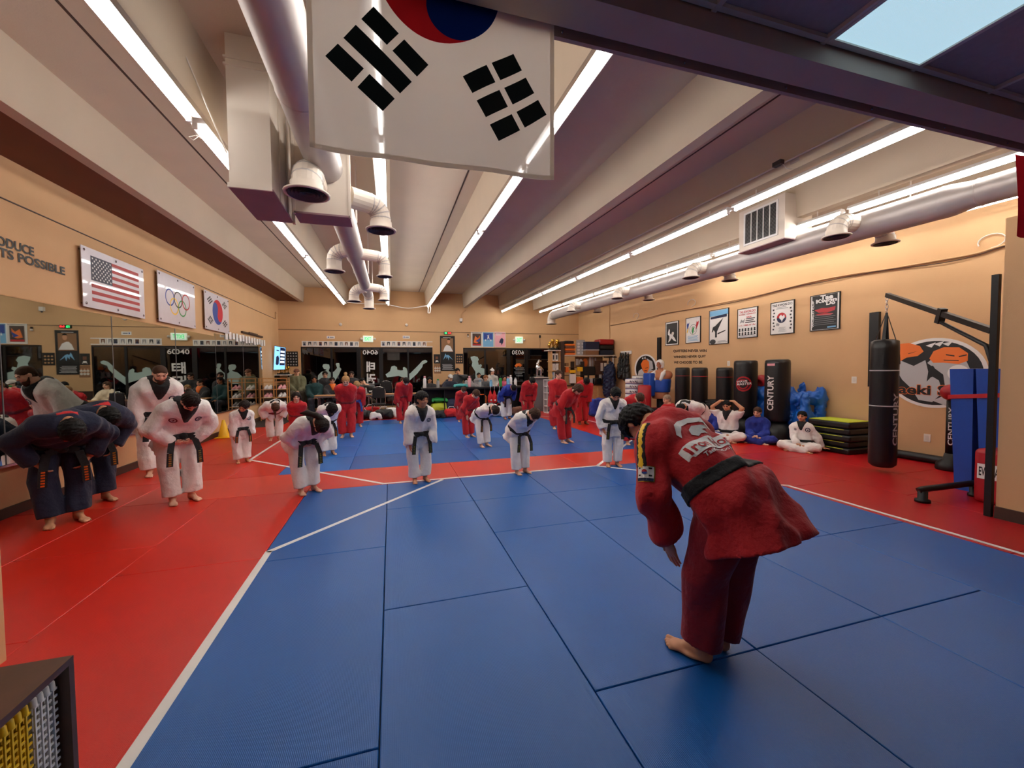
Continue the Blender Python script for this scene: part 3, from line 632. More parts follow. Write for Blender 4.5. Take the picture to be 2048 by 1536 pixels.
def nets(D, lo, h):
    """naive surface nets -> (verts, quads)"""
    S = D < 0
    c = S[:-1, :-1, :-1].astype(np.int8)
    cnt = sum(S[i:S.shape[0]-1+i, j:S.shape[1]-1+j, k:S.shape[2]-1+k].astype(np.int8) for i in (0, 1) for j in (0, 1) for k in (0, 1))
    act = (cnt > 0) & (cnt < 8); idx = np.argwhere(act)
    if len(idx) == 0: return np.zeros((0, 3)), np.zeros((0, 4), int)
    vid = -np.ones(act.shape, np.int32); vid[act] = np.arange(len(idx))
    acc = np.zeros((len(idx), 3)); num = np.zeros(len(idx))
    I, J, K = idx.T
    cor = {(i, j, k): D[I+i, J+j, K+k] for i in (0, 1) for j in (0, 1) for k in (0, 1)}
    for a in range(3):
        for u in (0, 1):
            for v in (0, 1):
                p = [0, 0, 0]; o = [b for b in range(3) if b != a]; p[o[0]] = u; p[o[1]] = v; q = p.copy(); q[a] = 1
                d0, d1 = cor[tuple(p)], cor[tuple(q)]; x = (d0 < 0) != (d1 < 0); t = np.where(x, d0/np.where(x, d0-d1, 1), 0)
                for b in range(3): acc[:, b] += np.where(x, (t if b == a else p[b]), 0)
                num += x
    P = lo+h*(idx+acc/num[:, None]); F = []
    for a in range(3):
        o = [b for b in range(3) if b != a]
        sa = [slice(None)]*3; sb = [slice(None)]*3; sa[a] = slice(0, -1); sb[a] = slice(1, None)
        e = np.argwhere(S[tuple(sa)] != S[tuple(sb)])
        e = e[(e[:, o[0]] > 0) & (e[:, o[1]] > 0) & (e[:, o[0]] < act.shape[o[0]]) & (e[:, o[1]] < act.shape[o[1]])]
        if not len(e): continue
        q = []
        for du, dv in ((1, 1), (0, 1), (0, 0), (1, 0)):
            w_ = e.copy(); w_[:, o[0]] -= du; w_[:, o[1]] -= dv; q.append(vid[w_[:, 0], w_[:, 1], w_[:, 2]])
        q = np.stack(q, 1); ins = S[e[:, 0], e[:, 1], e[:, 2]]
        if a == 1: ins = ~ins
        q[~ins] = q[~ins][:, ::-1]; F.append(q)
    F = np.concatenate(F); return P, F[(F >= 0).all(1)]
def np_mesh(P, F, mi=None, smooth=True):
    me = bpy.data.meshes.new('b'); nf = len(F); me.vertices.add(len(P)); me.vertices.foreach_set('co', np.asarray(P, np.float32).ravel())
    me.loops.add(nf*4); me.loops.foreach_set('vertex_index', np.asarray(F, np.int32).ravel()); me.polygons.add(nf)
    me.polygons.foreach_set('loop_start', np.arange(nf, dtype=np.int32)*4)
    me.polygons.foreach_set('use_smooth', np.full(nf, smooth, bool))
    if mi is not None: me.polygons.foreach_set('material_index', np.asarray(mi, np.int32))
    me.update(calc_edges=True); return me
I3 = np.eye(3)
# ---- canonical head (height 1, front +y), hand (length 1 along +y, palm -z) and foot (length 1 along +y)
def make_head(h, fem=False):
    s = Sdf()
    s.ell((0, -.06, .10), I3, (.365, .43, .40), .02); s.ell((0, .10, -.14), I3, (.29, .30, .33), .12); s.ell((0, .20, -.36), I3, (.15, .17, .13), .12)
    s.cone((0, -.12, -.25), (0, -.22, -.75), .21, .23 if not fem else .20, .08)
    s.cone((0, .36, .02), (0, .455, -.10), .035, .06, .05); s.ell((0, .43, -.125), I3, (.085, .06, .045), .04)
    s.ell((0, .36, .10), I3, (.24, .07, .05), .08)
    for x in (-1, 1):
        s.ell((x*.37, -.02, -.03), I3, (.035, .08, .13), .02); s.ell((x*.145, .405, .02), I3, (.085, .06, .05), .03, True); s.ell((x*.145, .345, .02), I3, (.075, .06, .06), .015)
        s.ell((x*.20, .27, -.12), I3, (.1, .1, .1), .08)
    s.ell((0, .385, -.245), I3, (.105, .045, .028), .02); s.ell((0, .37, -.285), I3, (.09, .045, .03), .02)
    P, F = nets(*s.eval(h)); c = P[F].mean(1); mi = np.zeros(len(F), int)
    ax = np.abs(c[:, 0]); ex = np.abs(ax-.145)
    mi[(ex < .062) & (np.abs(c[:, 2]-.018) < .026) & (c[:, 1] > .30)] = 1
    mi[(ex < .09) & (np.abs(c[:, 2]-.115+.25*(ax-.145)**2) < .022) & (c[:, 1] > .28)] = 2
    mi[(ax < .10) & (np.abs(c[:, 2]+.262) < .032) & (c[:, 1] > .375)] = 3
    return P, F, mi
def make_hand(h, curl, thumb=.5):
    s = Sdf(); s.ell((0, .26, 0), I3, (.21, .27, .085), .03); s.cone((0, -.25, 0), (0, .12, 0), .125, .125, .06); s.ell((.13, .17, -.03), I3, (.09, .15, .075), .04)
    for x, L, r, y0 in ((.165, .40, .048, .46), (.06, .46, .05, .49), (-.05, .43, .048, .48), (-.15, .33, .042, .44)):
        p = np.array([x, y0, 0.]); a = 0; pts = [p-np.array([x*.3, .2, 0])*.6, p]; rs = [r*1.1, r*1.08]
        for j, f in enumerate((.42, .32, .26)):
            a += curl*(.7 if j == 0 else 1.0); p = p+L*f*np.array([x*.22*(1-min(1, curl)), math.cos(a), -math.sin(a)]); pts.append(p); rs.append(r*(1-.08*(j+1)))
        s.chain(pts, rs, .022)
    t = np.array([.19, .20, -.02]); d1 = np.array([.55-.3*thumb, .7, -.35*thumb]); d2 = np.array([.25-.3*thumb, .85, -.5*thumb]); d1 /= np.linalg.norm(d1); d2 /= np.linalg.norm(d2)
    s.chain([t-.1*d1, t+.16*d1, t+.16*d1+.16*d2], [.065, .055, .045], .03)
    return nets(*s.eval(h))
def make_foot(h):
    s = Sdf(); s.ell((0, .13, .12), I3, (.125, .13, .12), .03); s.cone((0, .17, .62), (0, .19, .22), .125, .135, .08); s.cone((0, .25, .24), (.02, .62, .10), .13, .09, .1)
    s.ell((.01, .68, .075), I3, (.175, .17, .075), .06); s.ell((-.05, .4, .06), I3, (.12, .25, .06), .06)
    for x, y, r, L in ((.115, .80, .058, .15), (.035, .83, .038, .13), (-.03, .81, .035, .11), (-.09, .775, .033, .10), (-.14, .73, .031, .08)): s.cone((x*.9, y-.08, .06), (x, y+L-.02, r*.95), r*1.05, r, .02)
    s.cut((0, 0, 0), (0, 0, -1)); return nets(*s.eval(h))
HEADS = {'m': make_head(.042), 'f': make_head(.042, True), 'x': make_head(.026), 'far': make_head(.06), 'farf': make_head(.06, True)}
HANDS = {c: make_hand(.045, v) for c, v in (('flat', .12), ('relax', .42), ('grip', .95))}
HANDS['xflat'] = make_hand(.02, .14, .2); FOOT = make_foot(.05); FOOTX = make_foot(.018)
# ---- hair styles in head space
def hair_sdf(style):
    s = Sdf()
    face = [((0, .46, -.26), (.29, .40, .50)), ((.31, .20, -.30), (.14, .24, .36)), ((-.31, .20, -.30), (.14, .24, .36))]
    if style in ('short', 'crop', 'mop', 'pulled', 'bob', 'long', 'buzz'):
        t = {'short': .07, 'crop': .04, 'mop': .10, 'pulled': .035, 'bob': .08, 'long': .07, 'buzz': .014}[style]
        s.ell((0, -.07, .12), I3, (.365+t, .43+t, .39+t), .02); s.ell((0, -.22, -.06), I3, (.32+t, .27+t, .30+t), .08)
        if style == 'mop': s.ell((0, .22, .26), I3, (.30, .20, .14), .08)
        if style == 'bob':
            for x in (-1, 1): s.chain([(x*.36, .02, .2), (x*.40, .03, -.15), (x*.36, .06, -.42)], [.12, .13, .09], .06)
            s.chain([(0, -.34, 0), (0, -.33, -.45)], [.26, .22], .06)
        if style == 'long':
            for x in (-1, 1): s.chain([(x*.34, .0, .2), (x*.39, .02, -.2), (x*.36, .08, -.75)], [.11, .12, .10], .06)
            s.chain([(0, -.34, 0), (0, -.36, -.8)], [.24, .20], .08)
        for c_, r in face: s.ell(c_, I3, r, .03, True)
        for x in (-1, 1):
            if style in ('short', 'crop', 'buzz', 'mop'): s.ell((x*.42, .06, -.16), I3, (.12, .20, .24), .03, True)
        if style == 'mop': pass
        else: s.ell((0, .52, .10), I3, (.29, .22, .20), .03, True)
        s.cut((0, 0, -.34 if style in ('short', 'crop', 'mop', 'pulled', 'buzz') else -1.2), (0, 0, -1))
        s.fold(.028 if style != 'buzz' else .004, .11, 3)
    return nets(*s.eval(.042))
HAIR = {k: hair_sdf(k) for k in ('short', 'crop', 'mop', 'pulled', 'bob', 'long', 'buzz')}
beard = Sdf(); beard.ell((0, .20, -.36), I3, (.22, .24, .20), .02); beard.ell((0, .27, -.52), I3, (.13, .14, .16), .08)
for x in (-1, 1): beard.cone((x*.27, .08, -.12), (x*.2, .2, -.36), .06, .08, .06)
beard.ell((0, .42, -.255), I3, (.085, .1, .035), .02, True); BEARD = nets(*beard.eval(.034))
# ---- cloth, skin and hair materials
def cloth(key, c, rough=.8): return M_(key, c, rough, var=.05, vscale=9, bump=.75, bscale=13, bdist=.025, sheen=.12)
cloth('dobok_white', (243, 239, 236)); cloth('dobok_red', (188, 18, 28)); cloth('dobok_blue', (32, 54, 152)); cloth('dobok_navy', (20, 30, 58)); cloth('belt', (16, 15, 18)); cloth('belt_gold', (150, 112, 40)); cloth('belt_red', (120, 16, 26)); cloth('belt_green', (120, 130, 40))
cloth('dobok_red_shaded', (150, 16, 32))  # instructor's trousers: uniform red, slightly crimson, with shade darkened into the colour
for k, c in dict(olive=(112, 112, 82), darkteal=(18, 62, 64), charcoal=(44, 44, 48), slate=(78, 80, 84), cream=(232, 214, 186), hoodnavy=(24, 30, 50), heather=(150, 148, 150), rust=(120, 76, 56), pinkwear=(200, 90, 120), palewear=(196, 192, 186), denim=(44, 50, 66), khaki=(70, 62, 48), brightred=(206, 30, 34)).items(): cloth(k, c)
for k, c in dict(skin_a=(226, 176, 148), skin_b=(208, 150, 114), skin_c=(176, 120, 88), skin_d=(120, 78, 56)).items(): M_(k, c, .5, var=.04, vscale=20, spec=.4)
for k, c in dict(hair_black=(16, 14, 14), hair_dark=(34, 24, 20), hair_brown=(72, 48, 34), hair_blond=(170, 132, 88), hair_ginger=(140, 92, 58), hair_gray=(150, 130, 110)).items(): M_(k, c, .62, var=.2, vscale=60, bump=.35, bscale=90, spec=.25)
M_('eye', (30, 22, 20), .3); M_('lip', (180, 100, 90), .5); M_('spectacle', (20, 20, 22), .3)
def nrm(v): return v/np.linalg.norm(v)
def ik(S, T, l1, l2, pole):
    d = T-S; L = np.linalg.norm(d); mx = (l1+l2)*.995
    if L > mx: T = S+d/L*mx; d = T-S; L = mx
    a = (l1*l1-l2*l2+L*L)/(2*L); h = math.sqrt(max(l1*l1-a*a, 1e-6)); u = d/L; p = pole-u*(pole@u); p = nrm(p)
    return S+u*a+p*h, T
PEOPLE = []
def person(label, pos, Ht, face=0, bow=0, neck=0, turn=0, tilt=0, pose='stand', arms='side', top='dobok_white', legs='dobok_white', belt='belt', tails=True, collar='belt',
           hair='short', hc='hair_black', skin='skin_b', fem=False, tail=None, res=.013, z0=0.0, seat=.45, bulk=1.0, spread=.058, shoe=None, emblem=None, hood=False, cap=None, glasses=False, beardc=None, armL=None, armR=None, lean=0.0, name='person', headk='', legsonly=False, cuff=1.0, stripe=None, skirt=True, lookz=0, xres=None, elbow=None, footyaw=0, gap_cloth=1.0, gold=None, kneeup=False, collar_w=1.0):
    """a figure of height Ht standing or sitting at pos; face = heading in degrees (0 looks towards the camera wall, + turns to +x)"""
    a = math.radians(face); f = np.array([math.sin(a), -math.cos(a), 0.]); sd = np.array([math.cos(a), math.sin(a), 0.]); up = np.array([0, 0, 1.])
    P0 = np.array([pos[0], pos[1], z0]); k = Ht; B = math.radians(bow)
    G_ = lambda x, y, z: P0+sd*x+f*y+up*z
    hh = .108+.066*Ht; kid = max(0., min(1., (1.55-Ht)/.4))
    # skeleton
    hipw = .052*k; shw = (.112-.006*kid)*k*(.94 if fem else 1.0)
    if pose == 'stand':
        hz = .50*k; hb = .085*k*math.sin(B); pel = G_(0, -hb, hz+.02*k)
        ank = [G_(s*spread*k, 0, .045*k) for s in (-1, 1)]; hip = [G_(s*hipw, -hb, hz) for s in (-1, 1)]
        kne = [(hip[i]*.5+ank[i]*.5)+f*(.012*k)+sd*(s*.016*k) for i, s in enumerate((-1, 1))]
        toe = [nrm(f+sd*s*.22) for s in (-1, 1)]
    elif pose == 'sit':
        hz = seat+.078*k; pel = G_(0, -.02, hz+.02*k); hip = [G_(s*hipw, -.02, hz) for s in (-1, 1)]
        kne = [G_(s*.085*k, .245*k, hz+.01*k) for s in (-1, 1)]; ank = [G_(s*.075*k, .22*k+.02, max(hz-.235*k, .05)) for s in (-1, 1)]; toe = [f, f]
    else:   # cross-legged on the floor
        hz = .065*k; pel = G_(0, -.05, hz+.02*k); hip = [G_(s*hipw, -.05, hz) for s in (-1, 1)]
        kne = [G_(s*.22*k, .15*k, .085*k+(.0 if not kneeup else .1*k*(s > 0))) for s in (-1, 1)]; ank = [G_(-s*.07*k, .17*k+.03*k*(s < 0), .035*k) for s in (-1, 1)]; toe = [nrm(-sd*s+f*.35) for s in (-1, 1)]
    U = lambda b: up*math.cos(b)+f*math.sin(b)
    Fv = lambda b: f*math.cos(b)-up*math.sin(b)
    lv = sd*lean
    mid = pel+.135*k*nrm(U(B*.85)+lv*.5); ch = mid+.135*k*nrm(U(B*1.12)+lv); nb = ch+.055*k*nrm(U(B*1.15)+lv); bt = B*1.12; ut, ft = U(bt), Fv(bt)
    hb_ = B*1.15+math.radians(neck); uh0 = U(hb_); fh0 = Fv(hb_); tn = math.radians(turn); fh = fh0*math.cos(tn)+sd*math.sin(tn); sh_ = np.cross(fh, uh0); ti = math.radians(tilt); uh = uh0*math.cos(ti)+sh_*math.sin(ti); sh_ = np.cross(fh, uh)
    hc_ = nb+uh0*(.66*hh)+fh0*(.10*hh)
    sho = [ch+sd*s*shw-ut*.022*k for s in (-1, 1)]
    l1, l2 = .165*k, .15*k; hl = .105*k
    presets = {'side': lambda s: (G_(s*.125*k, .02*k, .47*k) if B < .25 else hip[(s+1)//2]+sd*s*.065*k+f*(.06+.05*math.sin(B))*k-up*.10*k, -f*.6+sd*s*.8, 'relax'),
               'thigh': lambda s: (hip[(s+1)//2]+sd*s*.03*k+f*.10*k-up*.07*k, sd*s-f*.2, 'flat'),
               'back': lambda s: (pel+sd*s*.06*k-f*.13*k-up*.02*k, sd*s-f*.5, 'relax'),
               'belly': lambda s: (pel+sd*s*.075*k+ft*.15*k+up*.06*k, sd*s*1.0-f*.1, 'grip'),
               'lap': lambda s: (pel+sd*s*.03*k+f*.20*k+up*.04*k, sd*s*.6-f*.3-up*.8, 'relax'),
               'knees': lambda s: (kne[(s+1)//2]+up*.075*k-f*.03*k, sd*s, 'flat'),
               'head': lambda s: (hc_+sd*s*.085*k+up*.06*k-f*.02*k, sd*s+up*.1+f*.35, 'relax'),
               'mouth': lambda s: (hc_+fh*hh*.62-uh*hh*.42+sd*s*.02, sd*s-up*.6, 'grip'),
               'cross': lambda s: (mid+ft*.13*k-sd*s*.04*k+up*.0, sd*s-up*.3, 'grip'),
               'prop': lambda s: (G_(s*.24*k, -.12*k, .03*k), sd*s-f*.6, 'flat'),
               'table': lambda s: (G_(s*.07*k, .25*k, seat+.19*k), sd*s*.7-up*.8, 'relax')}
    wr = []; el = []; hk = []
    for i, s in enumerate((-1, 1)):
        pr = (armL if s < 0 else armR) or arms
        if isinstance(pr, tuple): T, pole, kk = G_(*pr[0]), sd*s-f*.3, pr[1]
        else: T, pole, kk = presets[pr](s)
        e, T = ik(sho[i], T, l1, l2, pole); el.append(e); wr.append(T); hk.append((pr, kk))
    rb = bulk
    # body: one continuous figure (limbs and trunk), with face, fingers and toes
    b = Sdf()
    b.cone(hip[0], hip[1], .058*k*rb, .058*k*rb, .03); b.cone(hip[0]*.7+pel*.3, sho[0]*.6+ch*.4, .056*k*rb, .050*k*rb, .04); b.cone(hip[1]*.7+pel*.3, sho[1]*.6+ch*.4, .056*k*rb, .050*k*rb, .04); b.cone(sho[0], sho[1], .032*k, .032*k, .04)
    b.cone(ch, nb+uh0*.25*hh, .05*k, .036*k, .05); b.cone(nb, hc_-fh0*.08*hh, .034*k, .036*k, .03)
    for i in (0, 1):
        b.chain([hip[i], kne[i], ank[i]], [.052*k, .036*k, .026*k], .02); b.chain([sho[i], el[i], wr[i]], [.030*k, .026*k, .021*k], .02)
    P, F = nets(*b.eval(max(res, .024))); mi = np.zeros(len(F), int); Ps, Fs, Ms = [P], [F], [mi]; nv = len(P)
    def put(T, R, c, s):   # rows of R: images of local x, y, z
        nonlocal nv
        Q, Fq = T[0], T[1]; Q = c+s*(Q@np.array(R)); Fq = Fq if np.linalg.det(np.array(R)) > 0 else Fq[:, ::-1]
        Ps.append(Q); Fs.append(Fq+nv); Ms.append(T[2] if len(T) > 2 else np.zeros(len(Fq), int)); nv += len(Q)
    hk_ = headk or ('f' if fem else 'm'); Rh = [sh_, fh, uh]; put(HEADS[hk_], Rh, hc_, hh)
    for i, s in enumerate((-1, 1)):
        pr, kk = hk[i]; d = nrm(wr[i]-el[i]); 
        if pr == 'prop': d = nrm(sd*s+f*.1); pn = -up
        elif pr in ('thigh',): d = nrm(-up+f*.15-sd*s*.15); pn = nrm(-f-sd*s*.2)
        elif pr in ('knees', 'lap', 'table'): d = nrm(f*.6-sd*s*.7-up*.1) if pr != 'knees' else nrm(f-up*.5); pn = -up
        elif pr == 'belly': d = nrm(-sd*s*.9+f*.3-up*.35); pn = -ft
        elif pr == 'back': d = nrm(-sd*s*.9-up*.3); pn = f
        elif pr == 'head': d = nrm(-sd*s*.9+up*.1-f*.2); pn = -up
        elif pr == 'mouth': d = nrm(up*.8-fh*.3-sd*s*.3); pn = -fh
        elif pr == 'cross': d = nrm(-sd*s+up*.2); pn = -ft
        else: pn = nrm(-sd*s-f*.1)
        z = -nrm(pn-d*(pn@d)); x = np.cross(d, z); th = -s if pr not in ('side',) else -s    # thumbs point forward / inward
        fwd = f if pr in ('side',) else (f if pr in ('knees', 'prop') else (up if pr in ('lap', 'table', 'belly', 'cross', 'mouth') else -sd*s))
        if x@fwd < 0: x = -x
        put(HANDS['xflat'] if xres else HANDS[kk], [x, d, z], wr[i]+d*hl*.1, hl)
    for i, s in enumerate((-1, 1)):
        t = toe[i]; x = np.cross(t, up); 
        if x@(-sd*s) < 0: x = -x
        fz = up if pose != 'cross' else up
        put(FOOTX if xres else FOOT, [x, t, up], np.array([ank[i][0], ank[i][1], (z0 if pose != 'sit' else ank[i][2]-.045*k)])-t*.035*k, .155*k)
    P = np.concatenate(Ps); F = np.concatenate(Fs); mi = np.concatenate(Ms)
    body = link(name, np_mesh(P-P0, F, mi), [skin, 'eye', hc if not hc.endswith('blond') else 'hair_brown', 'lip'])
    body.location = P0; ORG[body.name] = Vector(P0); tag(body, label, 'person')
    def part(nm, PF, m_, par=body):
        if len(PF[1]) == 0: return None
        return link(nm, np_mesh(PF[0]-P0, PF[1]), m_, par)
    seed = int(abs(P0[0]*1000+P0[1]*77)) % 997
    # trousers
    gc = gap_cloth; t = Sdf()
    lr = [.070*k*rb, .060*k, .060*k*gc]; t.cone(hip[0], hip[1], .068*k*rb, .068*k*rb, .04); t.cone(pel, pel+U(B*.5)*.03*k, .066*k*rb, .06*k*rb, .05)
    for i in (0, 1):
        e = ank[i]*.99+kne[i]*.01; t.chain([hip[i], kne[i], e], lr, .008)
    t.fold(.0055*k, .075*k+.03, seed, .35 if pose == 'stand' else 1.0)
    if pose != 'cross':
        for i in (0, 1):
            q = ank[i]*.955+kne[i]*.045; n_ = nrm(ank[i]-kne[i])
            if pose == 'stand' and i == 0: t.cut(q, n_)
            elif pose == 'sit' and i == 0: t.cut(q, (0, 0, -1))
    part('trousers', nets(*t.eval(res)), legs)
    # jacket
    j = Sdf(); rt = .086*k*rb
    j.cone(hip[0]*.8+pel*.2, sho[0]*.62+ch*.38, rt, .070*k*rb, .07); j.cone(hip[1]*.8+pel*.2, sho[1]*.62+ch*.38, rt, .070*k*rb, .07); j.cone(sho[0], sho[1], .056*k, .056*k, .05); j.cone(mid*.7+pel*.3, ch, rt*.9, .08*k*rb, .06)
    j.cone(ch, nb, .074*k, .054*k, .06)
    for i, s in enumerate((-1, 1)):
        we = wr[i]*(.88)+el[i]*.12; j.chain([sho[i], el[i], we], [.056*k, .050*k, .047*k*cuff], .014)
    if skirt:
        L = .145*k if pose == 'stand' else .06*k
        dn = nrm(-U(B*.45)); 
        for s in (-1, 1):
            c0 = pel+sd*s*hipw*.7; c1 = c0+dn*L+sd*s*.028*k; j.cone(c0-f*.01*k, c1-f*.035*k*(1+B), rt*1.07, .080*k*rb, .05); j.cone(c0, c1+f*.035*k, rt*.95, .075*k*rb, .05)
    fold_j = (.0080*k, .085*k+.025, seed+5, .6); j.fold(*fold_j)
    if skirt and pose == 'stand': j.cut(pel+dn*L, dn)
    for i, s in enumerate((-1, 1)):   # open sleeve ends
        if hk[i][0] in ('belly', 'cross', 'lap', 'back', 'mouth', 'table'): continue
        d_ = nrm(wr[i]-el[i]); we = wr[i]*(.88)+el[i]*.12; j.ell(we+d_*.058*k*cuff, I3, (.054*k*cuff,)*3, .004, True)
    j.cut(nb+uh0*.12*hh, U(B*1.15))
    D, lo, h_ = j.eval(res)
    jk = part('jacket', nets(D, lo, h_), top); bits = {'jacket': jk}
    X = (lo[0]+h_*np.arange(D.shape[0]))[:, None, None]; Y = (lo[1]+h_*np.arange(D.shape[1]))[None, :, None]; Z_ = (lo[2]+h_*np.arange(D.shape[2]))[None, None, :]
    def loc(c, ax_): return (X-c[0])*ax_[0]+(Y-c[1])*ax_[1]+(Z_-c[2])*ax_[2]
    th = max(.006, .45*res)
    shell = D-th
    if belt:
        bc = pel+U(B*.85)*.055*k; zz = loc(bc, nrm(U(B*.85))); xx = loc(bc, sd)
        band = np.maximum(np.maximum(shell-.004, np.abs(zz)-.021*k), np.sqrt((xx/.150)**2+(loc(bc, Fv(B*.85))/.125)**2)*.12-.12*k*rb)
        pass
        part('belt', nets(band.astype(np.float32), lo, h_), belt)
        if tails:
            fr = bc+Fv(B*.85)*(rt+.014+.012*k); kn = Mb().sph(fr, .026*k, 10, sq=(1.3, .8, 1)); kn.obj('belt_knot', belt, body)
            for s in (-1, 1):
                n_ = sd*s; tp = fr+sd*s*.012*k; fl_ = f*.05*k*math.sin(B+.2)
                pts = [tp, tp+sd*s*.055*k-up*.02*k+fl_*.4, tp+sd*s*.075*k-up*.11*k+fl_, tp+sd*s*.08*k-up*.21*k+fl_*.9]
                mb = Mb(); hw = .019*k
                for q0, q1, nn in zip(pts[:-1], pts[1:], range(3)):
                    dd = nrm(q1-q0); wv = nrm(np.cross(dd, f))*hw; tt = f*.005; mb.hexa([Vector(v_) for v_ in (q0-wv-tt, q0+wv-tt, q0+wv+tt, q0-wv+tt, q1-wv-tt, q1+wv-tt, q1+wv+tt, q1-wv+tt)])
                bo = mb.obj('belt_tail', belt, body)
                if gold:
                    q0, q1 = pts[2], pts[3]; dd = nrm(q1-q0); wv = nrm(np.cross(dd, f))*hw*.45; g_ = Mb()
                    for e0 in np.linspace(.05, .85, 6):
                        c0 = q0+(q1-q0)*e0+f*.0062; c1 = q0+(q1-q0)*(e0+.1)+f*.0062; g_.add([c0-wv, c0+wv, c1+wv, c1-wv], [(0, 1, 2, 3)])
                    g_.obj('embroidery', 'gold', bo)
    if collar:
        zz = loc(nb, ut); xx = np.abs(loc(nb, sd)); yy = loc(nb, ft); zv = -.115*k
        cw_ = collar_w; vee = np.maximum(xx-(.012*k*cw_+.40*cw_*np.clip(zz-zv, 0, None)), zv-zz); vee = np.where(yy > -.01*k, vee, np.maximum(np.abs(zz+.006*k)-.022*k*cw_, xx-.075*k*cw_))
        part('collar', nets(np.maximum(shell, vee).astype(np.float32), lo, h_), collar)
    if stripe:
        for i, s in enumerate((-1, 1)):
            ar = nrm(el[i]-sho[i]); n_ = nrm(np.cross(ar, sd*s)); a0 = loc(sho[i], ar); c0 = np.abs(loc(sho[i], n_)); ou = loc(sho[i], nrm(sd*s+ut*.8))
            reg = np.maximum(np.maximum(c0-.020*k, -ou), np.maximum(a0-.10*k, -a0-.05*k)); part('sleeve_stripe_edge', nets(np.maximum(shell+.0015, reg).astype(np.float32), lo, h_), 'belt')
            reg = np.maximum(np.maximum(c0-.013*k, -ou), np.maximum(a0-.10*k, -a0-.05*k)); part('sleeve_stripe', nets(np.maximum(shell, reg).astype(np.float32), lo, h_), stripe)
    # hair, cap, glasses, beard
    if hair:
        T = HAIR[hair]; Q = hc_+hh*(T[0]@np.array(Rh)); Fq = T[1] if np.linalg.det(np.array(Rh)) > 0 else T[1][:, ::-1]
        if tail:
            tp, segs, rad = tail; ts = Sdf(); base = hc_+hh*(np.array(tp)@np.array(Rh)); pts = [base]
            for sg in segs: pts.append(pts[-1]+sd*sg[0]+f*sg[1]+up*sg[2])
            ts.chain(pts, [rad*.9]+[rad]*(len(pts)-2)+[rad*.35], .03); tq = nets(*ts.eval(.009)); Fq = np.concatenate([Fq, tq[1]+len(Q)]); Q = np.concatenate([Q, tq[0]])
        part('hair', (Q, Fq), hc)
    hp = lambda x, y, z: Vector(hc_+hh*(np.array([x, y, z])@np.array(Rh)))
    if beardc: Q = hc_+hh*(BEARD[0]@np.array(Rh)); part('beard', (Q, BEARD[1] if np.linalg.det(np.array(Rh)) > 0 else BEARD[1][:, ::-1]), beardc)
    if glasses:
        g_ = Mb()
        for s in (-1, 1): g_.tube([hp(s*.15+.11*math.cos(q*PI/6), .42, .02+.075*math.sin(q*PI/6)) for q in range(13)], .0035, 5); g_.tube([hp(s*.26, .42, .03), hp(s*.37, .05, .05)], .0035, 5)
        g_.tube([hp(-.04, .43, .03), hp(.04, .43, .03)], .0035, 5); g_.obj('glasses', 'spectacle', body)
    if cap:
        s_ = Sdf(); s_.ell((0, -.06, .16), I3, (.43, .50, .42), .02); s_.cut((0, 0, .17), (0, -.15, -1)); 
        if cap[1] == 'brim': s_.ell((0, .55, .17), I3, (.30, .26, .05), .03)
        else: s_.ell((0, -.06, .62), I3, (.13, .13, .12), .03)
        q = nets(*s_.eval(.04)); part('cap' if cap[1] == 'brim' else 'knit_hat', (hc_+hh*(q[0]@np.array(Rh)), q[1] if np.linalg.det(np.array(Rh)) > 0 else q[1][:, ::-1]), cap[0])
    if hood:
        s_ = Sdf(); s_.chain([nb-ft*.05*k+sd*.05*k, nb-ft*.075*k-ut*.01*k, nb-ft*.05*k-sd*.05*k], [.045*k, .05*k, .045*k], .03); part('hood', nets(*s_.eval(res)), top)
    fr_ = dict(body=body, pel=pel, mid=mid, ch=ch, nb=nb, ut=ut, ft=ft, sd=sd, f=f, k=k, sho=sho, el=el, wr=wr, hip=hip, kne=kne, ank=ank, jacket=jk, P0=P0, hc=hc_, up=up)
    if emblem: put_emblem(fr_, emblem)
    return fr_
def bvh_of(o):
    me = o.data; off = ORG[o.name]; return BVHTree.FromPolygons([v.co+off for v in me.vertices], [p.vertices[:] for p in me.polygons])
def put_emblem(r, spec):
    """small round crest on the chest (and a maker's mark opposite)"""
    bv = bvh_of(r['jacket']); k = r['k']; d = Vector(-r['ft'])
    for (sx, m_, rad) in spec:
        c = r['nb']-r['ut']*.10*k+r['sd']*sx*k+r['ft']*.2*k; q = rect(c-r['sd']*rad-r['ut']*rad, 2*rad*r['sd'], 2*rad*r['ut']); mb = Mb()
        ring(mb, .5, .5, .42, .16, q, .006, bvh=bv, cdir=d); flat(mb, [(.3, .35), (.55, .3), (.7, .5), (.55, .72), (.45, .5)], q, .006, bvh=bv, cdir=d, fine=.3); mb.obj('emblem', m_, r['body'])
# ------------------------------------------------------------------ the class
def top_frac(bow, neck, H_):
    B = math.radians(bow); hh = .108+.066*H_; z = .52+.135*math.cos(.85*B)+.135*math.cos(1.12*B); b = z+.07
    z += .055*math.cos(1.15*B); hb = 1.15*B+math.radians(neck); hd = z*H_+hh*.66*math.cos(hb)-.1*hh*math.sin(hb)+hh*max(.52*abs(math.cos(hb)), .45)
    return max(b*H_, hd)
def stand(label, feet, tpx, bow=20, neck=0, face=None, H_=None, **k):
    p = fl(*feet)
    if face is None: face = math.degrees(math.atan2(1.63-p.x, p.y-1.73))
    a = math.radians(face); r_ = .32*math.sin(math.radians(bow))*1.3; zt = onY(tpx[0], tpx[1], p.y-math.cos(a)*r_).z
    if H_ is None:
        H_ = 1.2
        for _ in range(12): H_ *= zt/top_frac(bow, neck, H_)
        H_ = max(1.05, min(1.95, H_))
    return person(label, (p.x, p.y), H_, face, bow, neck, **k)
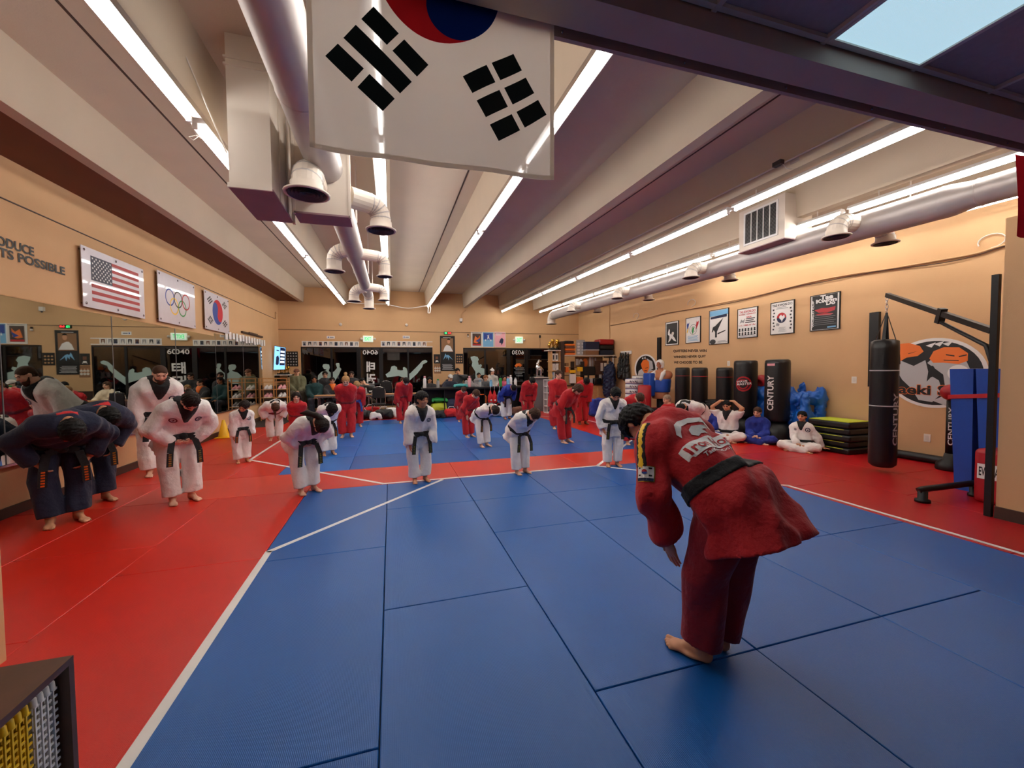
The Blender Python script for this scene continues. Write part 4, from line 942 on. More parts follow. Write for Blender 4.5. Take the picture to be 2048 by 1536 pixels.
WHT = dict(top='dobok_white', legs='dobok_white'); RED = dict(top='dobok_red', legs='dobok_red', collar=None); BLU = dict(top='dobok_blue', legs='dobok_blue', collar=None); NAV = dict(top='dobok_navy', legs='dobok_navy', collar='brightred', collar_w=.6)
f1 = dict(res=.0130); f2 = dict(res=.0155); f3 = dict(res=.0185)
# instructor bowing with his back to the camera
INS = person('instructor in red uniform with black belt bowing with back turned', (1.66, 1.78), 1.76, 196, 56, 22, top='dobok_red', legs='dobok_red_shaded', collar=None, belt='belt', tails=False, hair='mop', hc='hair_black', skin='skin_b',
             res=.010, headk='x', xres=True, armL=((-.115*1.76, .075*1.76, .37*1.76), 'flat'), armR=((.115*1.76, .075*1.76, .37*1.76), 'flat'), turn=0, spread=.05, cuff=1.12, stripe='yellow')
# nearest line
R1 = stand('adult in navy uniform bowing low beside the mirror, pink badge on sleeve', (130, 1045), (75, 868), 70, 26, 40, H_=1.72, hair='short', hc='hair_black', gold=True, arms='side', **NAV, **f1)
R2 = stand('adult in navy uniform bowing behind the other navy uniform, red shirt at neck', (190, 1004), (205, 848), 64, 30, 46, H_=1.70, hair='short', hc='hair_black', gold=True, arms='side', **NAV, **f1)
stand('woman in white uniform with ponytail bowing hands at her belt', (365, 1002), (350, 815), 44, 22, 38, H_=1.62, fem=True, hair='pulled', hc='hair_dark', skin='skin_a', arms='belly', tail=((0, -.40, .2), [(0, -.05, .02), (0, -.05, -.06), (0, -.02, -.09)], .03), gold=True, emblem=[(.075, 'navy', .035), (-.075, 'belt_red', .04)], **WHT, **f1)
stand('bearded man in white uniform bowing next to the mirror', (318, 948), (300, 778), 36, -12, 34, H_=1.84, hair='buzz', hc='hair_brown', beardc='hair_brown', skin='skin_a', arms='side', bulk=1.16, emblem=[(.08, 'navy', .045)], **WHT, **f1)
stand('girl in white uniform bowing low, brown ponytail fallen over her neck', (615, 984), (600, 838), 62, 30, 34, H_=1.42, fem=True, hair='pulled', hc='hair_dark', skin='skin_a', arms='belly', tail=((0, -.42, .22), [(-.06, -.06, .06), (-.07, -.07, .03), (-.06, -.05, .0)], .032), gold=True, **WHT, **f1)
KID = stand('smiling boy in white uniform leaning forward arms behind him', (840, 962), (848, 784), 26, -22, 12, fem=False, hair='mop', hc='hair_black', skin='skin_b', arms='side', turn=22, gold=True, emblem=[(.07, 'navy', .03)], cuff=1.3, **WHT, **f1)
stand('boy in white uniform bowing on the tape line, short brown hair', (1042, 946), (1060, 828), 50, 18, 16, H_=1.25, hair='crop', hc='hair_brown', skin='skin_a', arms='back', gold=True, cuff=1.2, **WHT, **f1)
stand('small boy in white uniform standing head down with black belt knotted', (1225, 931), (1228, 777), 10, 34, -14, hair='short', hc='hair_black', skin='skin_b', arms='side', gold=True, emblem=[(.07, 'dgray', .02)], cuff=1.2, **WHT, **f1)
# second line
stand('boy in white uniform looking aside by the yellow cone', (485, 924), (478, 803), 24, 14, 30, hair='short', hc='hair_dark', skin='skin_b', arms='side', turn=-36, gold=True, emblem=[(.08, 'navy', .03)], cuff=1.2, **WHT, **f2)
stand('child in white uniform with dark hair bowing face down on the pale blue mat', (657, 909), (655, 803), 56, 26, 20, H_=1.30, hair='bob', hc='hair_black', skin='skin_b', arms='back', gold=True, cuff=1.2, **WHT, **f2)
stand('child in white uniform half hidden behind the smiling boy', (832, 895), (826, 800), 20, 20, 14, hair='short', hc='hair_dark', skin='skin_a', arms='side', **WHT, **f2)
stand('boy in white uniform bowing deeply, belt tails hanging on the blue mat', (968, 893), (962, 802), 66, 26, 22, H_=1.26, hair='crop', hc='hair_dark', skin='skin_a', arms='back', gold=True, cuff=1.2, **WHT, **f2)
stand('girl in red uniform bowing sideways on the blue mat, brown hair', (1130, 885), (1140, 772), 42, 14, 26, H_=1.45, fem=True, hair='bob', hc='hair_brown', skin='skin_a', arms='thigh', **RED, **f2)
stand('boy in red uniform bowing beside the small boy with knotted belt', (1262, 888), (1258, 796), 52, 18, -8, H_=1.36, hair='crop', hc='hair_brown', skin='skin_a', arms='side', **RED, **f2)
# third line
stand('child in white uniform bowing, two brown braids hanging straight down', (550, 880), (548, 803), 70, 28, 18, H_=1.34, fem=True, hair='pulled', hc='hair_brown', skin='skin_a', arms='side', belt='belt_red', tails=False, tail=((.25, -.1, .2), [(.03, 0, -.1), (.01, 0, -.14)], .022), cuff=1.25, **WHT, **f3)
stand('child in red uniform peering up while bowing near the shoe rack', (596, 888), (578, 782), 38, -34, 10, H_=1.18, hair='bob', hc='hair_dark', skin='skin_a', arms='back', belt='belt_red', tails=False, **RED, **f3)
stand('tall girl in red uniform leaning forward, blond hair tied back', (694, 874), (683, 764), 32, -4, 6, H_=1.56, fem=True, hair='pulled', hc='hair_blond', skin='skin_a', arms='back', tail=((0, -.3, .5), [(0, -.02, .04), (0, -.06, .0)], .03), belt='belt_red', tails=False, **RED, **f3)
stand('student in red uniform hidden behind the tall blond girl', (714, 853), (706, 774), 30, 16, 8, H_=1.38, hair='short', hc='hair_blond', skin='skin_a', arms='side', belt='blue', **RED, **f3)
stand('student in red uniform with dark hair bowing by the folding table', (806, 846), (815, 762), 34, 22, 18, H_=1.52, hair='short', hc='hair_dark', skin='skin_a', arms='side', belt='belt_red', tails=False, **RED, **f3)
stand('small child in red uniform bowing in front of the cubby counter', (922, 843), (920, 777), 30, 24, 12, H_=1.15, hair='crop', hc='hair_brown', skin='skin_a', arms='side', belt='belt_red', tails=False, **RED, **f3)
stand('child in red uniform stooping, light brown hair, on the far blue mat', (938, 874), (940, 787), 40, 10, 24, H_=1.25, hair='short', hc='hair_brown', skin='skin_a', arms='thigh', belt='belt_red', tails=False, **RED, **f3)
stand('student in blue jacket and white trousers bowing at the cubby counter', (1014, 838), (1016, 767), 56, 26, 14, H_=1.46, hair='crop', hc='hair_black', skin='skin_c', arms='side', top='dobok_blue', legs='dobok_white', collar=None, **f3)
stand('student in red uniform with black hair bowing near the grey pedestal', (1056, 842), (1056, 760), 34, 26, 4, H_=1.50, hair='short', hc='hair_black', skin='skin_b', arms='side', belt='belt_red', tails=False, **RED, **f3)
stand('student in red uniform standing nearly upright before the bookshelf', (1114, 857), (1116, 741), 14, -4, 0, hair='short', hc='hair_brown', skin='skin_a', arms='thigh', belt='belt_red', tails=False, **RED, **f3)
stand('student in red uniform bowing head down before the wooden desk', (1165, 848), (1163, 766), 36, 28, -8, H_=1.52, hair='crop', hc='hair_black', skin='skin_d', arms='side', belt='belt_red', tails=False, **RED, **f3)
p = fl(1392, 900)
person('student in white uniform bowing low among the seated students', (p.x+.2, p.y+.3), 1.42, -70, 78, 10, hair='crop', hc='hair_black', skin='skin_b', arms='back', tails=False, cuff=1.2, **WHT, **f2)
# sitting along the bag wall
def floor_sit(label, px, topy, face, **k):
    p = fl(*px); zt = onY(px[0], topy, p.y).z; H_ = 1.5
    for _ in range(10): H_ *= zt/(.41*H_+1.15*(.108+.066*H_))
    return person(label, (p.x-.03, p.y+.0), max(1.15, min(1.85, H_)), face, k.pop('bow', 4), k.pop('neck', 4), pose='cross', tails=False, **k)
floor_sit('cross-legged student in blue uniform with hands folded in lap', (1518, 884), 812, -58, hair='pulled', hc='hair_brown', skin='skin_a', arms='lap', belt='belt_green', turn=-10, bow=12, **BLU, **f1)
floor_sit('girl in white uniform sitting on the red mat propped on one hand', (1604, 900), 823, -62, fem=True, hair='pulled', hc='hair_black', skin='skin_b', armL='lap', armR='prop', bow=-4, neck=8, turn=-8, emblem=[(.085, 'navy', .04), (-.07, 'navy', .02)], **WHT, **f1)
floor_sit('student in white uniform sitting with both hands raised to the head', (1456, 880), 800, -60, fem=True, hair='crop', hc='hair_black', skin='skin_b', arms='head', bow=4, neck=12, **WHT, **f2)
floor_sit('boy in blue uniform sitting beside the student with raised arms', (1420, 876), 807, -66, hair='mop', hc='hair_black', skin='skin_b', arms='lap', bow=6, turn=-14, **BLU, **f2)
floor_sit('blond woman in red uniform sitting with arms crossed by the training dummy', (1340, 862), 789, -84, fem=True, hair='pulled', hc='hair_gray', skin='skin_a', arms='cross', bow=8, turn=-12, **RED, **f2)
# spectators
def watch(label, x, topy, Y, seat=None, face=0, **k):
    zt = onY(x, topy, Y).z; X = onY(x, topy, Y).x; H_ = k.pop('H_', 1.74); k.setdefault('arms', 'lap'); bow_ = k.pop('bow', 4)
    if seat is None: seat = max(.30, zt-(.433*H_+1.15*(.108+.066*H_)))
    k.setdefault('headk', 'farf' if k.get('fem') else 'far'); k.setdefault('belt', None); k.setdefault('collar', None); k.setdefault('skirt', False)
    return person(label, (X, Y), H_, face, bow_, k.pop('neck', 0), pose='sit', seat=seat, res=.026, **k), X, seat
SEATS = []
def wt(*a, **k): r_, X, s_ = watch(*a, **k); SEATS.append((X, a[3], s_)); return r_
wt('broad man in olive hoodie and brown cap sitting hands folded', 593, 737, 16.3, top='olive', legs='khaki', hair='crop', hc='hair_brown', skin='skin_a', hood=True, cap=('rust', 'brim'), bulk=1.25, H_=1.86, face=12)
wt('woman in dark teal hoodie sitting at the end of the folding table', 628, 751, 15.75, top='darkteal', legs='denim', fem=True, hair='long', hc='hair_black', skin='skin_c', hood=True, face=14)
wt('person with glasses in black jacket sitting before the fighter decal', 650, 742, 16.5, top='charcoal', legs='denim', hair='short', hc='hair_dark', skin='skin_a', glasses=True, face=8)
wt('man with glasses in dark jacket over an orange shirt at the table', 664, 754, 15.72, top='charcoal', legs='denim', hair='short', hc='hair_dark', skin='skin_a', glasses=True, face=16, collar='orange', arms='table')
wt('man with glasses in black sweater sitting under the mirrored house number', 703, 742, 16.5, top='charcoal', legs='denim', hair='short', hc='hair_dark', skin='skin_a', glasses=True, face=4)
wt('man in charcoal sweater resting his chin on one hand at the table', 723, 758, 15.72, top='slate', legs='khaki', hair='short', hc='hair_black', skin='skin_a', face=40, armR='mouth', armL='table')
wt('fair-haired boy sitting behind the tall girl in red', 692, 764, 15.9, top='brightred', legs='denim', hair='short', hc='hair_blond', skin='skin_a', H_=1.4, face=5)
wt('smiling woman with long hair in cream sweater at the table end', 805, 757, 15.72, top='cream', legs='denim', fem=True, hair='long', hc='hair_brown', skin='skin_a', face=10, arms='table')
wt('person in black sitting behind the white water bottle', 859, 753, 15.6, top='charcoal', legs='denim', hair='long', hc='hair_black', skin='skin_b', fem=True, face=0)
wt('man in navy hoodie and pale cap leaning on the counter', 900, 748, 14.85, top='hoodnavy', legs='denim', hair='crop', hc='hair_dark', skin='skin_a', hood=True, cap=('palewear', 'brim'), bulk=1.15, face=6, arms='table', neck=8)
wt('man in dark sweatshirt holding his hand to his mouth', 914, 736, 16.3, top='slate', legs='denim', hair='short', hc='hair_black', skin='skin_b', face=12, armR='mouth')
wt('person in grey hoodie behind the pink bottle', 938, 750, 14.85, top='heather', legs='denim', hair='short', hc='hair_dark', skin='skin_a', hood=True, face=4, arms='table')
wt('young child in grey shirt sitting between the adults at the counter', 957, 745, 15.6, top='heather', legs='denim', hair='crop', hc='hair_dark', skin='skin_b', H_=1.2, face=4)
wt('boy with chestnut hair in grey sweatshirt at the counter', 971, 750, 14.85, top='slate', legs='denim', hair='mop', hc='hair_ginger', skin='skin_a', H_=1.45, face=2, arms='table')
wt('woman in pale coat and white knit hat with long dark hair', 983, 737, 15.9, top='palewear', legs='denim', fem=True, hair='long', hc='hair_dark', skin='skin_a', cap=('paper', 'knit'), face=18)
wt('girl in pink top with black hair behind the green bottle', 1008, 750, 14.85, top='pinkwear', legs='denim', fem=True, hair='bob', hc='hair_black', skin='skin_b', H_=1.5, face=0, arms='table')
# ================================================================== WALL DECOR
def bar(p, q_, wd_):  # rotated rectangle between two uv points
    d = (q_[0]-p[0], q_[1]-p[1]); L = math.hypot(*d); n = (-d[1]/L*wd_/2, d[0]/L*wd_/2)
    return [(p[0]-n[0], p[1]-n[1]), (q_[0]-n[0], q_[1]-n[1]), (q_[0]+n[0], q_[1]+n[1]), (p[0]+n[0], p[1]+n[1])]
def trigram(cx, cy, ang, pat, wd_, L, gap):
    """three bars across ang; pat like 'sbs' (s solid, b broken) listed from the centre outwards"""
    out = []; d = (math.cos(ang), math.sin(ang)); n = (-d[1], d[0])
    for i, c_ in enumerate(pat):
        o = (i-1)*(wd_+gap); m_ = (cx+d[0]*o, cy+d[1]*o); a = (m_[0]-n[0]*L/2, m_[1]-n[1]*L/2); b = (m_[0]+n[0]*L/2, m_[1]+n[1]*L/2)
        if c_ == 's': out.append(bar(a, b, wd_))
        else:
            e = gap*.42; out.append(bar(a, (m_[0]-n[0]*e, m_[1]-n[1]*e), wd_)); out.append(bar((m_[0]+n[0]*e, m_[1]+n[1]*e), b, wd_))
    return out
# ---- the big flag hanging lengthwise behind the bulkhead
FW, FX0, FZ0, FY = .935, -.262, 2.372, 1.600
def flagsurf(u, v, off=0.0):
    w_ = .010*math.sin(2.2*PI*u+1.0)*(1.2-.5*v)+.006*math.sin(5*PI*u+3*v)
    return Vector((FX0+FW*u*(1-.03*(1-v)*0), FY+w_-off, FZ0+1.38*v+.012*math.sin(PI*u)*0-(.018*math.sin(PI*u)*(1-v))))
fg = thing('hanging_flag', 'large white Korean flag hung lengthwise behind the ceiling bulkhead', 'flag', (FX0+FW/2, FY, FZ0+1.38))
mb = Mb(); nu, nvv = 40, 44
mb.add([flagsurf(i/nu, j/nvv) for j in range(nvv+1) for i in range(nu+1)], [(j*(nu+1)+i, j*(nu+1)+i+1, (j+1)*(nu+1)+i+1, (j+1)*(nu+1)+i) for j in range(nvv) for i in range(nu)], 0, True)
mb.obj('cloth', 'flag_white', fg, fix=False)
asp = FW/1.38; fq = lambda u, v: flagsurf(u, v*asp, .003)    # v in units of the width
cy = .5/asp
def fpoly(pts, m_, nm): o = Mb(); flat(o, pts, fq, (0, 0, 0), fine=.035); o.obj(nm, m_, fg)
def half(mb, cx, cy_, r, ang, sgn, q, off, asp=1.0, n=36):
    ca, sa = math.cos(ang), math.sin(ang); vs = []
    for i in range(n+1):
        x = -math.cos(PI*i/n); o_ = math.sqrt(max(0, 1-x*x))*sgn; c_ = math.sqrt(max(0, .25-(x+.5)**2)) if x < 0 else -math.sqrt(max(0, .25-(x-.5)**2))
        for j in range(7): y = c_+(o_-c_)*j/6; vs.append(q(cx+r*(x*ca-y*sa), cy_+r*asp*(x*sa+y*ca))+Vector(off))
    mb.add(vs, [(7*i+j, 7*i+j+1, 7*i+j+8, 7*i+j+7) for i in range(n) for j in range(6)]); return mb
for sg, m_, nm in ((1, 'flag_red', 'red_half'), (-1, 'flag_blue', 'blue_half')): o = Mb(); half(o, .5, cy, .25, math.radians(123), sg, fq, (0, 0, 0)); o.obj(nm, m_, fg, fix=False)
for cx_, cyy, an, pat in ((.255, .375, math.radians(-130), 'bsb'), (.775, .325, math.radians(-57), 'bbb')):
    for k_, pl in enumerate(trigram(cx_, cyy, an, pat, .072, .27, .032)): fpoly(pl, 'flag_black', 'trigram_bar')
hm = Mb()
for a, b in (((0, 0), (1, 0)), ((0, 0), (0, 1.4)), ((1, 0), (1, 1.4))):
    d = .012; n = 24; vs = []
    for i in range(n+1):
        u = a[0]+(b[0]-a[0])*i/n; v = a[1]+(b[1]-a[1])*i/n
        inn = (u, v+d*1.6) if a[1] == b[1] else (u+(d*1.6 if u < .5 else -d*1.6), v)
        vs += [flagsurf(u, v*asp, .002), flagsurf(inn[0], inn[1]*asp, .002)]
    hm.add(vs, [(2*i, 2*i+1, 2*i+3, 2*i+2) for i in range(n)])
hm.obj('hem', 'flag_white', fg, fix=False)
Mb().tube([(FX0-.05, FY, FZ0+1.38), (FX0+FW+.05, FY, FZ0+1.38)], .012, 8).obj('rod', 'black_metal', fg)
# a red banner at the far right edge of the room, close to the bulkhead
bp = Mb(); P_ = [onY(x, y, 1.9) for x, y in ((2036, 300), (2062, 470))]
X0_ = onY(2036, 400, 1.9).x
vs = []
for j in range(13):
    v = j/12; z = onY(2036, 472, 1.9).z+v*.62
    for i in range(13): u = i/12; vs.append((X0_+.02*math.sin(v*4)+u*.6, 1.9+.02*math.sin(u*9+v), z))
bp.add(vs, [(j*13+i, j*13+i+1, (j+1)*13+i+1, (j+1)*13+i) for j in range(12) for i in range(12)], 0, True)
tag(bp.obj('hanging_banner', cloth_thin('banner_red', (150, 24, 34), .3, 0.0)), 'dark red cloth banner hanging from the bulkhead by the round duct', 'banner')
# ---- boards on the left wall
def wall_board(pts, X, label, nm='wall_board', depth=.012, m_='acrylic_board', cat='sign'):
    q4 = [onX(x, y, X) for x, y in pts]   # order: bottom-left, bottom-right, top-right, top-left as seen
    y0 = (q4[0].y+q4[3].y)/2; y1 = (q4[1].y+q4[2].y)/2; z0 = (q4[0].z+q4[1].z)/2; z1 = (q4[2].z+q4[3].z)/2
    s_ = 1 if X < 0 else -1
    t = thing(nm, label, cat, (X, (y0+y1)/2, z0)); 
    return t, y0, y1, z0, z1, s_
XB = XL+.055
def left_board(pts, label, cat='flag board'):
    t, y0, y1, z0, z1, s_ = wall_board(pts, XB, label, cat=cat)
    Mb().box(XB-.010, XB, y0, y1, z0, z1).obj('panel', 'acrylic_board', t)
    for y in (y0+.05, (y0+y1)/2, y1-.05):
        for z in (z0+.05, z1-.05): Mb().lathe((XL+.002, y, z), [(.012, 0), (.012, XB-XL-.002), (.018, XB-XL), (.018, XB-XL+.006)], 10, axis=(1, 0, 0)).obj('standoff', 'steel', t)
    return t, rect((XB+.0015, y0, z0), (0, y1-y0, 0), (0, 0, z1-z0)), (y1-y0), (z1-z0)
t, q, wy, hz = left_board([(168, 613), (290, 637), (287, 550), (160, 475)], 'white board with the United States flag mounted on the tan wall above the mirror')
u0, u1, v0, v1 = .12, .90, .12, .88
for k_ in range(13):
    if k_ % 2 == 0: o = Mb(); flat(o, rct(u0 if k_ > 6 else u0+.40*(u1-u0), v1-(k_+1)*(v1-v0)/13, u1, v1-k_*(v1-v0)/13), q, (0, 0, 0)); o.obj('stripe', 'usred', t)
o = Mb(); flat(o, rct(u0, v1-7*(v1-v0)/13, u0+.40*(u1-u0), v1), q, (0, 0, 0)); cn = o.obj('canton', 'usblue', t)
st = Mb(); cw, chh = .40*(u1-u0), 7*(v1-v0)/13
for r_ in range(9):
    for c_ in range(6 if r_ % 2 == 0 else 5):
        sx = u0+cw*(c_*2+1+(r_ % 2))/12; sy = v1-chh*(r_+1)/10; R_ = .014
        pts = [(sx+(R_ if i % 2 == 0 else R_*.42)*math.sin(i*PI/5), sy+(R_ if i % 2 == 0 else R_*.42)*math.cos(i*PI/5)*wy/hz) for i in range(10)]; flat(st, pts, q, (.001, 0, 0))
so_ = st.obj('star', 'white', cn); so_['kind'] = 'stuff'
t, q, wy, hz = left_board([(318, 645), (391, 655), (389, 571), (315, 540)], 'white board with the five interlocked sports rings above the mirror')
rx = .105; ry = rx*wy/hz
for cx_, cy_, m_ in ((.28, .54, 'blue'), (.50, .54, 'black'), (.72, .54, 'red'), (.39, .54-ry*1.0, 'yellow'), (.61, .54-ry*1.0, 'green')):
    o = Mb(); ring(o, cx_, cy_, rx, .018, q, (.0005*cx_, 0, 0), asp=wy/hz, n=32); o.obj('ring', m_, t)
t, q, wy, hz = left_board([(412, 657), (459, 668), (457, 600), (407, 578)], 'white board with the Korean flag mounted above the mirror')
a_ = wy/hz; o = Mb(); flat(o, disc(.5, .52, .21, .21*a_), q, (.0003, 0, 0)); o.obj('disc', 'blue', t)
o = Mb(); half(o, .5, .52, .21, PI-.5, -1, q, (.0008, 0, 0), asp=a_); o.obj('red_half', 'flagred', t, fix=False)
for cx_, cy_, an, pat in ((.2, .78, 2.3, 'sss'), (.8, .78, .8, 'bsb'), (.2, .26, 3.9, 'sbs'), (.8, .26, -.8, 'bbb')):
    for pl in trigram(cx_, cy_, an, pat, .035, .17, .022): o = Mb(); flat(o, pl, q, (.0003, 0, 0)); o.obj('trigram_bar', 'black', t)
# ---- lettering on the walls
def letters(lines, X, label, m_='letter', off=.006):
    t = thing('wall_lettering', label, 'lettering', onX(lines[0][1], lines[0][4], X))
    for s_, x0, y0t, y0b, xx1, y1t, y1b in [(l[0], l[1], l[3], l[4], l[2], l[5], l[6]) for l in lines]:
        P4 = [onX(x0, y0b, X), onX(xx1, y1b, X), onX(xx1, y1t, X), onX(x0, y0t, X)]
        tot = sum(len(w_) for w_ in s_.split(' ')); n = len(s_); vs, fs, dm = text_data(s_, .022)
        o = Mb(); sg = 1 if X < 0 else -1; text(o, s_, quad(*P4), (sg*off, 0, 0), bold=.022); o.obj('word_line', m_, t)
    return t
letters([('QUITTERS NEVER WIN', 1347, 1413.5, 699.5, 705.5, 698.5, 705), ('WINNERS NEVER QUIT', 1347.5, 1412, 711.5, 717, 710, 715.5), ('WE CHOOSE TO BE', 1348, 1405, 722.5, 727.5, 721.5, 727)], XR, 'three lines of black capital letters on the tan wall below the posters')
# left wall: the words run on out of the frame
q0 = [onX(x, y, XL) for x, y in ((0, 505), (67, 514), (129, 551), (0, 530))]
t = thing('wall_lettering', 'black capital letters on the tan wall next to the United States flag board', 'lettering', (XL, q0[0].y, 2.9))
zt = [onX(x, y, XL).z for x, y in ((67, 495), (67, 513), (129, 535), (129, 551))]; ye = (onX(67, 504, XL).y, onX(129, 543, XL).y)
for s_, ye_, z1, z0, cw in (('TO PRODUCE', ye[0], zt[0], zt[1], .088), ('THE BEST RESULTS POSSIBLE', ye[1], zt[2], zt[3], .088)):
    L_ = len(s_)*cw; o = Mb(); text(o, s_, rect((XL+.006, ye_-L_, z0), (0, L_, 0), (0, 0, z1-z0)), (0, 0, 0), bold=.03); o.obj('word_line', 'letter', t)
# ---- framed posters on the right wall
PX = XR-.022
def poster(pts, label, bg='paper', frame='black'):
    q4 = [onX(x, y, PX) for x, y in pts]; ya, yb_ = (q4[0].y+q4[3].y)/2, (q4[1].y+q4[2].y)/2; z0 = (q4[0].z+q4[1].z)/2; z1 = (q4[2].z+q4[3].z)/2
    t = thing('wall_poster', label, 'poster', (PX, (ya+yb_)/2, z0))
    Mb().box(PX, XR-.001, yb_+.012, ya-.012, z0+.012, z1-.012).obj('print_sheet', bg, t)
    fr = Mb(); fr.box(PX-.008, XR-.001, yb_, ya, z0, z0+.014).box(PX-.008, XR-.001, yb_, ya, z1-.014, z1).box(PX-.008, XR-.001, yb_, yb_+.014, z0+.014, z1-.014).box(PX-.008, XR-.001, ya-.014, ya, z0+.014, z1-.014); fr.obj('frame', frame, t)
    return t, rect((PX-.002, ya, z0), (0, yb_-ya, 0), (0, 0, z1-z0)), (ya-yb_)/(z1-z0)
def pr(t, q, polys, m_, nm='print', k=1):
    o = Mb()
    for p in polys: flat(o, p, q, (-.0006*k, 0, 0))
    o.obj(nm, m_, t)
def ptext(t, q, s_, u, v, m_, bold=.02, k=2): o = Mb(); text(o, s_, q, (-.0006*k, 0, 0), u=u, v=v, bold=bold); o.obj('print_text', m_, t)
def lines(u, v0, v1, n, th): return [rct(u[0]+(i*37 % 5)*.01, v0+(v1-v0)*i/max(1, n-1), u[1]-(i*53 % 7)*.02, v0+(v1-v0)*i/max(1, n-1)+th) for i in range(n)]
t, q, a_ = poster([(1331, 692), (1357, 689), (1357, 641), (1331, 645)], 'framed black poster with a white photo of crossed fighters')
pr(t, q, [rct(.08, .06, .92, .92)], 'black')
pr(t, q, [[(.2, .12), (.38, .2), (.5, .3), (.62, .2), (.85, .14), (.72, .3), (.6, .38), (.66, .48), (.6, .56), (.5, .52), (.46, .44), (.34, .52), (.36, .66), (.28, .7), (.2, .56), (.2, .46), (.32, .4), (.3, .28)]], 'white', k=2); pr(t, q, [disc(.58, .5, .09, .06)], 'offwhite', k=3)
t, q, a_ = poster([(1371.5, 687.5), (1401, 684), (1401, 632), (1371.5, 636.5)], 'framed white poster with coloured brush-stroke figures around a globe')
pr(t, q, [[(.08, .72), (.12, .8), (.18, .76), (.26, .82), (.2, .66), (.14, .5), (.1, .6)]], 'blue'); pr(t, q, [[(.14, .56), (.22, .62), (.16, .48), (.1, .38), (.07, .45)]], 'yellow', k=2); pr(t, q, [[(.7, .66), (.76, .84), (.8, .78), (.9, .84), (.86, .7), (.78, .58), (.7, .5)]], 'red'); pr(t, q, [[(.44, .5), (.5, .64), (.54, .58), (.6, .64), (.56, .46), (.5, .34), (.45, .4)]], 'green', k=3)
o = Mb(); ring(o, .52, .52, .24, .03, q, (-.0006, 0, 0), asp=a_); ring(o, .52, .52, .14, .02, q, (-.0006, 0, 0), asp=a_); o.obj('globe', 'printgray', t); pr(t, q, lines((.12, .88), .08, .26, 5, .018), 'lightblue')
t, q, a_ = poster([(1418.5, 690), (1457, 686.5), (1457, 615), (1418.5, 622)], 'framed tall poster with a black kicking T figure and a pale blue sky band', bg='paper')
pr(t, q, [rct(.03, .82, .97, .97)], 'lightblue'); pr(t, q, [[(.08, .74), (.92, .76), (.92, .84), (.08, .80)]], 'navy', k=2); pr(t, q, [[(.14, .36), (.2, .5), (.34, .54), (.74, .74), (.5, .46), (.42, .36), (.42, .2), (.32, .2), (.32, .36), (.24, .42), (.2, .36)]], 'black'); pr(t, q, [[(.45, .28), (.85, .36), (.86, .39), (.45, .32)]], 'black'); pr(t, q, [disc(.2, .08, .16, .07)], 'dgray'); pr(t, q, lines((.45, .95), .05, .08, 2, .012), 'printgray')
t, q, a_ = poster([(1475, 677), (1515, 674), (1515, 612.5), (1475, 618.5)], 'framed white poster with red headline and rows of small portrait heads')
ptext(t, q, 'TAE KWON-DO', (.1, .9), (.84, .92), 'red'); ptext(t, q, 'KOREA - GERMANY', (.08, .92), (.77, .81), 'red'); ptext(t, q, 'GALA', (.46, .72), (.66, .72), 'red', .04); pr(t, q, lines((.4, .9), .5, .62, 3, .03), 'dgray'); pr(t, q, [[(.12, .5), (.2, .64), (.28, .58), (.4, .66), (.32, .5), (.24, .54)]], 'printgray'); ptext(t, q, '1.11. 1980-16 Uhr', (.08, .92), (.40, .45), 'red', .03)
pr(t, q, [disc(.12+.15*i, .30-.13*j, .045, .03, 12) for i in range(6) for j in range(2)]+[rct(.075+.15*i, .225-.13*j, .165+.15*i, .27-.13*j) for i in range(6) for j in range(2)], 'black'); pr(t, q, lines((.08, .92), .04, .08, 2, .015), 'printgray')
t, q, a_ = poster([(1541, 670), (1588.5, 666.5), (1588.5, 598.5), (1541, 606.5)], 'framed white poster with a red and blue disc and columns of small fighters')
ptext(t, q, 'TAE KWON-DO', (.08, .92), (.86, .93), 'black'); pr(t, q, lines((.25, .75), .78, .82, 2, .014), 'printgray'); pr(t, q, [disc(.48, .5, .2, .2*a_, 24, 0, PI)], 'red'); pr(t, q, [disc(.48, .5, .2, .2*a_, 24, PI, 2*PI)], 'navy'); pr(t, q, [[(.38, .54), (.46, .6), (.52, .54), (.6, .6), (.62, .5), (.54, .44), (.5, .36), (.46, .44), (.4, .48)]], 'white', k=2)
pr(t, q, [rct(.1+.72*c_+.03*(i % 2), .14+.1*i, .17+.72*c_+.03*(i % 2), .19+.1*i) for i in range(7) for c_ in (0, 1)], 'dgray'); pr(t, q, [[(.24, .28), (.38, .26), (.4, .32), (.28, .36)]], 'printgray'); pr(t, q, lines((.35, .7), .08, .2, 5, .01), 'printgray')
t, q, a_ = poster([(1620.5, 663), (1680, 657.5), (1680, 584), (1620.5, 591)], 'framed black poster with white wavy Tae Kwon Do title over dark red fighters')
pr(t, q, [rct(.07, .03, .92, .97)], 'black')
for s_, u, v in (('Tae', (.35, .78), (.84, .97)), ('Kwon', (.2, .9), (.76, .87)), ('Do', (.55, .85), (.68, .79))): ptext(t, q, s_, u, v, 'white', .05)
pr(t, q, [[(.16, .58), (.4, .62), (.6, .6), (.86, .62), (.84, .52), (.6, .48), (.3, .5)], [(.2, .46), (.5, .48), (.8, .44), (.7, .40), (.3, .42)]], 'redvinyl', k=2); pr(t, q, lines((.14, .9), .16, .42, 6, .008), 'printgray', k=3); pr(t, q, [rct(.6, .06, .88, .10)], 'lightblue', k=2)
o = Mb(); text(o, 'WORLD CUP', lambda u, v: q(.075+.06*(1-v), .10+.75*u), (-.0012, 0, 0), bold=.03); o.obj('print_text', 'white', t)
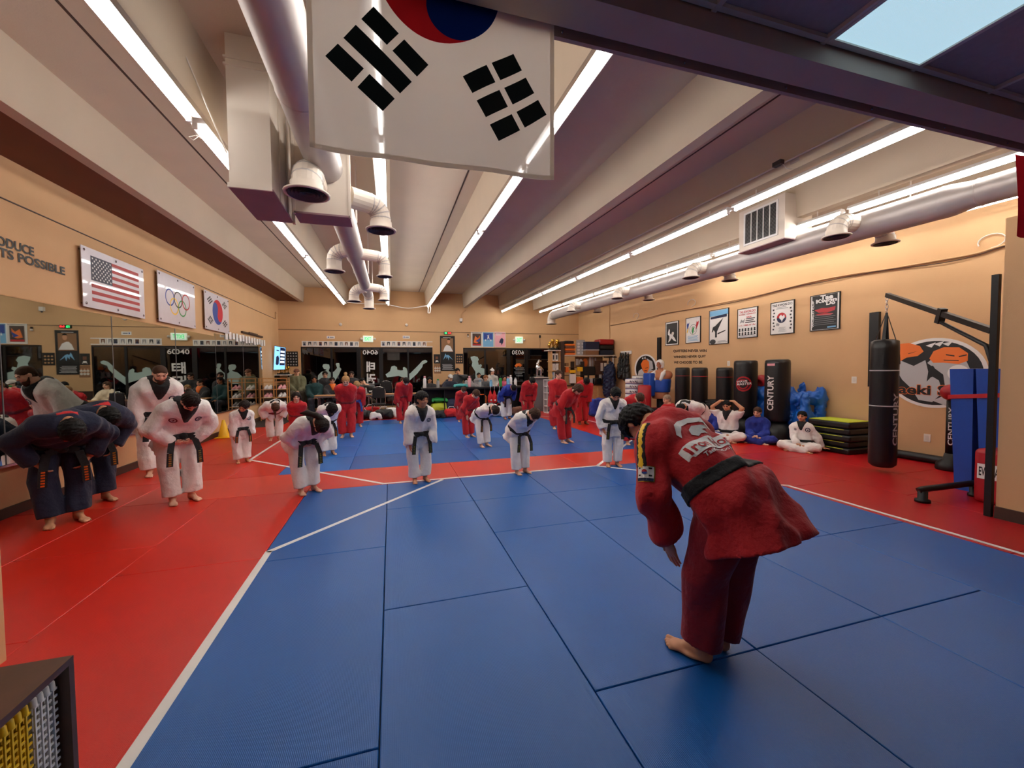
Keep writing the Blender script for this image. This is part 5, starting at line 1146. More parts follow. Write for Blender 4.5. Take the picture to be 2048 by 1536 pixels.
# ---- back-wall posters, photo strips, exit signs
YP = YB-.012
def bposter(nm, label, x0, y0, x1, y1, bg='paper', frame=None, cat='poster', d=.012):
    a, b = onY(x0, y1, YP), onY(x1, y0, YP); t = thing(nm, label, cat, (a.x, YB, a.z)); Mb().box(a.x, b.x, YP, YB-.001, a.z, b.z).obj('print_sheet', bg, t)
    if frame: fr = Mb(); w_ = .018; fr.box(a.x-w_, b.x+w_, YP-.01, YB-.001, a.z-w_, a.z).box(a.x-w_, b.x+w_, YP-.01, YB-.001, b.z, b.z+w_).box(a.x-w_, a.x, YP-.01, YB-.001, a.z, b.z).box(b.x, b.x+w_, YP-.01, YB-.001, a.z, b.z); fr.obj('frame', frame, t)
    return t, rect((a.x, YP-.001, a.z), (b.x-a.x, 0, 0), (0, 0, b.z-a.z)), (b.x-a.x)/(b.z-a.z)
def pb_(t, q, polys, m_, nm='print', k=1):
    o = Mb()
    for p in polys: flat(o, p, q, (0, -.0012*k, 0))
    o.obj(nm, m_, t)
t, q, a_ = bposter('wall_poster', 'tall black portrait poster of a person in white uniform between the window groups', 881, 672, 909.5, 742, bg='black')
pb_(t, q, [rct(.08, .54, .88, .93)], 'cork'); pb_(t, q, [[(.2, .56), (.3, .68), (.42, .74), (.52, .74), (.7, .7), (.86, .56)]], 'white', k=2); pb_(t, q, [disc(.58, .84, .1, .065)], 'skin_b', k=3); pb_(t, q, [disc(.58, .885, .11, .04, 14, 0, PI)], 'hair_black', k=4)
pb_(t, q, [[(.2, .32), (.3, .44), (.36, .50), (.42, .44), (.5, .46), (.6, .44), (.84, .32), (.7, .36), (.62, .40), (.56, .3), (.5, .40), (.42, .34), (.4, .42), (.32, .38)]], 'lightblue', k=2); pb_(t, q, lines((.12, .88), .04, .18, 6, .012), 'lgray'); pb_(t, q, [rct(.2, .945, .72, .96)], 'lgray')
t, q, a_ = bposter('wall_plaque', 'small black plaque with a seated figure beside the tall portrait poster', 867.5, 708.5, 880, 727, bg='black'); pb_(t, q, [[(.25, .08), (.4, .2), (.5, .15), (.6, .2), (.78, .1), (.66, .34), (.34, .34)]], 'white'); pb_(t, q, [rct(.3, .45, .7, .75)], 'skin_d')
t, q, a_ = bposter('wall_plaque', 'small group photo of people in white below the black plaque', 868, 728, 882, 747, bg='cork'); pb_(t, q, [disc(.2+.3*i, .3+.25*j, .14, .11) for i in range(3) for j in range(2)], 'offwhite'); pb_(t, q, [disc(.2+.3*i, .45+.25*j, .07, .06) for i in range(3) for j in range(2)], 'skin_b', k=2)
t, q, a_ = bposter('wall_plaque', 'small black plaque with nine round portraits beside the tall portrait poster', 911.5, 707.5, 926, 727, bg='black'); pb_(t, q, [disc(.22+.28*i, .2+.26*j, .09, .09*a_) for i in range(3) for j in range(3)], 'tan')
for x0, x1, lb_, bg, fg_ in ((943, 964, 'poster with a red and orange painted scene above the storefront window', 'offwhite', 'red'), (966, 986.5, 'blue poster with white leaping figures above the storefront window', 'lightblue', 'blue'), (990, 1010, 'pink poster with a dark purple drawing above the storefront window', 'pink', 'navy')):
    t, q, a_ = bposter('wall_poster', lb_, x0, 665, x1, 693.5, bg=bg, frame='white')
    if fg_ == 'red': pb_(t, q, [rct(.1, .08, .9, .92)], 'brown'); pb_(t, q, [[(.2, .3), (.35, .75), (.6, .6), (.8, .8), (.75, .35), (.5, .25)]], 'orange', k=2); pb_(t, q, [[(.4, .4), (.6, .5), (.82, .62), (.7, .3)]], 'blue', k=3); pb_(t, q, [rct(.12, .1, .88, .2)], 'red', k=2)
    elif fg_ == 'blue': pb_(t, q, [rct(.06, .5, .94, .94)], 'blue'); pb_(t, q, [[(.4, .5), (.46, .72), (.38, .84), (.5, .76), (.6, .88), (.58, .68), (.66, .5), (.52, .6)], [(.2, .4), (.26, .56), (.3, .4)], [(.7, .4), (.76, .56), (.82, .4)]], 'white', k=2)
    else: pb_(t, q, [[(.4, .3), (.55, .55), (.7, .62), (.85, .5), (.8, .3), (.65, .1), (.6, .25)]], 'navy'); pb_(t, q, [rct(.1, .88, .7, .93), rct(.1, .8, .55, .84)], 'white', k=2)
def photo_row(x0, x1, n, y0, y1, label, extra):
    a, b = onY(x0, y1, YB-.01), onY(x1, y0, YB-.01); t = thing('photo_strip', label, 'photo strip', (a.x, YB, a.z)); wc = (b.x-a.x)/(n+extra)
    Mb().box(a.x, b.x, YB-.006, YB-.001, a.z, a.z+.03).box(a.x, b.x, YB-.006, YB-.001, b.z-.03, b.z).obj('rail', 'white', t)
    for k_ in range(n):
        x = a.x+wc*(k_+.03); cd_ = Mb().box(x, x+wc*.94, YB-.012, YB-.006, a.z+.005, b.z-.005).obj('photo_card', 'paper', t)
        q = rect((x, YB-.0125, a.z), (wc*.94, 0, 0), (0, 0, b.z-a.z)); g = ('printgray', 'dgray', 'printgray', 'skin_d', 'dgray')[k_ % 5]; o = Mb(); flat(o, rct(.2, .2, .8, .85), q, (0, -.001, 0)); o.obj('photo', g, cd_)
        o = Mb(); flat(o, [(.3, .2), (.35, .4), (.45, .45), (.4, .65), (.6, .65), (.56, .45), (.68, .4), (.72, .2)], q, (0, -.002, 0)); o.obj('figure', 'offwhite' if k_ % 3 else 'navy', cd_)
photo_row(603.5, 718, 11, 683, 693, 'row of small photo cards above the window beside the wall screen', 0); photo_row(761.5, 865, 9, 683, 693.5, 'row of small photo cards above the window beside the portrait poster', 1.2)
def exit_sign(x0, y0, x1, y1, label):
    a, b = onY(x0, y1, YB-.08), onY(x1, y0, YB-.08); t = thing('exit_sign', label, 'exit sign', ((a.x+b.x)/2, YB, a.z)); Mb().rbox(a.x, b.x, YB-.08, YB-.001, a.z, b.z, .01).obj('housing', 'exitface', t)
    o = Mb(); text(o, 'EXIT', rect((a.x, YB-.082, a.z), (b.x-a.x, 0, 0), (0, 0, b.z-a.z)), (0, 0, 0), u=(.18, .82), v=(.24, .78), bold=.02); o.obj('lettering', 'exitgreen', t)
    for s_, x in ((-1, a.x), (1, b.x)): Mb().sph((x+s_*.06, YB-.06, (a.z+b.z)/2), .05, 12).obj('lamp_head', 'offwhite', t); Mb().tube([(x, YB-.05, (a.z+b.z)/2), (x+s_*.03, YB-.055, (a.z+b.z)/2)], .02, 8).obj('lamp_arm', 'offwhite', t)
exit_sign(726, 671.5, 746, 684, 'lit exit sign over the door marked with mirrored number 6040'); exit_sign(1031, 673.5, 1046, 686.5, 'lit exit sign beside the pink poster')
for (x, y, lb_) in ((681, 649, 'small round sensor on the wall above the first photo row'), (813, 650, 'small round sensor on the wall between the two photo rows')):
    c_ = onY(x, y, YB); tag(Mb().lathe(c_, [(.06, 0), (.06, .03), (.04, .05)], 16, axis=(0, -1, 0)).obj('wall_sensor', 'offwhite'), lb_, 'sensor')
for (x0, y0, x1, y1, lb_) in ((653.5, 672, 669.5, 677, 'small white wall sign above the fighter window decal'), (805.5, 671.5, 819.5, 677, 'small white wall sign above the kicking figure decal')):
    t, q, a_ = bposter('wall_sign', lb_, x0, y0, x1, y1, bg='paper', cat='sign'); pb_(t, q, [rct(.35, .4, .85, .6)], 'navy'); pb_(t, q, [disc(.2, .5, .08, .22)], 'blue', k=2)
c_ = onY(922, 640, YB-.05); hd = thing('speaker_horn', 'small pale alarm box on a conduit below the ceiling beams', 'alarm', c_); Mb().rbox(c_.x-.06, c_.x+.06, YB-.1, YB-.001, c_.z-.07, c_.z+.07, .01).obj('box', 'offwhite', hd); Mb().tube([(c_.x, YB-.03, c_.z+.07), (c_.x, YB-.03, zb(YB)-.35), (c_.x+.05, YB-.03, zb(YB)-.25), (c_.x+.2, YB-.05, zb(YB)-.1)], .018, 8).obj('conduit', 'wall', hd); Mb().lathe((c_.x, YB-.06, c_.z-.07), [(.03, 0), (.02, -.05)], 10).obj('bulb', 'dgray', hd)
tm = thing('led_timer', 'narrow black wall timer with red and green digits over the portrait poster', 'timer', onY(895, 666, YB)); a, b = onY(888, 668.5, YB-.05), onY(902.5, 663.5, YB-.05)
Mb().box(a.x, b.x, YB-.05, YB-.001, a.z, b.z).obj('case', 'black', tm); o = Mb(); text(o, '0:45', rect((a.x, YB-.052, a.z), (b.x-a.x, 0, 0), (0, 0, b.z-a.z)), (0, 0, 0), u=(.55, .95), v=(.2, .8), bold=.03); o.obj('digit', 'ledred', tm); o = Mb(); text(o, '12', rect((a.x, YB-.052, a.z), (b.x-a.x, 0, 0), (0, 0, b.z-a.z)), (0, 0, 0), u=(.12, .4), v=(.2, .8), bold=.03); o.obj('digit', 'ledgreen', tm)
c_ = onY(936, 671, YB-.04); lp = thing('wall_lamp', 'tiny bulb fitting on the wall beside the red poster', 'lamp', c_); Mb().lathe(c_, [(.03, 0), (.03, .06)], 10).obj('socket', 'black', lp); Mb().sph((c_.x, c_.y, c_.z-.04), .04, 10).obj('bulb', 'offwhite', lp); Mb().box(c_.x-.02, c_.x+.02, c_.y, YB-.001, c_.z+.01, c_.z+.04).obj('bracket', 'black', lp)
# ---- TV on the left wall near the corner, plaque of medals, dark strip and white tags above the mirror end
tv = [onY(x, y, 16.35) for x, y in ((546.5, 740.5), (570, 739.5), (571.5, 695), (549, 691))]
ts = thing('wall_screen', 'portrait television tilted out from the corner showing a pale blue slide', 'television', tv[0])
tv[0].y -= .0; nrm_ = (tv[1]-tv[0]).cross(tv[3]-tv[0]).normalized(); nrm_ = nrm_ if nrm_.y < 0 else -nrm_
Mb().plate([p-nrm_*.05 for p in tv], nrm_*.045).obj('case', 'black', ts)
q = quad(*[p+nrm_*.0005 for p in tv]); o = Mb(); flat(o, rct(.02, .02, .98, .98), q, (0, 0, 0)); o.obj('screen', 'screenblue', ts)
o = Mb(); flat(o, rct(.52, .2, .96, .96), q, nrm_*.002); o.obj('slide_panel', 'screendark', ts); o = Mb(); flat(o, [(.18, .25), (.3, .2), (.44, .25), (.46, .5), (.36, .62), (.2, .55)], q, nrm_*.002); flat(o, rct(.2, .8, .42, .84), q, nrm_*.002); o.obj('slide_print', 'screendark', ts)
o = Mb(); [flat(o, rct(.56, .3+.15*i, .92, .38+.15*i), q, nrm_*.003) for i in range(4)]; o.obj('slide_print', 'screenwhite', ts)
Mb().tube([(tv[0]+tv[2])/2-nrm_*.05, Vector((XL+.01, 16.6, (tv[0].z+tv[2].z)/2-.1))], .03, 8).obj('wall_arm', 'black', ts)
t, q, a_ = bposter('wall_plaque', 'square black board with rows of round medals beside the television', 573, 703, 595.5, 733, bg='black'); [pb_(t, q, [disc(.15+.23*i+.02*(j % 2), .12+.19*j, .065, .065*a_)], 'lgray', 'medal') for i in range(4) for j in range(5)]
a, b = onX(484, 664, XL+.03), onX(525, 678, XL+.03); tag(Mb().box(XL+.001, XL+.05, a.y, b.y, a.z-.02, a.z+.03).box(XL+.05, XL+.07, a.y+.5, a.y+1.3, a.z, a.z+.05).obj('wall_rail', 'brown'), 'short dark wooden rail on the tan wall above the white tags', 'rail')
a, b = onX(452, 680, XL+.05), onX(528, 690, XL+.05)
for k_ in range(14):
    y = a.y+(b.y-a.y)*k_/13; tag(Mb().box(XL+.035, XL+.045, y, y+.16, 2.40+.02*(k_ % 3), 2.60+.015*(k_ % 2)).obj('paper_tag', 'paper'), 'white paper tag in the row along the far end of the mirror top', 'paper tag', 'paper tags on the mirror')
# ---- conduit and tangled wires along the right wall
zc_ = lambda y: 3.32
def wirepts(pxs): return [onX(x, y, XR-.03) for x, y in pxs]
wire_px = [(1221, 650), (1256, 644), (1300, 634), (1330, 626), (1385, 617), (1440, 606), (1500, 594), (1580, 574), (1640, 560), (1700, 549), (1780, 537), (1880, 520), (1950, 507), (2010, 490), (2060, 484)]
cable(wirepts(wire_px), .014, 'long pale cable bundle strung along the tan wall above the posters', 'wall')
cable([p+Vector((0, 0, -.035+.02*math.sin(i*2.1))) for i, p in enumerate(wirepts(wire_px))], .006, 'thin dark wire drooping under the cable bundle', 'brown')
tag(Mb().tube([(XR-.02, onX(1220, 650, XR).y, onX(1220, 660, XR).z), (XR-.02, onX(1220, 650, XR).y, 4.5)], .02, 8).tube([(XR-.02, onX(1220, 650, XR).y, 3.3), (XR-.02, onX(1220, 650, XR).y, 2.4)], .02, 8).obj('conduit', 'wall'), 'vertical conduit painted like the wall beside the storage shelf', 'conduit')
for (x, y, lb_) in ((1272, 632, 'small looped wire near the vertical conduit'), (1383, 606, 'looped wire with a junction block above the kicking T poster'), (1983, 482, 'wire loop arching over the cable bundle by the black post')):
    c_ = onX(x, y, XR-.03); tag(Mb().tube([(XR-.03, c_.y+.16*math.cos(k_*PI/8)*(1.0 if x < 1900 else .9), c_.z+.10*math.sin(k_*PI/8)) for k_ in range(-1, 13)], .008, 6).obj('wire_loop', 'offwhite'), lb_, 'wire')
for (x, y, lb_) in ((1708, 760, 'white light switch on the tan wall beside the hanging bag'), (1854, 876, 'white wall outlet below the fighter wall decal'), (1457, 727, 'small pale wall plate behind the tall punching bags')):
    c_ = onX(x, y, XR-.008); t = thing('wall_plate', lb_, 'wall plate', c_); Mb().rbox(XR-.008, XR-.0005, c_.y-.045, c_.y+.045, c_.z-.065, c_.z+.065, .003).obj('plate', 'plate', t); Mb().box(XR-.012, XR-.008, c_.y-.02, c_.y+.02, c_.z-.035, c_.z+.035).obj('rocker', 'offwhite', t)
# ================================================================== BAG STAND AND RIGHT WALL GEAR
bs = thing('bag_stand', 'black steel bag stand post with a long raised boom', 'bag stand', (5.955, 2.56, 0))
Mb().box(5.93, 5.98, 2.557, 2.61, 0, 2.50).obj('post', 'black_metal', bs)
A = Vector((5.955, 2.60, 1.93)); T_ = Vector((7.02, 4.17, 2.62)); d = (T_-A).normalized(); n = d.cross(Vector((0, 0, 1))).normalized(); u_ = n.cross(d)
Mb().obox((A+T_)/2, d*(T_-A).length/2, n*.025, u_*.03).obj('boom', 'black_metal', bs)
B0 = Vector((5.955, 2.60, 1.62)); B1 = A+d*.80-u_*.10
Mb().tube([B0, B0+Vector((.02, .05, .16)), B1], .022, 8).obj('brace', 'black_metal', bs); Mb().obox(A+d*.80-u_*.03, d*.035, n*.032, u_*.09).obj('clamp', 'black_metal', bs)
hg = thing('heavy_bag', 'long black punching bag hanging by straps from the boom', 'punching bag', (7.0, 4.17, .08))
pr_ = [(.02, 0), (.12, .0), (.160, .04), (.165, .10), (.165, 1.75), (.160, 1.86), (.10, 1.885), (.01, 1.887)]
Mb().lathe((7.0, 4.17, .08), pr_, 28, sm=True).obj('bag_body', 'black_vinyl', hg)
for z in (1.50, .98): Mb().lathe((7.0, 4.17, z), [(.1655, 0), (.1675, .002), (.1675, .014), (.1655, .016)], 28, close=False).obj('band', 'lgray', hg)
tq = Vector((7.02, 4.17, 2.36)); vd = Vector((-.86, -.51, 0))
for a in (0.35, 1.92, 3.49, 5.06):
    e = Vector((7.0+.155*math.cos(a), 4.17+.155*math.sin(a), 1.80)); f_ = Vector((7.0+.165*math.cos(a), 4.17+.165*math.sin(a), 1.60)); w_ = Vector((-math.sin(a), math.cos(a), 0))*.022; o_ = Vector((math.cos(a), math.sin(a), 0))*.006
    mbk = Mb(); mbk.hexa([e-w_, e+w_, e+w_+o_, e-w_+o_, tq-w_*.6, tq+w_*.6, tq+w_*.6+o_, tq-w_*.6+o_]); mbk.hexa([f_-w_, f_+w_, f_+w_+o_, f_-w_+o_, e-w_, e+w_, e+w_+o_, e-w_+o_]); mbk.obj('strap', 'black', hg)
ck = Mb(); z = 2.36
for k_ in range(4): ck.tube([(7.02+.016*math.cos(q_*PI/5)*(k_ % 2 == 0), 4.17+.016*math.cos(q_*PI/5)*(k_ % 2 == 1), z+.03+.035*math.sin(q_*PI/5)) for q_ in range(11)], .005, 6); z += .058
ck.tube([(7.02, 4.17, z-.02), (7.02, 4.17, 2.60)], .006, 6); ck.obj('chain', 'steel', hg)
def wraptext(par, s_, c, r, z0, z1, ang, wid, m_, bold=.02, up=True, nm='lettering'):
    """lettering wrapped on an upright cylinder; text runs upwards when up"""
    mb = Mb()
    if up: q = lambda u, v: Vector((c[0]+r*math.cos(ang+wid*(.5-v)/r*-1), c[1]+r*math.sin(ang+wid*(.5-v)/r*-1), z0+(z1-z0)*u))
    else: q = lambda u, v: Vector((c[0]+r*math.cos(ang+wid*(u-.5)/r), c[1]+r*math.sin(ang+wid*(u-.5)/r), z0+(z1-z0)*v))
    if up: q2 = lambda u, v: q(u, 1-v)
    text(mb, s_, (q2 if up else q), (0, 0, 0), bold=bold, fine=1); return mb.obj(nm, m_, par, fix=False)
wraptext(hg, 'CENTURY', (7.0, 4.17), .1665, .42, 1.18, math.atan2(-.51, -.86)+.95, .085, 'lgray')
# wall mast behind the bag and short mast behind the dummy
yb0, yb1 = onX(1743, 640, XR).y, onX(1762, 640, XR).y
tag(Mb().box(XR-.06, XR-.001, yb1, yb0, 1.2, onX(1750, 625, XR).z).obj('wall_mast', 'black_metal'), 'flat black wall mast rising behind the hanging bag', 'bracket')
yb0, yb1 = onX(1317, 690, XR).y, onX(1323, 690, XR).y
tag(Mb().box(XR-.06, XR-.001, yb1, yb0, 1.3, onX(1320, 675, XR).z).obj('wall_mast', 'black_metal'), 'thin black wall mast rising behind the training dummy', 'bracket')
# black floor arm of the stand
fa = thing('stand_foot', 'black tubular floor foot of the bag stand lying on red mats', 'stand foot', (5.9, 3.02, 0))
Mb().tube([(5.82, 3.10, .13), (5.86, 3.08, .15), (6.74, 3.03, .16)], .035, 12).obj('tube', 'black_metal', fa); Mb().lathe((5.86, 3.08, 0), [(.07, 0), (.07, .03), (.045, .04), (.045, .13)], 16).obj('foot', 'black_metal', fa); Mb().lathe((6.70, 3.03, 0), [(.06, 0), (.06, .03), (.045, .04), (.045, .14)], 16).obj('foot', 'black_metal', fa)
# red shield and blue folded mat behind the post
rs = thing('body_shield', 'red vinyl shield with a white name patch standing behind the black post', 'kick shield', (6.6, 2.80, 0))
Mb().rbox(6.45, 6.76, 2.62, 2.94, 0, .62, .05, seg=3).obj('pad', 'redvinyl', rs)
q = rect((6.448, 2.90, .28), (0, -.24, 0), (0, 0, .17)); o = Mb(); flat(o, rct(0, 0, 1, 1), q, (-.001, 0, 0)); pt = o.obj('name_patch', 'white', rs); o = Mb(); text(o, 'EVERLAST', q, (-.002, 0, 0), u=(.06, .94), v=(.2, .8), bold=.02); o.obj('lettering', 'black', pt)
bm_ = thing('folded_mat', 'tall blue folded mat leaning beside the return wall with red strap', 'folded mat', (6.9, 3.2, 0))
for k_, (y0_, y1_) in enumerate(((3.12, 3.34), (2.88, 3.10))):
    Mb().hexa([(6.88, y0_+.02, .0), (7.32, y0_+.02, .0), (7.32, y1_-.04, .0), (6.88, y1_-.04, .0), (6.80, y0_, 1.53), (7.32, y0_, 1.53), (7.32, y1_, 1.53), (6.80, y1_, 1.53)]).obj('panel', 'bluevinyl', bm_)
Mb().hexa([(6.80, 2.86, 1.20), (7.33, 2.86, 1.20), (7.33, 3.35, 1.15), (6.80, 3.35, 1.15), (6.80, 2.86, 1.25), (7.33, 2.86, 1.25), (7.33, 3.35, 1.20), (6.80, 3.35, 1.20)]).obj('strap', 'red', bm_)
# reflex ball on a stand
rf = thing('reflex_ball', 'red reflex ball on a black lettered stand before the wall decal', 'reflex bag', (8.05, 3.92, 0))
Mb().lathe((8.05, 3.92, 0), [(.15, 0), (.16, .02), (.15, .10), (.08, .16), (.06, .25)], 24).obj('base', 'black', rf); Mb().lathe((8.05, 3.92, .25), [(.055, 0), (.055, .8)], 14).obj('pole', 'black_metal', rf); Mb().sph((8.05, 3.92, 1.17), .13, 18, sq=(1, 1, .95)).obj('ball', 'redvinyl', rf)
wraptext(rf, 'CENTURY', (8.05, 3.92), .057, .38, .95, math.atan2(-3.92, -8.05), .06, 'white')
Mb().tube([(8.05, 3.9, .6), (7.9, 3.75, .7), (7.85, 3.7, .95), (7.9, 3.75, 1.15)], .008, 6).obj('cord', 'red', rf)
tag(Mb().tube([(XR-.10, 2.6, .07), (XR-.10, 5.3, .07)], .065, 12).obj('floor_roll', 'black'), 'long black padded roll along the foot of the tan wall', 'padding')
# wall decal: round fighter emblem
def emblem(y0, y1, z0, z1, label, txt):
    t = thing('wall_decal', label, 'wall decal', (XR, (y0+y1)/2, z0)); X = XR-.006; q = rect((X, y1, z0), (0, y0-y1, 0), (0, 0, z1-z0))
    def pc(polys, m_, k_, nm='print'):
        o = Mb()
        for p in polys: flat(o, p, q, (-.001*k_, 0, 0))
        o.obj(nm, m_, t)
    return t, q, pc
t, q, pc = emblem(3.70, 4.98, .84, 2.02, 'round wall decal of a fighter with an orange fist partly behind the hanging bag', 1)
o = Mb(); P2 = disc(.5, .52, .5, .48, 40); o.plate([q(*p) for p in P2], (.005, 0, 0)); o.obj('backing', 'white', t)
pc([disc(.5, .52, .46, .44, 40)], 'black', 1); pc([[(.12, .72), (.3, .62), (.42, .7), (.46, .5), (.56, .42), (.6, .26), (.5, .12), (.36, .14), (.28, .3), (.18, .42), (.1, .58)], [(.44, .66), (.54, .78), (.72, .82), (.8, .7), (.86, .52), (.82, .3), (.7, .2), (.62, .34), (.6, .5)], [(.5, .14), (.64, .08), (.72, .14), (.62, .22)]], 'lgray', 2)
pc([[(.02, .82), (.1, .94), (.24, .95), (.36, .90), (.40, .82), (.34, .76), (.22, .74), (.14, .68), (.04, .70)]], 'orange', 3); pc([[(.46, .72), (.5, .82), (.6, .87), (.74, .86), (.82, .78), (.82, .68), (.74, .64), (.6, .66), (.5, .66)]], 'orange', 3); pc([[(.62, .76), (.7, .74), (.7, .755), (.62, .775)], [(.74, .73), (.81, .75), (.81, .765), (.74, .745)], [(.6, .69), (.74, .68), (.74, .69), (.6, .70)], [(.24, .80), (.34, .83), (.24, .79)], [(.44, .40), (.46, .62), (.5, .62), (.56, .5), (.48, .46)]], 'black', 4)
pc([disc(.74, .52, .10, .11)], 'white', 4); pc([disc(.75, .55, .03, .025, 16, 0, PI)], 'red', 5); pc([disc(.75, .55, .03, .025, 16, PI, 2*PI)], 'blue', 5); pc([[(.42, .9), (.52, .94), (.48, .87)], [(.5, .92), (.6, .95), (.56, .88)], [(.58, .92), (.68, .94), (.64, .88)]], 'white', 4)
o = Mb(); text(o, 'Taeki Side', q, (-.006, 0, 0), u=(.0, .92), v=(.21, .36), bold=.055); o.obj('lettering', 'orange', t); o = Mb(); text(o, 'Taeki Side', q, (-.007, 0, 0), u=(.008, .912), v=(.217, .352), bold=.03); o.obj('lettering', 'black', t)
t, q, pc = emblem(11.45, 12.75, 1.05, 2.05, 'upright oval wall decal of an orange-faced fighter behind the training dummy', 0)
o = Mb(); o.plate([q(*p) for p in disc(.5, .5, .5, .5, 36)], (.005, 0, 0)); o.obj('backing', 'white', t); pc([disc(.5, .5, .43, .45, 36)], 'black', 1); pc([[(.14, .2), (.2, .42), (.34, .5), (.5, .3), (.66, .5), (.86, .44), (.88, .2), (.6, .06), (.3, .08)], [(.55, .86), (.8, .74), (.84, .5), (.66, .46), (.64, .7)]], 'lgray', 2); pc([[(.34, .55), (.3, .66), (.4, .8), (.54, .82), (.66, .74), (.68, .54), (.6, .38), (.5, .32), (.42, .4)]], 'orange', 3); pc([[(.34, .84), (.4, .92), (.42, .83)], [(.44, .86), (.5, .93), (.52, .84)]], 'white', 3); pc([[(.5, .5), (.62, .53), (.62, .55), (.5, .52)], [(.46, .42), (.58, .42), (.58, .44), (.46, .44)]], 'black', 4)
# stack of black pads with lime top
for k_ in range(5):
    z0_ = .115*k_; sh = .03*math.sin(k_*2.2); lime = k_ == 4
    t = thing('foam_pad', ('black foam pad with a lime top, topmost of the floor stack' if lime else 'black foam pad with a red round badge in the floor stack below the lime one'), 'foam pad', (8.0, 5.55, z0_), 'black foam pads in the stack')
    Mb().rbox(7.72+sh, 8.30+sh, 5.10+sh, 5.86+sh*.5, z0_, z0_+.112, .03, seg=2).obj('pad', 'black_vinyl', t)
    if lime: Mb().box(7.74+sh, 8.28+sh, 5.12+sh, 5.84+sh*.5, z0_+.1125, z0_+.122).obj('lime_cover', 'lime', t)
    else: Mb().box(7.715+sh, 7.72+sh, 5.2, 5.78, z0_+.09, z0_+.10).obj('piping', 'lime', t)
    if k_ < 3: Mb().lathe((7.9+sh, 5.12+sh, z0_+.056), [(.045, 0), (.045, .004)], 16, axis=(0, -1, 0)).obj('badge', 'redvinyl', t)
# free-standing bags
def stand_bag(px0, px1, topy, X, label, r=None, base=True, line=True):
    xm = (px0+px1)/2; c = onX(xm, topy+4, X); r = r or abs(onX(px0, topy, X).y-onX(px1, topy, X).y)*.5*X/math.hypot(X, c.y); zt = c.z
    t = thing('standing_bag', label, 'punching bag', (X, c.y, 0)); Mb().lathe((X, c.y, 0), [(r*1.25, 0), (r*1.35, .06), (r*1.3, .30), (r*.9, .40), (r*.6, .44)], 24).obj('base', 'black', t)
    Mb().lathe((X, c.y, .44), [(r*.85, 0), (r*.98, .03), (r, .08), (r, zt-.44-.08), (r*.96, zt-.44-.02), (r*.8, zt-.44)], 28).obj('bag_body', 'black_vinyl', t)
    if line: Mb().lathe((X, c.y, zt-.24), [(r*1.001, 0), (r*1.006, .003), (r*1.006, .009), (r*1.001, .012)], 28, close=False).obj('seam_line', 'redvinyl', t)
    return t, c, r, zt
stand_bag(1350, 1380, 731, 7.9, 'plain black standing bag next to the training dummy'); stand_bag(1383, 1416, 731, 7.85, 'plain black standing bag second from the training dummy'); stand_bag(1432, 1467, 731, 7.85, 'plain black standing bag beside the red-logo bag')
t, c, r, zt = stand_bag(1467, 1516, 717, 7.75, 'tall black standing bag with a round red logo', line=False)
an = math.atan2(-c.y, -7.75)-.18
qq = lambda u, v: Vector((7.75+(r+.002)*math.cos(an+(u-.5)*.36/r), c.y+(r+.002)*math.sin(an+(u-.5)*.36/r), 1.02+.36*v))
o = Mb(); ring(o, .5, .5, .42, .10, qq, (0, 0, 0)); ring(o, .48, .48, .27, .08, qq, (0, 0, 0)); o.obj('logo_ring', 'redvinyl', t, fix=False)
for s_, v in (('WAVE', (.54, .68)), ('MASTER', (.38, .52))): o = Mb(); text(o, s_, lambda u, v_: qq(u, v_+.1*u), (0, 0, 0), u=(.08 if s_ == 'WAVE' else .12, .72 if s_ == 'WAVE' else .98), v=v, bold=.03); [o.v.__setitem__(i_, tuple(Vector(p)+.003*Vector((math.cos(an), math.sin(an), 0)))) for i_, p in enumerate(o.v)]; o.obj('lettering', 'white', t, fix=False)
t, c, r, zt = stand_bag(1529, 1582, 715, 7.7, 'tall black standing bag with upright white lettering', line=False)
an = math.atan2(-c.y, -7.7)
wraptext(t, 'CENTURY', (7.7, c.y), r+.004, .68, 1.40, an-.55, .13, 'white'); o = Mb(); q = lambda u, v: Vector((7.7+(r+.002)*math.cos(an-.55+.16*(u-.5)/r), c.y+(r+.002)*math.sin(an-.55+.16*(u-.5)/r), 1.60+.045*v)); flat(o, rct(0, 0, 1, 1), q, (0, 0, 0), fine=.3); o.obj('tag', 'pink', t, fix=False)
for k_ in range(6):
    z0_ = .10+.125*k_; t = thing('kick_shield', 'thick black shield lying in the stack between the plain bags', 'kick shield', (8.05, 8.55, z0_-.1), 'shields between the plain bags'); Mb().rbox(7.85, 8.3, 8.33, 8.72, z0_-.1, z0_+.02, .03).obj('pad', 'black_vinyl', t); Mb().box(7.845, 7.85, 8.36, 8.69, z0_-.05, z0_-.03).obj('piping', 'dgray', t)
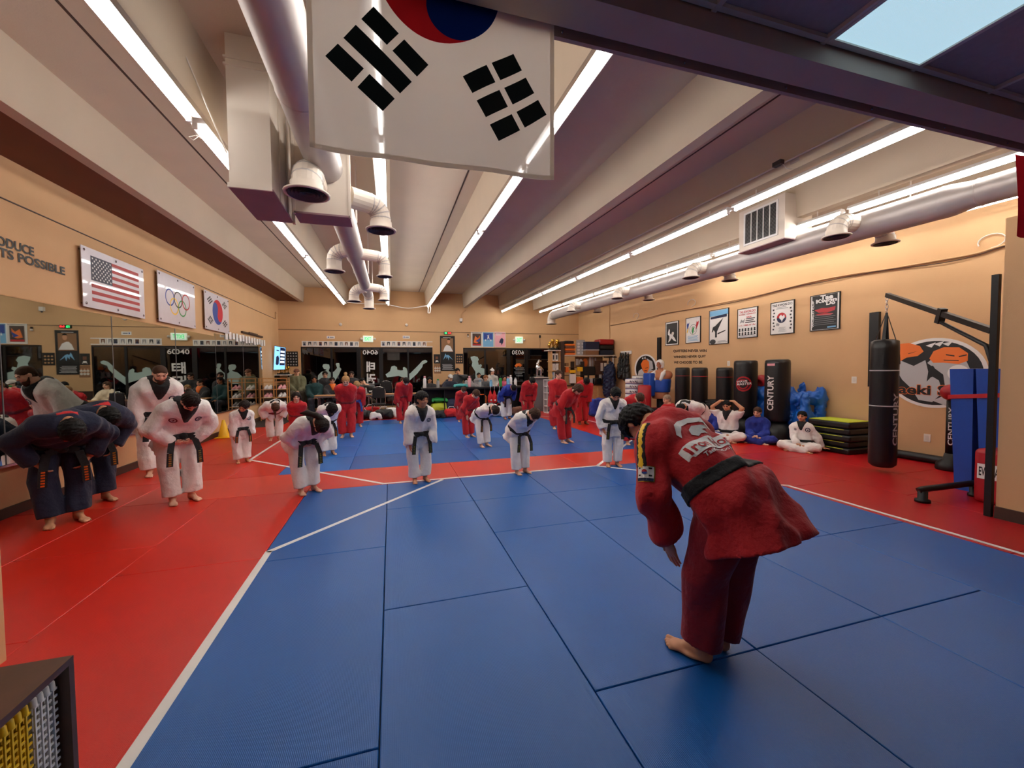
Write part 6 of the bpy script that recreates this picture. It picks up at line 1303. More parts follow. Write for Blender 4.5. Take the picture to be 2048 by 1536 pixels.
# blue tarp bundle behind the lettered bag
tb = Sdf()
for sx, sy, zt in ((7.86, 6.02, .98), (8.28, 6.02, 1.10), (7.90, 6.36, 1.10), (8.28, 6.40, 1.16)): tb.cone((sx, sy, .1), (sx, sy, zt), .12, .07, .10)
tb.cone((7.9, 6.05, .5), (8.28, 6.4, .5), .2, .2, .1); tb.cone((7.9, 6.36, .9), (8.28, 6.05, .95), .14, .14, .08); tb.fold(.012, .10, 4); tb.fold(.010, .05, 8); tb.cut((0, 0, 0), (0, 0, -1)); tb.cut((XR-.02, 0, 0), (1, 0, 0)); tb.cut((0, 5.93, 0), (0, -1, 0))
PF = nets(*tb.eval(.022)); tag(link('tarp_bundle', np_mesh(PF[0], PF[1]), 'tarp'), 'crumpled shiny blue tarp bundle behind the lettered standing bag', 'tarp')
tb = Sdf(); c = onX(1524, 790, 8.15); tb.ell((8.15, c.y, .42), I3, (.2, .25, .42), .05); tb.ell((8.15, c.y, .95), I3, (.17, .22, .2), .08); tb.fold(.02, .2, 6); tb.cut((0, 0, 0), (0, 0, -1)); PF = nets(*tb.eval(.03)); tag(link('equipment_sack', np_mesh(PF[0], PF[1]), 'tarp'), 'blue equipment sack squeezed between the two tall standing bags', 'sack')
c = onX(1523, 770, 8.15); hd = Sdf(); hd.ell((8.15, c.y, 1.25), I3, (.14, .15, .15), .03); hd.ell((8.02, c.y, 1.2), I3, (.08, .1, .08), .02, True); PF = nets(*hd.eval(.02)); tag(link('head_guard', np_mesh(PF[0], PF[1]), 'redvinyl'), 'red head guard resting on the blue equipment sack', 'head guard')
# ---- training dummy
DX, DY = 7.65, 10.25; f_ = np.array([-.86, -.5, 0]); s2 = np.array([.5, -.86, 0])
dm = thing('training_dummy', 'tan torso training dummy wearing white head guard and blue chest protector', 'training dummy', (DX, DY, 0))
D0 = np.array([DX, DY, 0.]); g_ = Sdf(); U3 = np.array([0, 0, 1.])
g_.cone(D0+U3*.72, D0+U3*1.15, .17, .17, .05)
for s_ in (-1, 1): g_.cone(D0+s2*s_*.08+U3*.72, D0+s2*s_*.12+U3*1.36, .16, .15, .08); g_.ell(D0+s2*s_*.26+U3*1.36, I3, (.10, .10, .13), .06); g_.ell(D0+s2*s_*.09+f_*.10+U3*1.28, I3, (.11, .11, .09), .05)
g_.cone(D0+U3*1.4, D0+U3*1.6, .08, .07, .05); g_.cut(D0+U3*.66, (0, 0, -1)); PF = nets(*g_.eval(.022)); link('torso', np_mesh(PF[0]-D0, PF[1]), 'skin_dummy', dm)
hcd = D0+U3*1.68+f_*.03; R3 = np.array([np.cross(f_, U3), f_, U3]); link('head', np_mesh(hcd+.25*(HEADS['m'][0]@R3)-D0, HEADS['m'][1] if np.linalg.det(R3) > 0 else HEADS['m'][1][:, ::-1], HEADS['m'][2]), ['skin_dummy', 'eye', 'brown', 'lip'], dm)
g_ = Sdf(); g_.ell((0, -.04, .1), I3, (.47, .55, .49), .02); g_.ell((0, -.1, -.2), I3, (.45, .42, .35), .05); g_.ell((0, .45, -.12), I3, (.27, .45, .40), .04, True); g_.cut((0, 0, -.45), (0, 0, -1)); PF = nets(*g_.eval(.045)); link('head_guard', np_mesh(hcd+.25*(PF[0]@R3)-D0, PF[1] if np.linalg.det(R3) > 0 else PF[1][:, ::-1]), 'white', dm)
g_ = Sdf(); 
for s_ in (-1, 1): g_.cone(D0+s2*s_*.08+U3*.90, D0+s2*s_*.12+U3*1.20, .205, .195, .08)
g_.cut(D0+U3*.86, (0, 0, -1)); g_.cut(D0+U3*1.25, (0, 0, 1)); PF = nets(*g_.eval(.022)); vb = link('chest_protector', np_mesh(PF[0]-D0, PF[1]), 'bluevinyl', dm)
g_ = Sdf()
for s_ in (-1, 1): g_.chain([D0+s2*s_*.14+U3*1.47, D0+s2*s_*.15+f_*.15+U3*1.40, D0+s2*s_*.10+f_*.19+U3*1.24], [.055, .06, .05], .03)
PF = nets(*g_.eval(.018)); link('shoulder_yoke', np_mesh(PF[0]-D0, PF[1]), 'white', vb)
Mb().lathe((DX, DY, 0), [(.30, 0), (.32, .08), (.28, .30), (.10, .36), (.10, .66)], 24).obj('base', 'black', dm); Mb().lathe((DX, DY, .30), [(.285, 0), (.29, .03), (.24, .09)], 24).obj('base_ring', 'redvinyl', dm)
# gear around the dummy
def at(x, y, X): return onX(x, y, X)
c = onX(1298, 770, 7.35); t = thing('target_pad', 'tall blue vinyl target pad standing before the dummy', 'kick pad', (7.35, c.y, 0)); z1_ = onX(1303, 746, 7.35).z; z0_ = onX(1303, 793, 7.35).z
Mb().rbox(7.25, 7.45, c.y-.17, c.y+.17, z0_, z1_, .04, seg=2).obj('pad', 'bluevinyl', t); Mb().lathe((7.35, c.y, 0), [(.2, 0), (.2, .05), (.06, .1), (.06, z0_)], 16).obj('stand', 'black', t)
for nm, px_, ty, n_, X in (('a', 1268, 757, 7, 7.3), ('b', 1281, 751, 8, 7.75)):
    c = onX(px_, ty, X); zt = c.z; n_ = max(4, int(zt/.155))
    for k_ in range(n_):
        t = thing('chest_guard', 'white chest guard with blue edging and lettering in the round stack' if nm == 'a' else 'white chest guard with black lettering in the taller stack behind', 'chest guard', (X, c.y, zt/n_*k_), 'chest guards in the %s stack' % ('front' if nm == 'a' else 'taller')); h_ = zt/n_
        Mb().lathe((X, c.y, h_*k_), [(.24, .0), (.27, .02), (.27, h_*.75), (.25, h_*.92), (.20, h_*.98)], 22).obj('guard', 'white', t); Mb().lathe((X, c.y, h_*k_), [(.245, h_*.88), (.262, h_*.93), (.23, h_*.99)], 22, close=False).obj('edging', 'blue' if nm == 'a' else 'black', t)
        wraptext(t, 'RIVAL', (X, c.y), .2715, h_*k_+.03, h_*k_+h_*.66, math.atan2(-c.y, -X), .26, 'navy', up=False)
c = onX(1289, 772, 7.1); t = thing('target_pad', 'short round red pad in front of the white chest guards', 'kick pad', (7.1, c.y, 0)); zt = onX(1289, 770, 7.1).z; Mb().lathe((7.1, c.y, 0), [(.16, 0), (.19, .03), (.19, zt-.03), (.16, zt)], 22).obj('pad', 'redvinyl', t)
c = onX(1343, 770, 7.95)
for k_ in range(5): t = thing('hand_target', 'black and white striped hand target on the wall rack beside the dummy', 'hand target', (8.35, c.y, .9), 'striped hand targets'); Mb().sph((8.3, c.y+.05*(k_ % 2), .85+.16*k_), .09, 12, sq=(.6, 1.3, .7)).obj('pad', 'white' if k_ % 2 == 0 else 'black', t); Mb().box(8.33, XR-.002, c.y-.02, c.y+.02, .84+.16*k_, .86+.16*k_).obj('handle', 'black', t)
bg = Sdf(); c = fl(1298, 846); bg.cone((c.x-.35, c.y+.3, .2), (c.x+.45, c.y-.1, .2), .2, .19, .05); bg.ell((c.x, c.y+.1, .33), I3, (.3, .25, .1), .08); bg.fold(.02, .2, 9); bg.cut((0, 0, 0), (0, 0, -1)); PF = nets(*bg.eval(.025)); dg = link('duffel_bag', np_mesh(PF[0], PF[1]), 'black_vinyl'); tag(dg, 'big black duffel bag with white letters on the floor by the dummy', 'bag')
# small wall rack with hanging black gear, coat hooks
c0, c1 = onX(1243, 706, XR), onX(1264, 704, XR); t = thing('hook_rail', 'white hook rail on the tan wall carrying black straps', 'hook rail', (XR, c0.y, c0.z)); Mb().box(XR-.04, XR-.001, c1.y, c0.y, c0.z-.06, c0.z+.06).obj('rail', 'white', t)
for k_ in range(4): y = c1.y+(c0.y-c1.y)*(k_+.5)/4; Mb().tube([(XR-.04, y, c0.z-.02), (XR-.09, y, c0.z-.03), (XR-.09, y, c0.z+.01)], .01, 6).obj('hook', 'steel', t)
for k_ in range(4):
    y = c1.y+(c0.y-c1.y)*(k_+.5)/4; L_ = (1.0, .95, .8, .9)[k_]; g_ = Sdf(); g_.chain([(XR-.1, y, c0.z-.02), (XR-.12, y+.04, c0.z-.45), (XR-.13, y, c0.z-L_)], [.03, .07, .10], .03); g_.fold(.012, .1, k_); PF = nets(*g_.eval(.02)); tag(link('hanging_strap', np_mesh(PF[0], PF[1]), 'black'), 'black straps and pads hanging from the white hook rail', 'strap', 'black gear on the hook rail')
c = onX(1226, 760, 8.0); c.y += .25; t = thing('coat', 'dark coats hung on a stand beside the wooden desk', 'coat', (8.0, c.y, 0)); g_ = Sdf(); g_.chain([(8.05, c.y, 1.75), (8.0, c.y, 1.4), (8.0, c.y, .65)], [.10, .22, .24], .05); g_.cone((8.02, c.y+.2, 1.6), (8.0, c.y+.28, .9), .1, .12, .05); g_.fold(.03, .15, 2); PF = nets(*g_.eval(.03)); link('cloth', np_mesh(PF[0]-np.array([8.0, c.y, 0]), PF[1]), 'navy', t); Mb().tube([(8.0, c.y, 0), (8.0, c.y, 2.0)], .02, 8).lathe((8.0, c.y, 0), [(.25, 0), (.25, .02)], 16).obj('stand', 'black_metal', t); Mb().box(7.75, 8.3, c.y-.02, c.y+.02, 1.98, 2.02).obj('bar', 'black_metal', t)
# ================================================================== OFFICE NOOK (far right corner)
NY = 14.0
N = lambda x, y, Y=NY: onY(x, y, Y)
sh = thing('storage_shelf', 'high dark shelf along the office nook carrying folded mats and boxes', 'shelf', (N(1131, 711).x, NY, 2.05)); x0 = N(1122, 700).x
Mb().box(x0, x0+.14, NY, NY+.5, 0, 2.60).obj('end_panel', 'brown', sh); Mb().box(x0+.14, XR-.01, NY+.02, NY+.55, 2.06, 2.09).obj('shelf_board', 'offwhite', sh); Mb().box(XR-.12, XR-.07, NY+.05, NY+.1, .0, 2.06).obj('post', 'white', sh)
def boxthing(nm, label, cat, x0, y0, x1, y1, Y, dep, m_, r=.02, group=None, zbase=None, lidm=None):
    a, b = onY(x0, y1, Y), onY(x1, y0, Y); z0 = zbase if zbase is not None else a.z; t = thing(nm, label, cat, ((a.x+b.x)/2, Y, z0), group); rr = min(r, (b.z-z0)*.45, (b.x-a.x)*.45); Mb().rbox(a.x, b.x, Y, Y+dep, z0, b.z, rr).obj('body', m_, t)
    if lidm: Mb().rbox(a.x-.01, b.x+.01, Y-.01, Y+dep+.01, b.z-.04, b.z+.005, .005).obj('lid', lidm, t)
    return t, a, b
zz = 2.09
for k_, (m_, h_) in enumerate((('orange', .085), ('rust', .085), ('orange', .085), ('rust', .085), ('orange', .085), ('black', .12))):
    a, b = onY(1131.5, 710, NY), onY(1152, 710, NY); tag(Mb().rbox(a.x, b.x-.05*(k_ == 5), NY+.05, NY+.5, zz, zz+h_-.005, .03).obj('folded_mat', m_), ('flat %s folded pad in the pile on the high shelf' % ('orange' if m_ == 'orange' else 'brown' if m_ == 'rust' else 'black')), 'pad', 'pads piled on the high shelf'); zz += h_
zz = 2.09
for m_, h_, lb_ in (('hoodnavy', .20, 'navy folded mat lowest of the three at the shelf end'), ('black', .20, 'black folded mat in the middle at the shelf end'), ('redvinyl', .22, 'red folded mat on top at the shelf end')):
    a, b = onY(1201, 710, NY), onY(1231, 710, NY); tag(Mb().rbox(a.x, b.x-.02, NY+.05, NY+.55, zz, zz+h_, .06, seg=3).obj('folded_mat', m_), lb_, 'mat'); zz += h_
boxthing('storage_bin', 'pale grey plastic bin under a dark bin on the high shelf', 'bin', 1171, 699, 1198, 709, NY, .45, 'cork', zbase=2.09, lidm='lgray'); tb_, a, b = boxthing('storage_bin', 'dark navy bin stacked on the grey plastic bin', 'bin', 1171, 683.5, 1199, 698, NY, .45, 'navy', zbase=onY(1180, 698.5, NY).z)
t, a, b = boxthing('award_board', 'white board of printed faces leaning on the high shelf', 'board', 1153, 680, 1170, 709, NY+.2, .03, 'lgray', zbase=2.09); o = Mb(); q = rect((a.x, NY+.198, 2.09), (b.x-a.x, 0, 0), (0, 0, b.z-2.09)); [flat(o, disc(.25+.5*(i % 2), .15+.2*(i//2), .16, .07), q, (0, 0, 0)) for i in range(8)]; o.obj('print', 'white', t)
# desk, cabinet, screen, frames, books
dk = thing('office_desk', 'wooden desk cabinet with two doors under the nook shelves', 'desk', (N(1135, 790).x, NY, 0)); a, b = N(1132, 822), N(1217, 775); xa, xb = a.x, b.x
zt_ = N(1180, 770).z
Mb().box(xa, xb, NY+.05, NY+.6, .02, zt_-.03).obj('body', 'wood', dk); Mb().box(xa-.03, xb+.03, NY, NY+.62, zt_-.03, zt_).obj('top', 'darkwood', dk)
for k_ in range(2):
    c_ = (xa+xb)/2+(xb-xa)*.24*(1 if k_ else -1)+.3; d_ = Mb().box(c_-.30, c_+.29, NY+.03, NY+.05, .08, zt_-.06).obj('door', 'wood', dk); Mb().tube([(c_+(-.24 if k_ else .24), NY+.015, zt_*.5), (c_+(-.24 if k_ else .24), NY+.015, zt_*.5+.12)], .008, 6).obj('handle', 'steel', d_)
hu = thing('desk_hutch', 'open dark hutch with cubbies standing on the wooden desk', 'hutch', (xa, NY+.2, zt_)); zc0, zc1 = zt_, 1.85
for x in (xa, xa+.42, xa+.84): Mb().box(x, x+.03, NY+.2, NY+.5, zc0, zc1).obj('upright', 'brown', hu)
for z in (zt_+.36, zt_+.66): Mb().box(xa+.03, xa+.84, NY+.2, NY+.5, z, z+.025).obj('shelf', 'brown', hu)
for (x0, y0, x1, y1, m_, lb_) in ((1131.5, 734, 1138, 745, 'orange', 'orange binder on the desk hutch'), (1140, 740, 1152, 746, 'yellow', 'yellow box on the desk hutch'), (1140, 748, 1152.5, 767, 'paper', 'framed white certificate standing in the hutch'), (1154, 754, 1166.5, 766, 'orange', 'orange box in the lower hutch cubby'), (1131.5, 726, 1138, 732, 'cork', 'brown box on the top hutch cubby'), (1156, 734, 1166, 743, 'yellow', 'yellow and black trophy cup on the hutch'), (1169, 757, 1186, 768, 'lgray', 'pale grey printer on the wooden desk')):
    boxthing('office_item', lb_, 'box', x0, y0, x1, y1, NY+.06, .12, m_)
mo = thing('computer_monitor', 'black computer monitor on the wooden desk', 'monitor', (N(1178, 770).x, NY+.15, zt_)); a, b = N(1166, 751, NY+.1), N(1190, 733, NY+.1); Mb().rbox(a.x, b.x, NY+.1, NY+.14, a.z, b.z, .01).obj('screen', 'black', mo); Mb().box((a.x+b.x)/2-.03, (a.x+b.x)/2+.03, NY+.14, NY+.18, zt_, a.z+.1).box((a.x+b.x)/2-.14, (a.x+b.x)/2+.14, NY+.08, NY+.24, zt_, zt_+.02).obj('foot', 'black', mo)
t, a, b = boxthing('hand_bag', 'black handbag on the corner of the wooden desk', 'bag', 1188, 756, 1204, 769, NY+.05, .2, 'black_vinyl', r=.05, zbase=zt_); Mb().tube([(a.x+.1, NY+.15, b.z-.03), (a.x+.14, NY+.15, b.z+.12), (b.x-.14, NY+.15, b.z+.12), (b.x-.1, NY+.15, b.z-.03)], .012, 6).obj('strap', 'black', t)
fc = thing('frame_cabinet', 'dark wooden display frame with certificates beside the desk', 'display', (N(1205, 770).x, NY+.1, zt_)); a, b = N(1196, 768), N(1219, 721)
Mb().box(a.x, b.x, NY+.2, NY+.26, zt_, b.z).obj('board', 'darkwood', fc)
for (x0, y0, x1, y1) in ((1201, 726, 1206, 742), (1208, 726, 1213, 742), (1198, 749, 1203, 767), (1206, 749, 1213, 768)): a, b = N(x0, y1, NY+.2), N(x1, y0, NY+.2); Mb().box(a.x, b.x, NY+.19, NY+.2, a.z, b.z).obj('certificate', 'offwhite', fc)
o = Mb(); q = rect((N(1150, 720, NY+.52).x, NY+.50, 1.62), (1.2, 0, 0), (0, 0, .42)); nb_ = thing('notice_board', 'tan notice board with pinned papers and orange emblem over the desk', 'notice board', (q(0, 0).x, NY+.5, 1.6)); o.plate([q(*p) for p in rct(0, 0, 1, 1)], (0, .02, 0)); o.obj('board', 'cork', nb_)
for k_, (r_, m_) in enumerate(((rct(.02, .2, .12, .8), 'white'), (disc(.2, .5, .07, .3), 'white'), (disc(.36, .45, .09, .4), 'orange'), (rct(.5, .1, .58, .95), 'white'), (rct(.6, .1, .66, .95), 'lgray'), (rct(.7, .2, .76, .9), 'white'))): o = Mb(); flat(o, r_, q, (0, -.002, 0)); o.obj('pinned_paper', m_, nb_)
# trophy tower, books, white cubby, pedestal and silver statue
tw = thing('trophy_tower', 'narrow pale wooden tower of shelves beside the dark panel', 'shelf', (N(1105, 800).x, NY, 0)); a, b = N(1104, 740), N(1121.5, 700)
Mb().box(a.x, a.x+.025, NY+.02, NY+.4, 0, b.z).obj('side_panel', 'wood', tw); Mb().box(b.x-.025, b.x, NY+.02, NY+.4, 0, b.z).obj('side_panel', 'wood', tw)
for y in (700, 722, 741, 760, 780, 800): z = N(1110, y).z; Mb().box(a.x-(.16 if y == 700 else .03), b.x, NY-.02, NY+.4, z-.03, z).obj('shelf_board', 'offwhite' if y == 700 else 'wood', tw)
def trophy(x, y, z, h, m_, label, group, fig=True):
    t = thing('trophy', label, 'trophy', (x, y, z), group); Mb().lathe((x, y, z), [(.05*h/.3, 0), (.05*h/.3, .06*h/.3), (.03*h/.3, .07*h/.3)], 12).obj('base', 'black' if m_ == 'gold' else 'darkwood', t); Mb().lathe((x, y, z+.07*h/.3), [(.018*h/.3, 0), (.012*h/.3, .05*h/.3), (.03*h/.3, .10*h/.3), (.045*h/.3, .15*h/.3), (.05*h/.3, .2*h/.3), (.02*h/.3, .21*h/.3)], 14).obj('cup', m_, t)
    if fig: Mb().tube([(x-.05*h/.3, y, z+.2*h/.3), (x-.09*h/.3, y, z+.17*h/.3), (x-.05*h/.3, y, z+.13*h/.3)], .006*h/.3, 6).tube([(x+.05*h/.3, y, z+.2*h/.3), (x+.09*h/.3, y, z+.17*h/.3), (x+.05*h/.3, y, z+.13*h/.3)], .006*h/.3, 6).obj('handle', m_, t)
zt2 = N(1110, 700).z
for k_ in range(6): trophy(a.x-.06+.075*k_, NY+.12+.1*(k_ % 2), zt2, .24+.10*(k_ % 3), 'gold', 'gold trophy cup crowded on top of the narrow shelf tower', 'trophies on the shelf tower')
zc_ = N(1110, 722).z
for k_ in range(2): t = thing('certificate_stand', 'small white certificate frame on the tower shelf', 'picture frame', (a.x+.08+.13*k_, NY+.1, zc_), 'frames in the tower'); Mb().obox((a.x+.10+.13*k_, NY+.1, zc_+.14), (.055, 0, 0), (0, .008, 0), (0, .0, .14)).obj('frame', 'white', t); o = Mb(); flat(o, rct(.25, .2, .75, .8), rect((a.x+.045+.13*k_, NY+.091, zc_), (.11, 0, 0), (0, 0, .28)), (0, 0, 0)); o.obj('print', 'dgray', t)
for row, (y, ms) in enumerate(((741, ('white', 'paper', 'lgray', 'white', 'paper')), (760, ('lightblue', 'white', 'navy', 'lgray', 'white')), (780, ('white', 'lgray', 'white', 'paper', 'white')))):
    z = N(1110, y).z
    for k_, m_ in enumerate(ms): x = a.x+.035+.05*k_; hh_ = .26+.03*((k_*3+row) % 3); bk_ = thing('binder', 'upright %s binder on a shelf of the narrow tower' % {'paper': 'cream', 'lgray': 'grey', 'lightblue': 'pale blue'}.get(m_, m_), 'binder', (x, NY+.04, z), 'binders in the tower'); Mb().box(x, x+.042, NY+.04, NY+.28, z+.001, z+hh_).obj('cover', m_, bk_); Mb().box(x+.008, x+.034, NY+.037, NY+.04, z+.1, z+.2).obj('spine_label', 'offwhite', bk_)
a, b = onY(1090, 830, 13.5), onY(1107, 760, 13.5); wc = thing('wire_cubby', 'white wire cubby tower standing before the grey pedestal', 'cubby', (a.x, 13.5, 0))
z1_ = b.z; n_ = 5
for i in range(n_+1): z = i*z1_/n_; Mb().box(a.x, b.x, 13.3, 13.65, z, z+.02).obj('shelf', 'white', wc)
for x in (a.x, b.x-.02): 
    for y in (13.3, 13.63): Mb().box(x, x+.02, y, y+.02, 0, z1_+.02).obj('post', 'white', wc)
Mb().box(a.x, b.x, 13.64, 13.65, 0, z1_).obj('back_panel', 'lgray', wc)
for i in range(n_): z = i*z1_/n_+.021; sp_ = thing('shoe', 'dark shoe resting inside the white wire cubby', 'shoe', ((a.x+b.x)/2, 13.45, z), 'shoes in the wire cubby'); Mb().sph(((a.x+b.x)/2-.02*(i % 2), 13.45, z+.05), .05, 12, sq=(1.0, 2.0, 1.0)).obj('upper', 'charcoal' if i % 2 else 'navy', sp_); Mb().box((a.x+b.x)/2-.05, (a.x+b.x)/2+.05, 13.35, 13.55, z, z+.015).obj('sole', 'white', sp_)
a, b = onY(1069, 822, 14.2), onY(1093, 754, 14.2); pd = thing('grey_pedestal', 'plain grey counter pedestal below the silver statue', 'pedestal', ((a.x+b.x)/2, 14.2, 0)); Mb().hexa([(a.x, 14.2, 0), (b.x, 14.0, 0), (b.x, 14.6, 0), (a.x, 14.6, 0), (a.x, 14.2, b.z-.03), (b.x, 14.0, b.z-.03), (b.x, 14.6, b.z-.03), (a.x, 14.6, b.z-.03)]).obj('body', 'gray', pd); Mb().box(a.x-.03, b.x+.03, 13.98, 14.62, b.z-.03, b.z).obj('top', 'offwhite', pd)
sc_ = onY(1078, 753, 14.3); zp = b.z; x = sc_.x; stt = thing('silver_statue', 'shiny silver horse statuette standing on the grey pedestal', 'statue', (x, 14.3, zp)); g_ = Sdf(); c_ = np.array([x, 14.3, zp])
g_.ell(c_+[0, 0, .34], I3, (.11, .08, .09), .04); g_.chain([c_+[-.07, 0, .36], c_+[-.05, 0, .50], c_+[0, 0, .62]], [.06, .05, .04], .03); g_.ell(c_+[.04, 0, .60], I3, (.07, .03, .035), .02)
for sx in (-.07, .07):
    for sy in (-.04, .04): g_.cone(c_+[sx, sy, .30], c_+[sx*1.1, sy, .04], .035, .018, .02)
g_.chain([c_+[.09, 0, .36], c_+[.16, 0, .28], c_+[.15, 0, .16]], [.025, .02, .012], .02); PF = nets(*g_.eval(.013)); link('horse', np_mesh(PF[0]-c_, PF[1]), 'silver', stt); Mb().rbox(x-.15, x+.15, 14.2, 14.4, zp, zp+.05, .01).obj('plinth', 'silver', stt)
# ================================================================== COUNTER, TABLES, CHAIRS
a, b = onY(846, 778, 13.8), onY(1046, 774, 13.8); CX0, CX1, CZ = a.x, b.x, .965
cc = thing('cubby_counter', 'long dark counter with open cubbies holding bags in front of the spectators', 'counter', ((CX0+CX1)/2, 13.8, 0))
Mb().box(CX0-.03, CX1+.03, 13.72, 14.32, CZ-.05, CZ).obj('top', 'black', cc); Mb().box(CX0, CX1, 14.27, 14.30, 0, CZ-.05).obj('back_panel', 'black', cc); Mb().box(CX0, CX1, 13.8, 14.27, .08, .11).obj('bottom_shelf', 'black', cc)
for k_ in range(6): x = CX0+(CX1-CX0-.03)*k_/5; Mb().box(x, x+.03, 13.8, 14.27, 0, CZ-.05).obj('divider', 'black', cc)
def soft(nm, label, cat, c, sz, m_, seed=1, group=None, fold=.02, extra=None, origin=None, h=.022):
    g_ = Sdf(); c = np.array(c, float); rr_ = min(sz)*.26
    for sx in (-1, 1):
        for sy in (-1, 1): g_.cone(c+[sx*(sz[0]*.5-rr_), sy*(sz[1]*.5-rr_), rr_], c+[sx*(sz[0]*.46-rr_), sy*(sz[1]*.42-rr_), sz[2]-rr_*1.3], rr_, rr_*.9, .05)
    g_.ell(c+[0, 0, sz[2]*.48], I3, (sz[0]*.46, sz[1]*.46, sz[2]*.5), .06); g_.fold(fold*.4, .13, seed); g_.cut(c, (0, 0, -1)); PF = nets(*g_.eval(h)); o_ = link(nm, np_mesh(PF[0]-c, PF[1]), m_); o_.location = c; ORG[o_.name] = Vector(c); return tag(o_, label, cat, group)
cx = lambda p: onY(p, 800, 13.75).x
soft('sports_bag', 'neon yellow sports bag in the cubby counter', 'bag', (cx(880), 14.0, .11), (.62, .36, .36), 'lime', 3); soft('sports_bag', 'lime green folded vest on top of the neon sports bag', 'bag', (cx(880), 13.95, .47), (.55, .3, .16), 'green', 4)
soft('sports_bag', 'blue bag in the counter cubby beside the neon one', 'bag', (cx(907), 14.0, .11), (.5, .36, .5), 'navy', 5); soft('sports_bag', 'red soft bag in the counter cubby near the orange basket', 'bag', (cx(932), 14.0, .11), (.4, .3, .3), 'brightred', 6)
ob = thing('basket_hoop', 'orange wire basket frame in the counter cubby', 'basket', (cx(958), 13.95, .11)); xx = cx(958); Mb().tube([(xx-.25, 13.82, .16), (xx-.27, 13.82, .62), (xx-.2, 13.82, .70), (xx+.2, 13.82, .70), (xx+.27, 13.82, .62), (xx+.25, 13.82, .16), (xx-.25, 13.82, .16)], .02, 8).obj('rim', 'orange', ob); Mb().box(xx-.25, xx+.25, 13.84, 14.2, .111, .15).obj('tray', 'orange', ob)
for k_, (p_, m_) in enumerate(((981, 'brightred'), (989, 'brightred'), (999, 'lightblue'))):
    x = cx(p_); t = thing('drawstring_bag', 'light blue drawstring bag hanging on the counter edge' if m_ == 'lightblue' else ('red drawstring bag with white badge, next to the orange basket' if k_ == 0 else 'red drawstring bag with white badge, next to the light blue bag'), 'bag', (x, 13.76, .40)); g_ = Sdf(); c_ = np.array([x, 13.755, .40]); g_.chain([c_+[0, 0, .08], c_+[0, 0, .22], c_+[0, 0, .44]], [.10, .085, .02], .03); g_.cut((0, 13.796, 0), (0, 1, 0)); PF = nets(*g_.eval(.02)); link('sack', np_mesh(PF[0]-c_, PF[1]), m_, t); Mb().tube([(x, 13.755, .83), (x-.01, 13.715, .93), (x, 13.715, .975), (x, 13.76, .972)], .006, 6).obj('cord', 'white', t); Mb().lathe((x, 13.652, .5), [(.03, 0), (.03, .004)], 14, axis=(0, -1, 0)).obj('badge', 'white' if m_ == 'brightred' else 'lightblue', t)
def bottle(x, y, z, h, m_, label, capm='white', group=None, r=.04):
    t = thing('water_bottle', label, 'bottle', (x, y, z), group); Mb().lathe((x, y, z), [(r*.95, 0), (r, .01), (r, h*.72), (r*.6, h*.84)], 16).obj('body', m_, t); Mb().lathe((x, y, z+h*.84), [(r*.62, 0), (r*.62, h*.14), (r*.5, h*.16)], 14).obj('cap', capm, t)
for p_, h_, m_, cp, lb_ in ((849.5, .40, 'white', 'pink', 'tall white bottle with coral lid on the counter end'), (876, .30, 'clear', 'green', 'clear plastic bottle with green lid on the counter'), (939, .38, 'pink', 'pink', 'pink tumbler on the counter before the grey hoodie'), (960, .22, 'clear', 'lightblue', 'small clear cup on the counter before the child'), (982, .24, 'lightblue', 'lightblue', 'small pale blue cup on the counter'), (1001, .36, 'green', 'black', 'green bottle on the counter before the girl in pink'), (1016, .34, 'lightblue', 'pink', 'blue bottle with pink lid on the counter'), (1021.5, .40, 'white', 'white', 'slim white bottle on the counter'), (1031, .30, 'white', 'lgray', 'white handled tumbler at the counter end')):
    c_ = onY(p_, 770, 13.95); bottle(c_.x, 13.95, CZ, h_, m_, lb_, cp, r=.055)
soft('towel', 'folded teal towel on the counter before the navy hoodie', 'towel', (onY(921, 772, 13.95).x, 13.95, CZ), (.5, .26, .12), 'teal', 8)
# folding tables
def table(x0, x1, label):
    t = thing('folding_table', label, 'table', ((x0+x1)/2, 15.1, 0)); Mb().rbox(x0, x1, 14.86, 15.32, .715, .745, .01).obj('table_top', 'tan', t); Mb().box(x0+.03, x1-.03, 14.875, 14.885, .67, .715).obj('apron', 'gray', t)
    for x in (x0+.12, x1-.12):
        for y in (14.92, 15.27): Mb().tube([(x, y, 0), (x, y, .715)], .014, 8).obj('leg', 'steel', t)
        Mb().tube([(x, 14.92, .15), (x, 15.27, .15)], .010, 8).obj('brace', 'steel', t)
xm_ = onY(745, 790, 14.9).x
table(onY(628, 790, 14.9).x, xm_-.01, 'narrow folding table in front of the spectators near the wall screen'); table(xm_+.01, onY(845, 785, 14.9).x, 'narrow folding table in front of the woman in cream sweater')
bottle(onY(732, 785, 15.0).x, 15.0, .746, .22, 'clear', 'small clear water bottle on the narrow folding table', 'white', r=.03); bottle(onY(717, 785, 15.0).x-.1, 15.02, .746, .20, 'clear', 'second clear water bottle on the narrow table near the boy', 'white', r=.03)
